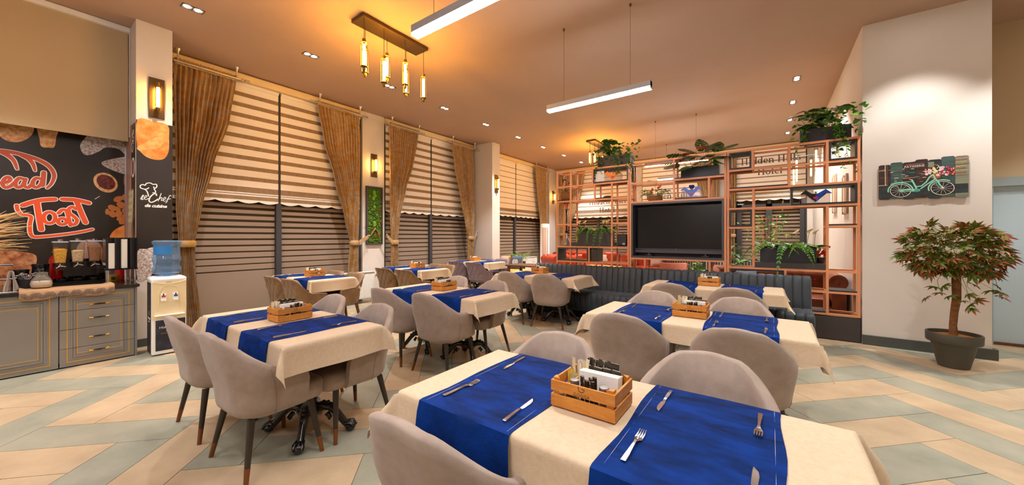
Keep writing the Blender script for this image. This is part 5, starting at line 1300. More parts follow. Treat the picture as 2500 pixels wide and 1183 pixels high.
# ------------------------------------------------------------------ buffet counter with moulded, gold-lined fronts
bc = thing('buffet_counter', 'grey buffet counter with gold-lined door and four drawers', 'cabinet', (-6.12, 0, 0))
b = MB(); b.box(-1.06, -.024, -2.4, .868, .06, .812); b.build('carcass', 'cabinet_grey', bc)
MB().box(-1.06, .004, .870, .890, .0, .812).build('side_panel', 'cabinet_grey', bc)
MB().box(-1.05, -.06, -2.4, .868, .0, .06).build('plinth', 'base_black', bc)
MB().box(-1.06, .03, -2.4, .908, .813, .848).build('worktop', 'granite', bc, bevel=.003)
def rect_strip(mb, y0, y1, z0, z1, w, h0, h1, zlo, zhi):
    """rectangular ring moulding clipped to zlo..zhi (so that it runs over several drawers)"""
    for (a0, a1, c0, c1) in ((y0, y0 + w, z0, z1), (y1 - w, y1, z0, z1), (y0 + w, y1 - w, z0, z0 + w), (y0 + w, y1 - w, z1 - w, z1)):
        c0, c1 = max(c0, zlo), min(c1, zhi)
        if c1 > c0: mb.box(h0, h1, a0, a1, c0, c1)
def handle(par, y, z):
    h = thing2('handle', par, (.0, y, z))
    MB().tube([(.028, -.045, 0), (.032, 0, 0), (.028, .045, 0)], [.0055, .008, .0055], 8).build('grip', 'black_gloss', h, smooth=50)
    g = MB()
    for s in (-1, 1): g.tube([(.0, s * .066, 0), (.024, s * .066, 0), (.028, s * .060, 0), (.028, s * .045, 0)], .0055, 8); g.ball((.027, s * .068, 0), .009, 8, 6)
    g.build('gold_end', 'gold_line', h, smooth=50)
def front(y0, y1, z0, z1, name, yo, zo, yi, zi):
    f = thing2(name, bc, (0, 0, 0))
    MB().box(-.022, 0, y0 + .002, y1 - .002, z0 + .002, z1 - .002).build('front_panel', 'cabinet_grey', f, bevel=.0015)
    g = MB(); rect_strip(g, yo[0], yo[1], zo[0], zo[1], .006, .0, .0025, z0 + .002, z1 - .002); rect_strip(g, yi[0], yi[1], zi[0], zi[1], .005, .0, .0025, z0 + .002, z1 - .002)
    if g.v: g.build('gold_inlay', 'gold_line', f)
    m = MB()
    for k, hh in ((.026, .004), (.046, .007)):
        rect_strip(m, yo[0] + k, yo[1] - k, zo[0] + k, zo[1] - k, .014, 0, hh, z0 + .002, z1 - .002)
    if m.v: m.build('moulding', 'cabinet_grey', f, bevel=.0025)
    return f
zs = (.01, .204, .408, .607, .810)
for k in range(4):
    f = front(.312, .868, zs[k], zs[k + 1], 'drawer', (.362, .826), (.055, .762), (.432, .764), (.138, .676))
    handle(f, .592, (.153, .305, .513, .660)[k])
front(-.55, .308, .01, .810, 'door', (-.50, .252), (.055, .762), (-.42, .178), (.138, .676))
front(-1.41, -.555, .01, .810, 'door', (-1.36, -.605), (.055, .762), (-1.28, -.685), (.138, .676))
# ------------------------------------------------------------------ things on the buffet  (worktop at 0.848)
ZW = .8485
def towel_mesh():
    rr = random.Random(11); b = MB(); X = [(-6.42, 0), (-6.30, 0), (-6.18, .001), (-6.100, .001), (-6.082, -.012), (-6.078, -.05), (-6.072, -.085)]
    ys = [.06 + .0215 * i for i in range(31)]; vs = []
    for (x, z) in X:
        for j, y in enumerate(ys):
            e = .004 * math.sin(j * .8) * (1 if z < -.01 else .25); end = max(0, j - 27) * .006 + max(0, 2 - j) * .008
            vs.append((x, y, ZW + .004 + z * (1 + .16 * math.sin(j * .33)) + abs(e) * .4 + end))
    n = len(ys); fs = []; mi = []
    for i in range(len(X) - 1):
        for j in range(n - 1): fs.append((i * n + j, (i + 1) * n + j, (i + 1) * n + j + 1, i * n + j + 1))
    b.add(vs, fs); return b
o = thing('patterned_towel', 'tan towel with a grey meander pattern hanging over the worktop edge', 'towel', (0, 0, 0))
me = towel_mesh().mesh('cloth', 'towel'); solid(me, .004); link('cloth', me, o)
for k in range(14):
    y = .10 + .044 * k; up = k % 2
    for q in range(3):
        d = .0145 * q - .0145
        MB().ribbon([(y - .022 + d, ZW - .072 if up else ZW - .014), (y + .022 + d - .008, ZW - .014 if up else ZW - .072)], .0065, -6.0745, -6.0660, 'x', round_caps=False).build('woven_band', 'towel_dark', o)
# cereal dispenser: three canisters in a black stand
cd = thing('cereal_dispenser', 'black stand with three clear cereal canisters on the buffet', 'dispenser', (-6.93, .495, ZW))
b = MB(); b.prism([(-.215, 0), (.235, 0), (.235, .10), (.20, .27), (.16, .285), (-.215, .275)], -.13, -.115, 'x'); b.box(-.13, .10, -.215, .235, .0, .018); b.build('stand', 'black_gloss', cd, bevel=.004)
for i, (yy, m, lv, h) in enumerate(((-.135, 'corn_yellow', .415, .0), (.0, 'oat', .395, .01), (.135, 'granola', .445, .01))):
    z0 = .155 + h; c = thing2('canister', cd, (0, yy, z0))
    MB().loops([[(x, y, z) for x, y in rrect(a, a, .015, 3)] for a, z in ((.034, 0), (.040, .01), (.044, .09), (.060, .325), (.061, .33))]).build('clear_body', 'clear_plastic', c, smooth=50)
    MB().loops([[(x, y, z) for x, y in rrect(a, a, .012, 3)] for a, z in ((.040, .075), (.050, .21), (.050 + (lv - .37) * .06, lv - z0 - .012), (.03, lv - z0))]).build('cereal', m, c, smooth=50)
    MB().loops([[(x, y, z) for x, y in rrect(a, a, .012, 3)] for a, z in ((.063, .331), (.063, .343), (.055, .346))]).build('lid', 'lamp_alu', c)
    MB().lathe([(.024, .346), (.024, .366), (.018, .37)], 14).build('lid_knob', 'steel', c, smooth=50)
    g = MB()
    for a in (90, 210, 330): g.tube([(.05, 0, .055), (.062, .045 * math.cos(R(a + 12)), .055 + .045 * math.sin(R(a + 12)))], [.012, .006], 6)
    g.build('turn_handle', 'steel', c, smooth=50)
    MB().box(-.075, .075, yy - .062, yy + .062, .240 + h, .246 + h).build('holder_plate', 'black_gloss', cd)
    MB().lathe([(.058, .019), (.062, .03), (.060, .055), (.054, .055), (.054, .03)], 16, (.03, yy, 0)).build('drip_cup', 'black_gloss', cd, smooth=50)
# cup dispenser
cu = thing('cup_dispenser', 'black acrylic cup dispenser on steel legs at the end of the buffet', 'dispenser', (-6.47, .795, ZW))
b = MB(); pts = []
for k in range(41):
    t = k / 40; y = -.13 + .26 * t; x = .115 + .016 * abs(math.sin(t * math.pi * 4)) * (1 if (k % 10) else .4); pts.append((x, y))
b.prism(pts + [(-.12, .13), (-.12, -.13)], .175, .545, 'z'); b.build('housing', 'black_gloss', cu, smooth=40)
MB().box(-.125, .14, -.135, .135, .160, .175).build('shelf', 'black_gloss', cu)
for (x, y) in ((.11, -.11), (.11, .03), (.11, .11), (-.1, -.1), (-.1, .1)): MB().lathe([(.010, 0), (.010, .16)], 10, (x, y, 0)).build('leg', 'steel', cu, smooth=40)
for y, h in ((-.085, .30), (.02, .355)):
    g = MB(); n = int(h / .012)
    for k in range(n): g.lathe([(.026, .18 + .012 * k), (.0285, .191 + .012 * k)], 10, (.118, y, 0))
    g.build('cup_stack', 'sachet_white', cu, smooth=40)
jug = thing('milk_jug', 'round glass jug half full of milk on the towel', 'jug', (-6.36, .205, ZW + .007))
MB().lathe([(.05, 0), (.072, .012), (.079, .045), (.070, .085), (.050, .125), (.045, .150), (.050, .168), (.047, .168), (.042, .150), (.047, .124), (.067, .084), (.076, .045), (.07, .014), (.04, .004)], 22).build('glass', 'glass', jug, smooth=60)
MB().lathe([(.048, .005), (.069, .014), (.075, .045), (.0695, .072)], 22).build('milk', 'milk', jug, smooth=60)
MB().tube([(.046, -.01, .15), (.085, -.02, .14), (.09, -.02, .09), (.072, -.014, .075)], .006, 8).build('handle', 'glass', jug, smooth=50)
sc = thing('spoon_holder', 'black cup full of steel spoons beside the milk jug', 'spoon holder', (-6.50, .115, ZW))
b = MB(); b.lathe([(.045, 0), (.052, .10), (.049, .10), (.043, .006)], 16); b.build('cup', 'base_black', sc, smooth=40)
rr = random.Random(6)
for k in range(16):
    a = rr.uniform(0, 6.28); d = rr.uniform(.4, 1); tp = Vector((.075 * math.cos(a) * d, .075 * math.sin(a) * d, rr.uniform(.12, .165)))
    g = MB(); g.tube([(0, 0, .05), tp * .8 + Vector((0, 0, .02))], .0025, 5); g.ball(tp, .014, 8, 5, (1, 1, .5)); g.build('spoon', 'steel', sc, smooth=60)
for (y, h, nm) in ((.075, .185, 'black stacking canister behind the spoon holder'), (.215, .24, 'taller black canister behind the milk jug')):
    o = thing('black_canister', nm, 'canister', (-6.86, y, ZW), 0, 'black canisters')
    MB().lathe([(.058, 0), (.062, .006), (.062, h * .42), (.064, h * .43), (.064, h * .66), (.062, h * .67), (.062, h * .9)], 20).build('body', 'black_gloss', o, smooth=40)
    MB().lathe([(.066, h * .90), (.066, h), (.06, h + .004)], 20).build('lid', 'black_gloss', o, smooth=40)
o = thing('sauce_bottle', 'red-capped sauce bottle behind the first cereal canister', 'bottle', (-7.05, .335, ZW))
MB().lathe([(.05, 0), (.055, .01), (.055, .27), (.05, .30), (.02, .34), (.018, .38)], 18).build('bottle', 'red_sauce', o, smooth=50)
MB().lathe([(.024, .375), (.024, .42), (.02, .425)], 14).build('cap', 'red_plastic', o, smooth=50)
MB().tube([(.02, -.03, .372), (.024, .0, .375), (.02, .03, .37)], .004, 6).build('twine', 'pampas', o)
o = thing('tong_stand', 'pair of steel tongs standing on a tray at the left edge', 'tongs', (-6.20, -.005, ZW))
MB().box(-.05, .05, -.05, .085, 0, .006).build('tray', 'steel', o, bevel=.002)
for s in (-1, 1):
    MB().tube([(0, .02 + s * .03, .007), (0, .02 + s * .028, .05), (0, .02 + s * .017, .13), (0, .02 + s * .010, .20), (0, .02, .212)], [.02, .017, .008, .008, .008], 8, True, .3).build('tong_arm', 'steel', o, smooth=50)
o = thing('tiered_rack', 'acrylic tiered rack with chrome rails and red tomatoes at the left edge', 'rack', (-6.72, -.10, ZW))
for z in (.10, .255): MB().tube([(.06, -.25, z), (.06, .13, z)], .009, 8).build('rail', 'steel', o, smooth=40); MB().box(-.10, .06, -.25, .12, z - .012, z - .008).build('acrylic_shelf', 'clear_plastic', o)
for y in (.06, .115): MB().box(-.10, .06, y, y + .004, .0, .24).build('acrylic_side', 'clear_plastic', o)
for z, y in ((.19, .0), (.35, -.03)): 
    t = tag(MB().ball((-6.70, -.10 + y, ZW + z - .19 + (.138 if z < .3 else .283)), .042, 12, 8, (1, 1, .9)).build('tomato', 'red_plastic', None, smooth=60), ('lower' if z < .3 else 'upper') + ' red tomato on the tiered rack', 'tomato')
o = thing('gas_burner', 'small brass-coloured warmer with a black knob under the cup dispenser', 'burner', (-6.72, .76, ZW))
MB().lathe([(.055, .0), (.06, .01), (.06, .075), (.05, .08)], 18).build('body', 'gold_line', o, smooth=40); MB().lathe([(.05, .08), (.052, .14), (.05, .145)], 18).build('glass', 'clear_plastic', o, smooth=40)
MB().tube([(.058, .0, .042), (.075, .0, .042)], .02, 12).build('knob', 'black_gloss', o, smooth=40)
o = thing('honey_jar', 'amber jar behind the cup dispenser', 'jar', (-6.84, .84, ZW)); MB().lathe([(.05, 0), (.052, .14), (.045, .15)], 16).build('jar', 'red_sauce', o, smooth=40); MB().lathe([(.048, .15), (.048, .17)], 16).build('lid', 'gold_line', o, smooth=40)
o = thing('copper_lantern', 'small clear lantern with a copper lid beside the cereal stand', 'lantern', (-7.03, .80, ZW)); MB().lathe([(.06, .2), (.06, .42)], 6).build('glass', 'clear_plastic', o); MB().lathe([(.065, .42), (.03, .46), (.01, .47)], 6).build('lid', 'gold_line', o); MB().lathe([(.06, 0), (.06, .2)], 6).build('base', 'base_black', o)
o = thing('pampas_grass', 'dry pampas plumes leaning in from the left edge before the poster', 'dry grass', (-6.80, -.28, ZW)); rr = random.Random(2)
MB().lathe([(.05, 0), (.09, .08), (.08, .2), (.04, .26), (.045, .28)], 16).build('vase', 'cushion_beige', o, smooth=50)
for k in range(80):
    s = rr.uniform(0, 1); e = Vector((rr.uniform(-.06, .10), .26 + rr.uniform(0, .18), .42 + .44 * s + rr.uniform(-.04, .04)))
    MB().tube([(0, 0, .25), (e.x * .3, .07, .36 + .2 * s), (e.x * .7, .17 + .03 * s, .42 + .36 * s), e], [.002, .0035, .005, .001], 5).build('plume', 'pampas', o, smooth=60)
# ------------------------------------------------------------------ water dispenser
wd = thing('water_dispenser', 'cream water dispenser with a blue bottle between buffet and curtain', 'water dispenser', (-6.035, 1.135, 0), R(-3))
W2, D2 = .155, .165
MB().box(-D2, D2 - .004, -W2, W2, .012, .885).build('cabinet', 'steel_white', wd, bevel=.012)
MB().box(-D2 + .015, D2 - .03, -W2 - .0015, -W2 + .001, .02, .86).build('side_panel', 'navy_print', wd)
b = MB(); slab(b, D2 + .004, W2 + .006, .05, [(.006, .872), (0, .885), (0, .905), (.02, .922), (.05, .925)]); b.build('top_cap', 'steel_white', wd, smooth=50)
arch = [(W2 * .62 * math.cos(R(a)), .70 + .13 * math.sin(R(a))) for a in range(0, 181, 15)]
o = MB(); outer = [(-W2 + .004, .49), (W2 - .004, .49), (W2 - .004, .872), (-W2 + .004, .872)]
MB().box(D2 - .003, D2 + .002, -W2 + .003, W2 - .003, .425, .87).build('front_panel', 'disp_cream', wd, bevel=.003)
MB().ribbon(arch + [(-W2 * .62, .52)], .012, D2 + .002, D2 + .010, 'x').build('recess_rim', 'disp_cream', wd)
MB().ribbon([(W2 * .62, .70), (W2 * .62, .52)], .012, D2 + .002, D2 + .010, 'x').build('recess_rim', 'disp_cream', wd)
MB().ribbon([(-W2 * .9, .868), (-.06, .845), (.06, .845), (W2 * .9, .868)], .012, D2 + .002, D2 + .008, 'x').build('brow', 'disp_cream', wd)
MB().prism([(-W2 * .85, .468), (W2 * .85, .468), (W2 * .85, .480), (-W2 * .85, .480)], D2, D2 + .05, 'x').build('drip_tray', 'steel_white', wd, bevel=.004)
for y, m, nm in ((-.055, 'red_plastic', 'hot_tap'), (.052, 'blue_plastic', 'cold_tap')):
    t = thing2(nm, wd, (D2, y, .69)); MB().box(0, .03, -.022, .022, -.035, .035).build('tap_body', 'steel_white', t, bevel=.004); MB().box(.03, .036, -.017, .017, .0, .018).build('lever', m, t); MB().box(.005, .05, -.022, .022, -.045, -.038).build('spout', 'steel_white', t); MB().lathe([(.006, .02), (.006, .04)], 8, (.03, 0, 0)).build('pin', 'base_black', t)
MB().box(D2 + .001, D2 + .0035, -.03, .02, .858, .863).build('badge', 'panel_dark', wd)
for k in range(3): MB().box(D2 + .001, D2 + .0035, .07 + .02 * k, .08 + .02 * k, .855, .860).build('indicator', 'gold_line', wd)
MB().box(D2 - .003, D2 + .0005, -W2 + .035, W2 - .012, .055, .415).build('print_panel', 'navy_print', wd)
rr = random.Random(7)
for (cy, cz) in ((-.105, .30), (-.09, .14), (.10, .33), (.0, .10), (.09, .16), (-.10, .40)):
    for k in range(12):
        a = 2 * math.pi * k / 12; r_ = .055; p = [(cy + .006 * math.cos(a), cz + .006 * math.sin(a)), (cy + r_ * math.cos(a), cz + r_ * math.sin(a))]
        p = [(min(max(y, -W2 + .037), W2 - .014), min(max(z, .057), .413)) for y, z in p]
        if math.dist(*p) > .01: MB().ribbon(p, .0015, D2 + .0005, D2 + .001, 'x', round_caps=False).build('star_line', 'navy_line', wd)
for body, size, z in (('Hidden Hills', .040, .315), ('Hotel', .034, .275)):
    link('lettering', text_mesh(body, size, .001, 'print_white', align='CENTER'), wd, (D2 + .0012, .01, z), (R(90), 0, R(90)))
MB().box(D2 + .0005, D2 + .0012, -.075, .09, .255, .258).build('underline', 'gold_line', wd)
for body, size, z in (('Hidden Hills', .034, .42), ('Hotel', .030, .385)):
    link('lettering', text_mesh(body, size, .001, 'print_white'), wd, (.005, -W2 - .002, z), (R(90), 0, 0))
MB().prism([(.005 + .022 * math.cos(a * .63), .49 + .03 * math.sin(a * .63)) for a in range(10)], -W2 - .0025, -W2 - .0015, 'y').build('crest', 'gold_line', wd)
bt = thing2('bottle', wd, (-.01, 0, .925))
prof = [(.03, 0), (.05, .012), (.115, .03), (.128, .05), (.132, .06), (.132, .105), (.122, .115), (.122, .17), (.132, .18), (.132, .225), (.122, .235), (.122, .385), (.134, .395), (.135, .42), (.115, .435)]
MB().lathe(prof, 26).build('shell', 'water_blue', bt, smooth=50)
MB().lathe([(.126, .258), (.126, .372)], 26, (0, 0, 0), False, False)
lb = MB(); n = 12
lb.loops([[(.1245 * math.cos(R(-75 + 90 * i / n)), .1245 * math.sin(R(-75 + 90 * i / n)), z) for i in range(n + 1)] for z in (.265, .37)], closed=False); lb.build('label', 'label_blue', bt, smooth=60)
# ------------------------------------------------------------------ moss panel on the second pillar, radiator below
mp = thing('moss_panel', 'tall framed moss panel with driftwood on the pillar between two curtains', 'wall art', (-7.27, 4.795, 1.885)); rr = random.Random(12)
b = MB()
for (y0, y1, z0, z1) in ((-.205, -.175, -.65, .65), (.175, .205, -.65, .65), (-.175, .175, -.65, -.62), (-.175, .175, .62, .65)): b.box(0, .05, y0, y1, z0, z1)
b.build('frame', 'panel_dark', mp, bevel=.002); MB().box(0, .02, -.175, .175, -.62, .62).build('backing', 'moss_dark', mp)
b = MB()
for k in range(260): b.ball((.022, rr.uniform(-.165, .165), rr.uniform(-.61, .61)), rr.uniform(.014, .030), 6, 4)
o = b.build('moss', 'moss_dark', mp, smooth=80); o['kind'] = 'stuff'
for (y, z, r_) in ((-.01, .52, .05), (.01, .45, .055), (-.03, .38, .05), (.0, .19, .045), (-.005, -.17, .05), (.0, -.22, .04), (-.12, .42, .03)): MB().ball((.03, y, z), r_, 10, 6, (.6, .8, 1)).build('ball_moss', 'moss_bright', mp, smooth=80)
for (y, z) in ((.09, .14), (.12, .10), (.14, -.10), (.11, -.16), (-.05, -.28), (.02, -.42), (.0, -.46), (.04, -.47)):
    for k in range(9): MB().tube([(.03, y, z), (.06, y + rr.uniform(-.06, .06), z + rr.uniform(-.06, .06))], .003, 4).build('gold_tuft', 'moss_gold', mp)
for (y, z, n) in ((.03, .32, 14), (-.08, .08, 16), (.05, -.02, 14), (-.09, -.16, 14), (-.15, -.2, 8)):
    for k in range(n): put_leaf(LF['ivy_p' if k % 2 else 'tiny'], 'leaf', mp, (.045, y + rr.uniform(-.07, .07), z + rr.uniform(-.06, .06)), (rr.uniform(.1, .6), rr.uniform(-1, 1), rr.uniform(-1, 1)), rr.uniform(-1, 1), rr.uniform(.8, 1.1))
MB().tube([(.05, -.11, -.46), (.06, -.07, -.38), (.06, .0, -.29), (.06, .06, -.36), (.05, .11, -.47)], [.014, .017, .022, .017, .013], 7).build('driftwood', 'driftwood', mp, smooth=60)
def radiator(x, y0, y1, z0, z1, label):
    r = thing('radiator', label, 'radiator', (x, (y0 + y1) / 2, 0), 0, 'white radiators'); h = (y1 - y0) / 2
    MB().box(-.05, .04, -h, h, z0 + .01, z1 - .01).build('body', 'steel_white', r, bevel=.006)
    n = int(2 * h / .042); b = MB()
    for k in range(n): b.box(.04, .05, -h + .02 + .042 * k, -h + .047 + .042 * k, z0 + .03, z1 - .06)
    b.build('panel_ribs', 'steel_white', r, bevel=.004)
    MB().box(-.055, .052, -h - .004, h + .004, z1 - .012, z1).build('top_grille', 'steel_white', r, bevel=.003)
    g = MB()
    for k in range(int(2 * h / .03)): g.box(.046, .0525, -h + .01 + .03 * k, -h + .025 + .03 * k, z1 - .035, z1 - .025)
    g.build('grille_slot', 'panel_dark', r)
    for s in (-1, 1): MB().tube([(-.0, s * (h - .06), 0), (-.0, s * (h - .06), z0 + .02)], .009, 8).build('foot', 'steel_white', r)
radiator(-7.02, 3.75, 4.62, .085, .665, 'white panel radiator under the moss panel beside the brown chairs')
radiator(-7.02, 5.55, 6.40, .085, .70, 'white panel radiator behind the second window table')
radiator(-7.0, 10.2, 11.3, .1, .70, 'white panel radiator behind the spiky plant')
# ------------------------------------------------------------------ painted plank picture on the cream wall (local x along the wall, z up)
pic = thing('plank_picture', 'painted plank picture of a mint bicycle with a flower basket, lettered PATISSERIE', 'picture', (1.135, 6.5295, 1.865))
PW = .748; n = 7; tops = [.452, .474, .464, .487, .472, .496, .490]; bots = [.012, .020, .006, .018, .002, .016, .0]; cols = ['paint_brown', 'paint_teal', 'paint_teal_dark', 'paint_brown', 'paint_teal_dark', 'paint_teal', 'paint_sage']
for i in range(n):
    x0, x1 = PW * i / n + .001, PW * (i + 1) / n - .001; z0, z1 = bots[i], tops[i]; r_ = .018; pts = []
    for (cx, cz, a0) in ((x1 - r_, z1 - r_, 0), (x0 + r_, z1 - r_, 90), (x0 + r_, z0 + r_, 180), (x1 - r_, z0 + r_, 270)):
        pts += [(cx + r_ * math.cos(R(a0 + 22.5 * k)), cz + r_ * math.sin(R(a0 + 22.5 * k))) for k in range(5)]
    b = MB(); b.prism(pts, -.024, -.012, 'y'); o = b.build('plank', ['plank_edge', cols[i]], pic)
    for p in o.data.polygons:
        if p.normal.y < -.5: p.material_index = 1
def ppt(px, py):
    """photo-zoom drawing coordinates to picture metres: the planks span 60..2060 across"""
    u = (px - 60) / 2000.0; zt = .452 + (.490 - .452) * u; top = 235 - 150 * u; bot = 1070 - 60 * u
    return (PW * u, zt * (bot - py) / (bot - top))
def pl(pts, w, m, name='painted_stroke', h=-.0246, closed=False):
    MB().ribbon([ppt(*p) for p in pts], w, h - .0006, h, 'y', closed=closed).build(name, m, pic)
def pf(pts, m, name='painted_patch', h=-.0244):
    MB().prism([ppt(*p) for p in pts], h - .0005, h, 'y').build(name, m, pic)
def circ(cx, cy, rx, ry, n=24, a0=0, a1=360): return [(cx + rx * math.cos(R(a0 + (a1 - a0) * i / n)), cy + ry * math.sin(R(a0 + (a1 - a0) * i / n))) for i in range(n + (0 if a1 - a0 == 360 else 1))]
pf([(60, 250), (215, 230), (215, 705), (60, 715)], 'paint_brown'); pf([(60, 760), (2040, 700), (2040, 900), (60, 1000)], 'paint_teal_dark', h=-.0243)
pf([(1180, 190), (1400, 190), (1400, 330), (1180, 330)], 'paint_teal_dark'); pf([(1200, 200), (1330, 200), (1330, 320), (1200, 320)], 'paint_sage', h=-.0247)
pf([(640, 200), (1140, 150), (1140, 360), (690, 370)], 'paint_brown'); pl([(700, 255), (780, 235), (1100, 222)], .008, 'paint_saddle')
pl([(215, 235), (222, 700)], .006, 'paint_ivory'); pl([(255, 232), (258, 700)], .005, 'paint_saddle'); pl([(60, 712), (255, 706)], .006, 'paint_ivory')
rr = random.Random(21)
for k in range(26): 
    x, y = rr.uniform(300, 1150), rr.uniform(330, 640); pl([(x, y), (x + rr.uniform(30, 120), y - 4)], .006, rr.choice(('paint_mint_dark', 'paint_sage', 'paint_saddle', 'paint_ivory')), h=-.0245)
pf(circ(575, 840, 265, 160), 'paint_tyre', h=-.0246); pf(circ(1510, 800, 265, 165), 'paint_tyre', h=-.0246)
for (cx, cy, rx, ry) in ((575, 838, 240, 148), (1508, 798, 248, 152)):
    pl(circ(cx, cy, rx, ry), .006, 'paint_ivory', 'wheel_rim', -.0252, True)
    for k in range(12): a = R(30 * k + 8); pl([(cx + 20 * math.cos(a), cy + 12 * math.sin(a)), (cx + rx * .9 * math.cos(a), cy + ry * .9 * math.sin(a))], .0022, 'paint_ivory', 'spoke', -.0252)
pl(circ(575, 838, 290, 185, 16, 172, 352), .013, 'paint_mint', 'mudguard', -.0256); pl(circ(1508, 798, 300, 185, 16, 165, 300), .013, 'paint_mint', 'mudguard', -.0256)
pl([(350, 680), (440, 652), (600, 640), (830, 632)], .006, 'paint_mint', 'rack', -.0257); pl([(350, 690), (530, 765), (545, 830)], .005, 'paint_mint', 'rack', -.0257); pl([(620, 620), (575, 830)], .005, 'paint_mint', 'rack', -.0257)
pl([(840, 600), (895, 700), (940, 790)], .016, 'paint_mint', 'seat_tube', -.0260); pl([(940, 752), (1050, 740), (1160, 650), (1230, 540), (1300, 490)], .013, 'paint_mint', 'frame_tube', -.0261); pl([(1040, 800), (1180, 700), (1340, 600)], .013, 'paint_mint', 'frame_tube', -.0262)
pl([(1310, 490), (1350, 580), (1410, 640), (1450, 720), (1520, 790)], .014, 'paint_mint', 'fork', -.0263); pl([(1370, 680), (1430, 780)], .010, 'paint_mint_dark', 'fork', -.0259)
pl([(600, 840), (750, 830), (980, 835)], .034, 'paint_mint', 'chain_guard', -.0258); pl([(650, 845), (830, 838)], .006, 'paint_tyre', 'chain_slot', -.0264); pf(circ(950, 838, 60, 36, 14), 'paint_mint_dark', 'crank', -.0266); pf(circ(1515, 788, 28, 18, 10), 'paint_ivory', 'hub', -.0266)
pl([(640, 565), (720, 552), (830, 545), (930, 540)], [.014, .018, .014, .009], 'paint_saddle', 'saddle', -.0262); pl([(780, 580), (850, 595)], .006, 'paint_ivory', 'saddle_spring', -.0261)
pl([(1330, 265), (1400, 280)], .012, 'paint_saddle', 'grip', -.0262); pl([(1400, 280), (1440, 300), (1390, 350)], .006, 'paint_ivory', 'handlebar', -.0262); pl([(1010, 455), (1110, 460)], .010, 'paint_saddle', 'grip', -.0262)
pf([(1240, 470), (1500, 480), (1450, 570), (1330, 590), (1250, 560)], 'paint_saddle', 'basket', -.0258)
for k in range(44):
    x, y = rr.uniform(1120, 1760), rr.uniform(330, 500); y += (x - 1450) * -.03; r_ = rr.uniform(26, 44); m = 'paint_crimson' if x > 1600 and rr.random() < .6 else rr.choice(('paint_pink', 'paint_rose', 'paint_lemon', 'paint_rose', 'paint_crimson', 'paint_ivory'))
    pf(circ(x, y, r_, r_ * .7, 8), m, 'painted_flower', -.0266 - .0001 * (k % 8)); pf(circ(x, y, r_ * .4, r_ * .28, 6), rr.choice(('paint_lemon', 'paint_pink', 'paint_rose')), 'flower_heart', -.0276)
def ptext(body, px, py, size, m, sh=0):
    x, z = ppt(px, py); link('lettering', text_mesh(body, size, .0008, m, sh), pic, (x, -.0250, z), (R(90), R(-1.5), 0))
ptext('PATISSERIE', 895, 305, .036, 'paint_ivory'); ptext('CAFE', 130, 375, .026, 'paint_ivory', .2); ptext('1884', 130, 540, .018, 'paint_saddle', .2)
for k, (t, m) in enumerate((('Cafe creme', 'paint_crimson'), ('Croissant', 'paint_lemon'), ('Pain aux raisins', 'paint_crimson'), ('Baguettes', 'paint_lemon'), ('Chocolat', 'paint_crimson'), ('Cafe noisette', 'paint_lemon'), ('Macarons', 'paint_crimson'))): ptext(t, 1895, 185 + 48 * k, .020, m, .25)
pl([(1800, 120), (1860, 105), (1920, 118), (1980, 100)], .004, 'paint_saddle'); pl([(1800, 520), (1860, 510), (1920, 520), (1980, 510)], .004, 'paint_saddle')
# ------------------------------------------------------------------ potted red-green maple by the cream wall
tr = thing('potted_maple', 'artificial maple with red-tipped leaves in a grey pot by the cream wall', 'plant', (1.615, 5.955, 0)); rr = random.Random(30)
MB().lathe([(.10, 0), (.115, .004), (.168, .255), (.172, .262), (.196, .266), (.204, .275), (.207, .358), (.203, .366), (.19, .366), (.185, .33), (.05, .325)], 40).build('pot', 'pot_grey', tr, smooth=40)
MB().lathe([(.184, .326), (.14, .338), (.05, .345), (.01, .346)], 24).build('soil', 'soil_orange', tr, smooth=60)
tp = [(0, 0, .33), (-.004, 0, .45), (.006, .0, .60), (.022, 0, .74), (.02, 0, .90), (.018, 0, 1.02), (.03, 0, 1.12)]
MB().tube(tp, [.036, .030, .031, .034, .036, .034, .028], 12).build('trunk', 'bark', tr, smooth=60)
def maple_leaf(m1, m2, sc=1.0):
    b = MB()
    angs = [-125, -78, -38, 0, 38, 78, 125]; lens = [.035, .062, .082, .095, .082, .062, .035]
    for a, l in zip(angs, lens):
        d = Vector((math.sin(R(a)), math.cos(R(a)), 0)); s = Vector((d.y, -d.x, 0)); dz = Vector((0, 0, -.30 * l)); base = Vector((0, .012, 0))
        p = [base - s * .006, base + d * l * .55 - s * l * .15 + dz * .25 + Vector((0, 0, .003)), base + d * l * .55 + s * l * .15 + dz * .25 + Vector((0, 0, .003)), base + s * .006, base + d * l * .52 + dz * .3 - Vector((0, 0, .003)), base + d * l + dz]
        b.cur = 0; b.add(p, [(0, 1, 4), (3, 4, 2), (0, 4, 3)]); b.cur = 1; b.add(p, [(1, 5, 4), (4, 5, 2)])
    b.cur = 0; b.tube([(0, -.03, -.012), (0, .012, .0)], .0012, 4)
    return b.mesh('maple_leaf', [m1, m2], None)
ML = [maple_leaf('maple_green', 'maple_red'), maple_leaf('maple_green', 'maple_mix'), maple_leaf('maple_mix', 'maple_red'), maple_leaf('maple_green', 'maple_green')]
CX, CY, CZ = -.01, -.0, 1.245; RX, RY, RZ = .40, .30, .28
lv = []
for k in range(430):
    a = rr.uniform(0, 2 * math.pi); s = rr.uniform(-.85, 1.0); q = (1 - (s * .9) ** 2) ** .5; f = rr.uniform(.12, 1.0) ** .5
    p = Vector((CX + RX * q * f * math.cos(a), CY + RY * q * f * math.sin(a), CZ + RZ * s * (.75 + .25 * f)))
    lv.append((p, Vector((math.cos(a) * q, math.sin(a) * q, s * .7 - .15)), f))
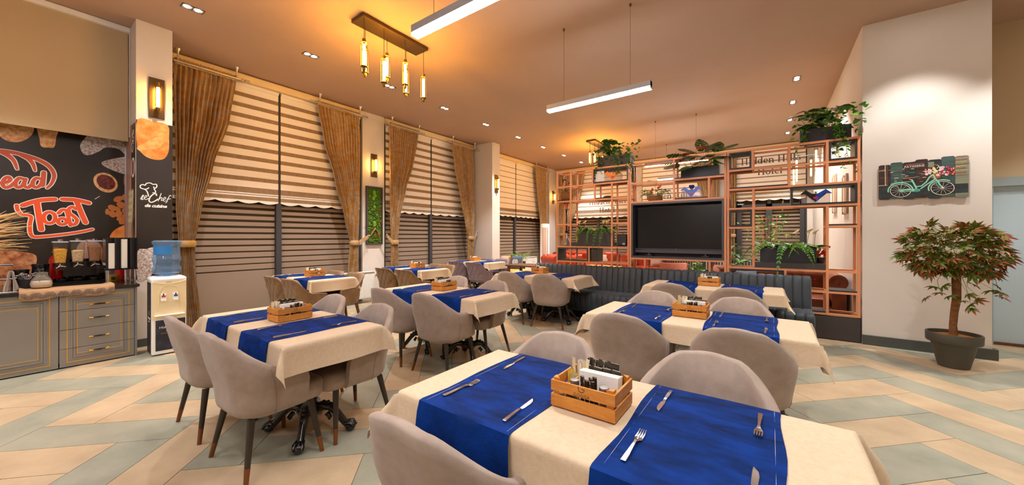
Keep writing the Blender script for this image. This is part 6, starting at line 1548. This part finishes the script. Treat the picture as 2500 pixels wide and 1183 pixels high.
for (x, y, z, d) in ((-.14, -.05, .86, (-1, -.5, -.3)), (-.11, -.08, .80, (-1, -.6, -.2)), (-.08, -.04, .88, (-.5, -1, -.2)), (-.19, -.04, .74, (-1, -.2, -.1)), (-.05, -.06, .77, (-.2, -1, -.4)), (.10, -.05, .92, (.3, -1, -.3)), (.08, -.06, .80, (.6, -1, -.2)), (.10, -.07, .70, (.5, -1, -.4)), (.13, -.06, .74, (1, -.6, -.2)), (.27, -.06, .90, (.8, -.6, -.4)), (.30, -.08, .84, (.3, -1, -.6)), (.25, -.08, .86, (-.4, -1, -.3)), (.29, -.05, .80, (.1, -1, -.7)), (.05, -.08, .73, (-.3, -1, -.3)), (.09, -.09, .66, (.2, -1, -.5))): lv.append((Vector((x, y, z)), Vector(d), 1.0))
lv.sort(key=lambda t: t[0].y + (0 if t[2] > .75 else .1))
dense = MB()
for i, (p, d, f) in enumerate(lv):
    k = rr.choices((0, 1, 2, 3), (4, 3, 1, 3))[0] if f > .85 else rr.choices((0, 1, 2, 3), (1, 3, 1, 5))[0]
    d2 = d * .8 + Vector((rr.uniform(-.9, .9), rr.uniform(-.8, .5) - .2, rr.uniform(-.35, .45)))
    if i < 290: put_leaf(ML[k], 'leaf', tr, p, d2, rr.uniform(-.9, .9), rr.uniform(.85, 1.25))
    else:
        m = aim(p, d2, rr.uniform(-.9, .9), rr.uniform(.7, 1.0)); q = [tuple(m @ v.co) for v in ML[1].vertices]; dense.add(q, [tuple(f_.vertices) for f_ in ML[1].polygons])
o = dense.build('inner_leaves', 'maple_mix', tr); o['kind'] = 'stuff'
st = MB()
for k in range(70):
    p, d, f = lv[rr.randrange(300)]; b0 = Vector((.02, 0, 1.02 + rr.uniform(-.02, .12))); st.tube([b0, b0 * .5 + p * .5 + Vector((rr.uniform(-.05, .05), rr.uniform(-.04, .04), rr.uniform(-.06, .04))), p], [.0035, .0022, .0015], 4)
for pts in (((.02, 0, 1.0), (-.10, -.04, .99), (-.13, -.05, .93), (-.12, -.05, .86), (-.10, -.06, .80)), ((.03, 0, 1.0), (.09, -.04, .98), (.08, -.05, .88), (.14, -.06, .79), (.13, -.06, .72)), ((.04, 0, 1.04), (.20, -.04, 1.03), (.27, -.05, .97), (.28, -.06, .87)), ((0, 0, .9), (-.06, -.04, .84), (-.16, -.04, .76))):
    st.tube(pts, .0026, 5)
st.build('twigs', 'maple_vein', tr)
# ------------------------------------------------------------------ lounge behind the shelf
ln = [(-5.03, 2.66, 2.33, 'left lounge blind'), (-2.85, 2.72, 2.36, 'middle lounge blind'), (0.0, 3.62, 3.28, 'right lounge blind')]
def serif_word(word, h):
    """bold serif letters: stems, hairlines, bowls and slab serifs as flat shapes in the xz plane"""
    b = MB(); x = 0.0; T_ = .15; t_ = .06
    def stem(x0, z1, ser=(1, 1)):
        b.prism([(x0, 0), (x0 + T_, 0), (x0 + T_, z1), (x0, z1)], -.0015, .0015, 'y')
        if ser[0]: b.prism([(x0 - .07, 0), (x0 + T_ + .07, 0), (x0 + T_ + .07, .05), (x0 - .07, .05)], -.0014, .0016, 'y')
        if ser[1]: b.prism([(x0 - .08, z1 - .05), (x0 + T_ + (.07 if ser[1] == 2 else 0), z1 - .05), (x0 + T_ + (.07 if ser[1] == 2 else 0), z1), (x0 - .08, z1)], -.0014, .0016, 'y')
    def bowl(cx, cz, rx, rz, a0=0, a1=360):
        n = 20; cl = a1 - a0 == 360; pts = []; ws = []
        for i in range(n + (0 if cl else 1)):
            a = R(a0 + (a1 - a0) * i / n); pts.append((cx + rx * math.cos(a), cz + rz * math.sin(a))); ws.append(t_ + (T_ - t_) * abs(math.cos(a)))
        b.ribbon(pts, ws, -.0013, .0017, 'y', closed=cl, round_caps=False)
    for ch in word:
        if ch == 'H': stem(x + .08, 1, (1, 2)); stem(x + .62, 1, (1, 2)); b.prism([(x + .2, .48), (x + .65, .48), (x + .65, .54), (x + .2, .54)], -.0012, .0012, 'y'); x += .95
        elif ch == 'i': stem(x + .09, .66); b.prism([(x + .165 + .095 * math.cos(a), .86 + .095 * math.sin(a)) for a in [k * .63 for k in range(10)]], -.0015, .0015, 'y'); x += .40
        elif ch == 'd': bowl(x + .27, .33, .20, .29); stem(x + .43, 1.02, (0, 1)); b.prism([(x + .5, 0), (x + .65, 0), (x + .65, .05), (x + .5, .05)], -.0014, .0016, 'y'); x += .70
        elif ch == 'e': bowl(x + .29, .33, .20, .29, 10, 320); b.prism([(x + .12, .34), (x + .5, .34), (x + .5, .39), (x + .12, .39)], -.0012, .0012, 'y'); x += .58
        elif ch == 'n': stem(x + .09, .66); stem(x + .48, .46, (1, 0)); b.ribbon([(x + .2, .50), (x + .30, .61), (x + .42, .63), (x + .52, .56), (x + .555, .44)], [.06, .08, .1, .13, .15], -.0013, .0017, 'y', round_caps=False); x += .74
        elif ch == 'l': stem(x + .09, 1.02); x += .38
        elif ch == 's': b.ribbon([(x + .42, .52), (x + .33, .62), (x + .18, .60), (x + .13, .49), (x + .22, .38), (x + .36, .29), (x + .43, .17), (x + .34, .05), (x + .20, .04), (x + .10, .14)], [.06, .06, .09, .12, .13, .13, .12, .09, .06, .06], -.0013, .0017, 'y', round_caps=False); x += .54
        elif ch == 'o': bowl(x + .31, .33, .22, .29); x += .64
        elif ch == 't': stem(x + .12, .82, (0, 0)); b.prism([(x, .60), (x + .38, .60), (x + .38, .65), (x, .65)], -.0014, .0016, 'y'); b.ribbon([(x + .2, .1), (x + .28, .03), (x + .38, .08)], .06, -.0013, .0017, 'y'); x += .44
        else: x += .38
    for i, v in enumerate(b.v): b.v[i] = ((v[0] - x / 2) * h, v[1], v[2] * h)
    return b
for (cx, z1, z2, nm) in ln:
    r = thing('blind_lettering', 'brown hotel name lettering on the ' + nm, 'lettering', (cx, YN - .0705, 0), 0, 'hotel name on the lounge blinds')
    w1 = serif_word('Hidden Hills', .205); mm = w1.mesh('lettering', 'text_brown'); o = link('lettering', mm, r, (0, 0, z1))
    o = link('lettering', serif_word('Hotel', .205).mesh('lettering', 'text_brown'), r, (0, 0, z2))
def chesterfield(x, y, rz, L, label, m, back=.78):
    """tufted sofa with rolled back and arms; faces local -y"""
    r = thing('chesterfield_sofa', label, 'sofa', (x, y, 0), R(rz), 'chesterfield sofas'); h = L / 2
    b = MB(); N = int(L / .03); loops = []
    for i in range(N + 1):
        xx = -h + .10 + (L - .2) * i / N; L2 = []
        for (yy, zz) in ((.40, .12), (.40, back - .12), (.43, back - .07), (.42, back), (.34, back + .02), (.26, back - .03), (.25, back - .10), (.28, back - .18), (.26, .55), (.25, .42), (.24, .12)):
            t = .022 * abs(math.sin((xx + zz * .9) * 14)) * abs(math.sin((xx - zz * .9) * 14)) if .4 < zz < back + .01 and yy < .35 else 0
            L2.append((xx, yy - t, zz))
        loops.append(L2)
    b.loops(loops); b.build('backrest', m, r, smooth=70)
    for s in (-1, 1):
        b = MB(); cr = [(s * (h - .11) + .115 * math.cos(R(a)), back - .13 + .115 * math.sin(R(a))) for a in range(0, 360, 24)]
        b.loops([[(px, yy, pz) for px, pz in cr] for yy in (-.42, -.40, .38, .40)]); b.box(s * (h - .10) - .085, s * (h - .10) + .085, -.40, .39, .10, back - .10); b.build('arm', m, r, smooth=50, bevel=0)
        b = MB(); sp = [(s * (h - .11) + q * math.cos(R(a)), back - .13 + q * math.sin(R(a))) for q, a in ((.10, 0), (.09, 60), (.08, 120), (.07, 180), (.055, 240), (.04, 300), (.02, 360))]
        b.ribbon(sp, .012, -.432, -.421, 'y'); b.build('arm_scroll', m, r, smooth=50)
    for k in range(3):
        w_ = (L - .40) / 3; b = MB(); b.box(-h + .20 + k * w_ + .005, -h + .20 + (k + 1) * w_ - .005, -.40, .26, .30, .44); b.build('seat_cushion', m, r, bevel=.03)
    b = MB(); b.box(-h + .06, h - .06, -.38, .38, .10, .29); b.build('base', m, r, bevel=.01)
    for s in (-1, 1):
        for yy in (-.33, .33): MB().lathe([(.02, 0), (.035, .05), (.03, .10)], 10, (s * (h - .12), yy, 0)).build('foot', 'wood_brown', r, smooth=50)
    for i in range(int((L - .4) / .15)):
        for j in range(3): MB().ball((-h + .26 + .15 * i + (.075 if j % 2 else 0), .238, .50 + .09 * j), .011, 6, 4).build('tuft_button', m, r)
    return r
chesterfield(-5.55, 12.45, 0, 2.35, 'red tufted sofa under the left lounge blind', 'sofa_red', .86)
chesterfield(-3.30, 12.3, 0, 1.5, 'red tufted loveseat behind the loudspeaker shelf', 'sofa_red', .84)
chesterfield(-5.75, 10.9, 60, 1.15, 'red tufted armchair end left of the copper shelf', 'sofa_red', .80)
chesterfield(-.02, 7.75, 0, 1.95, 'brown tufted sofa facing the lower right shelf cells from the lounge', 'sofa_brown', .84)
def cushion(x, y, z, w, rz, tilt, m, label, emb=False):
    r = thing('cushion', label, 'cushion', (x, y, z), R(rz), 'scatter cushions'); b = MB(); n = 8; top = []; vs = []
    for sgn in (-1, 1):
        for i in range(n + 1):
            for j in range(n + 1):
                u, v = -1 + 2 * i / n, -1 + 2 * j / n; pin = 1 - .07 * (1 - abs(u)) * abs(v) ** 2 - 0; pin2 = 1 - .07 * (1 - abs(v)) * abs(u) ** 2
                vs.append((u * w / 2 * pin2, sgn * .075 * ((1 - u ** 4) * (1 - v ** 4)) ** .6, w / 2 + v * w / 2 * pin))
    fs = []
    for k in range(2):
        for i in range(n):
            for j in range(n):
                a = k * (n + 1) ** 2 + i * (n + 1) + j; fs.append((a, a + n + 1, a + n + 2, a + 1) if k == 0 else (a, a + 1, a + n + 2, a + n + 1))
    b.add(vs, fs); o = b.build('pad', m, r, smooth=60, rot=(R(tilt), 0, 0))
    if emb:
        e = MB(); cz = w / 2
        for sg in (-1, 1):
            e.ribbon([(sg * .012 + sg * .075 * math.sin(R(a)), cz + .075 * math.cos(R(a))) for a in range(10, 171, 20)], .012, -.082, -.077, 'y'); e.ribbon([(sg * .014, cz - .07), (sg * .014, cz + .07)], .010, -.082, -.077, 'y'); e.ribbon([(sg * .03, cz + .02), (sg * .07, cz + .02)], .010, -.082, -.077, 'y'); e.ribbon([(sg * .03, cz - .02), (sg * .07, cz - .02)], .010, -.082, -.077, 'y'); e.ribbon([(sg * .045, cz - .05), (sg * .045, cz + .05)], .008, -.082, -.077, 'y')
        e.build('emblem', 'paper_white', o)
    return r
cushion(-5.05, 12.50, .45, .42, 0, -14, 'cushion_rust', 'rust cushion on the red sofa under the lettered blind'); cushion(-4.75, 12.40, .45, .36, 20, -25, 'cushion_beige', 'pale cushion on the red sofa, right end'); cushion(-5.95, 12.42, .45, .36, -20, -30, 'pink_fabric', 'pink cushion lying on the red sofa')
cushion(-3.85, 12.30, .45, .44, 0, -12, 'cushion_rust', 'rust cushion with a round emblem behind the open shelf cells', True); cushion(-3.02, 12.3, .45, .36, 15, -20, 'cushion_beige', 'pale cushion on the red loveseat')
cushion(-5.95, 10.72, .45, .38, 50, -20, 'cushion_rust', 'rust cushion on the armchair left of the copper shelf'); cushion(-.35, 7.75, .45, .36, 10, -20, 'cushion_slate', 'slate cushion on the brown sofa')
bn = thing('window_bench', 'cream bench with a yellow seat pad past the deep pillar', 'bench', (-6.35, 8.95, 0), R(0))
MB().box(-.62, .42, -.28, .30, 0.02, .30).build('base', 'steel_white', bn, bevel=.01); b = MB(); slab(b, .52, .30, .05, [(.02, .30), (0, .32), (0, .40), (.03, .43)], -.10, 0); b.build('seat_pad', 'cushion_yellow', bn, smooth=50)
b = MB(); b.box(-.62, .10, .26, .36, .40, .80); b.build('back_pad', 'cushion_yellow', bn, bevel=.03)
cushion(-6.72, 8.86, .433, .40, -10, -16, 'cushion_beige', 'beige patterned cushion on the yellow bench'); cushion(-6.28, 8.95, .433, .42, 8, -14, 'cushion_slate', 'slate blue cushion with a round white emblem on the yellow bench', True)
t = thing('wooden_side_table', 'dark wooden table between the yellow bench and the banquette', 'table', (-4.95, 7.72, 0), R(0)); MB().box(-.55, .45, -.34, .34, .665, .70).build('tabletop', 'wood_brown', t, bevel=.005)
for sx in (-.48, .38):
    for sy in (-.28, .28): MB().box(sx - .03, sx + .03, sy - .03, sy + .03, 0, .665).build('leg', 'wood_brown', t, bevel=.004)
def spiky(x, y, z0, label, n, s, seed, name='spiky_palm'):
    r = thing(name, label, 'plant', (x, y, 0)); rr = random.Random(seed); MB().lathe([(.13, 0), (.17, z0), (.16, z0), (.15, z0 - .03)], 18).build('pot', 'panel_dark', r, smooth=40)
    MB().tube([(0, 0, z0 - .05), (0, 0, z0 + .08)], .03, 8).build('stem', 'bark', r)
    for k in range(n):
        a = 2.4 * k; put_leaf(LF['blade'], 'leaf', r, (0, 0, z0 + .02 + .05 * (k / n)), (math.cos(a), math.sin(a), .3 + 1.5 * k / n), 0, s * rr.uniform(.8, 1.15))
    return r
spiky(-6.55, 9.62, .62, 'spiky green plant behind the cushions of the yellow bench', 26, 1.3, 4)
tw = thing('tower_air_conditioner', 'tall white cylindrical air conditioner left of the copper shelf', 'air conditioner', (-6.72, 11.45, 0))
MB().lathe([(.20, 0), (.19, .02), (.175, .04), (.175, 1.86), (.165, 1.885), (.10, 1.89)], 28).build('body', 'tower_white', tw, smooth=40)
b = MB(); b.loops([[(.178 * math.cos(R(-95 + 60 * i / 8)), .178 * math.sin(R(-95 + 60 * i / 8)), z) for i in range(9)] for z in (.35, 1.75)], closed=False); b.build('air_panel', 'tower_panel', tw, smooth=60)
b = MB(); b.loops([[(.180 * math.cos(R(-30 + 12 * i / 3)), .180 * math.sin(R(-30 + 12 * i / 3)), z) for i in range(4)] for z in (.35, 1.75)], closed=False); b.build('air_slot', 'lamp_alu', tw, smooth=60)
for (x, y, w_, d_, lab) in ((-4.45, 11.3, 1.1, .6, 'low pale wooden lounge table behind the left banquette'), (-3.5, 10.6, .7, .6, 'low orange-topped lounge table behind the shelf')):
    t = thing('lounge_table', lab, 'table', (x, y, 0), 0, 'low lounge tables'); MB().box(-w_ / 2, w_ / 2, -d_ / 2, d_ / 2, .43, .46).build('tabletop', 'cushion_yellow', t, bevel=.004)
    for sx in (-1, 1):
        for sy in (-1, 1): MB().box(sx * (w_ / 2 - .06) - .02, sx * (w_ / 2 - .06) + .02, sy * (d_ / 2 - .06) - .02, sy * (d_ / 2 - .06) + .02, 0, .43).build('leg', 'leg_dark', t)
pk = thing('pink_armchair', 'pink armchair top peeping under the television shelf', 'armchair', (-1.95, 9.5, 0), R(20))
b = MB(); b.loops([[(.30 * math.cos(R(a)) * k, .26 * math.sin(R(a)) * k, z) for a in range(200, 341, 14)] + [(.24 * math.cos(R(a)) * k, .20 * math.sin(R(a)) * k, z) for a in range(340, 199, -14)] for z, k in ((.35, .95), (.6, 1.05), (.76, 1.1), (.78, 1.07))]); b.build('backrest', 'pink_fabric', pk, smooth=50)
b = MB(); slab(b, .25, .25, .1, [(.03, .32), (0, .35), (0, .43), (.04, .46)]); b.build('seat', 'pink_fabric', pk, smooth=50)
for sx in (-1, 1):
    for sy in (-1, 1): MB().tube([(sx * .18, sy * .18, .33), (sx * .22, sy * .22, 0)], [.018, .012], 8).build('leg', 'leg_dark', pk)
fe = thing('slatted_screen', 'dark slatted screen low behind the television shelf', 'screen', (-1.5, 11.6, 0))
for k in range(34): MB().box(-1.15 + .07 * k, -1.11 + .07 * k, -.01, .01, .02, .80).build('slat', 'panel_black', fe)
for z in (.06, .74): MB().box(-1.16, 1.26, .01, .03, z, z + .04).build('rail', 'panel_black', fe)
for z in (-1.1, 1.2): MB().box(z - .025, z + .025, .01, .05, 0, .82).build('post', 'panel_black', fe)
def bushy(x, y, z0, z1, label, n, seed, keys, spread, trellis=False, flowers=None):
    r = thing('potted_plant', label, 'plant', (x, y, 0)); rr = random.Random(seed)
    MB().lathe([(.12, 0), (.17, z0), (.155, z0), (.15, z0 - .03)], 18).build('pot', 'panel_dark', r, smooth=40)
    if trellis:
        for k in range(6): MB().tube([(-.14 + .056 * k, .02, z0 - .03), (-.20 + .08 * k, .02, z1 - .05)], .0035, 5).build('trellis_bar', 'petal_orange', r)
        for k in range(7): MB().tube([(-.20, .02, z0 + .1 + (z1 - z0 - .2) * k / 6), (.20, .02, z0 + .1 + (z1 - z0 - .2) * k / 6)], .003, 5).build('trellis_bar', 'petal_orange', r)
    for k in range(9):
        a = rr.uniform(0, 6.28); MB().tube([(0, 0, z0 - .04), (spread * .4 * math.cos(a), spread * .3 * math.sin(a), (z0 + z1) / 2), (spread * .9 * math.cos(a), spread * .6 * math.sin(a), z0 + (z1 - z0) * rr.uniform(.5, .95))], .004, 5).build('stem', 'stem_green', r)
    for k in range(n): put_leaf(LF[rr.choice(keys)], 'leaf', r, (rr.gauss(0, spread * .55), rr.gauss(0, spread * .4), z0 + (z1 - z0) * rr.random()), rdir(rr, -.4, .7), rr.uniform(-.6, .6), rr.uniform(.9, 1.5))
    if flowers:
        for k in range(26): MB().ball((rr.gauss(0, .09), rr.gauss(0, .09), z1 + rr.uniform(-.12, .06)), .03, 7, 5, (1, 1, .7)).build('bloom', flowers, r, smooth=80)
    return r
bushy(-.05, 11.9, .75, 2.0, 'climbing plant on an orange trellis behind the right fern planter', 230, 3, ('ivy', 'ivy_b', 'tiny'), .42, True)
bushy(-.62, 8.9, .55, 1.25, 'leafy plant behind the left cells of the right shelf unit', 26, 5, ('lance', 'oval_d'), .20)
bushy(-1.45, 9.9, .45, .78, 'low green plant under the television shelf', 40, 6, ('ivy', 'oval'), .24)
o = bushy(.60, 7.08, .10, .24, 'red flowers on the shelf tray beside the right fern planter', 20, 7, ('small', 'small_d'), .07, False, 'petal_red'); o.location = (.578, 6.79, 1.0285); o.scale = (.42, .42, .8)
# branch wall lights and driftwood pictures on the lounge side wall
for (y, z, l) in ((8.6, 2.95, .36), (9.6, 2.95, .36)):
    r = thing('branch_wall_light', 'long-armed tube-bulb wall light behind the upper right shelf, ' + ('nearer one' if y < 9 else 'farther one'), 'wall light', (.985, y, z), 0, 'branch wall lights')
    MB().box(-.025, 0, -.05, .05, -.05, .05).build('back_plate', 'panel_dark', r)
    for (dx, dz, hh) in ((-.30, .10, .34), (-.58, -.05, .40)):
        MB().tube([(-.02, 0, dz * .3), (dx, 0, dz)], .007, 6).build('arm', 'panel_dark', r)
        MB().lathe([(.012, dz + .01), (.032, dz - .0), (.032, dz - .05), (.02, dz - .06)], 12, (dx, 0, 0)).build('socket', 'panel_dark', r, smooth=40)
        MB().lathe([(.008, dz - .06), (.012, dz - .07), (.012, dz - .06 - hh + .02), (.006, dz - .06 - hh)], 10, (dx, 0, 0)).build('bulb', 'bulb_small', r, smooth=40)
for (y, z, h, lab) in ((7.75, 2.08, .62, 'driftwood picture on the lounge wall, nearer one'), (8.9, 2.2, .70, 'driftwood picture on the lounge wall, farther one')):
    r = thing('driftwood_picture', lab, 'picture', (.985, y, z), 0, 'driftwood pictures')
    for k in range(5): MB().box(-.03, -.002, -.20 + .08 * k + .002, -.12 + .08 * k - .002, -h / 2 + .03 * (k % 2), h / 2 - .02 * (k % 3)).build('plank', ('cushion_beige', 'driftwood', 'paint_ivory')[k % 3], r, bevel=.003)
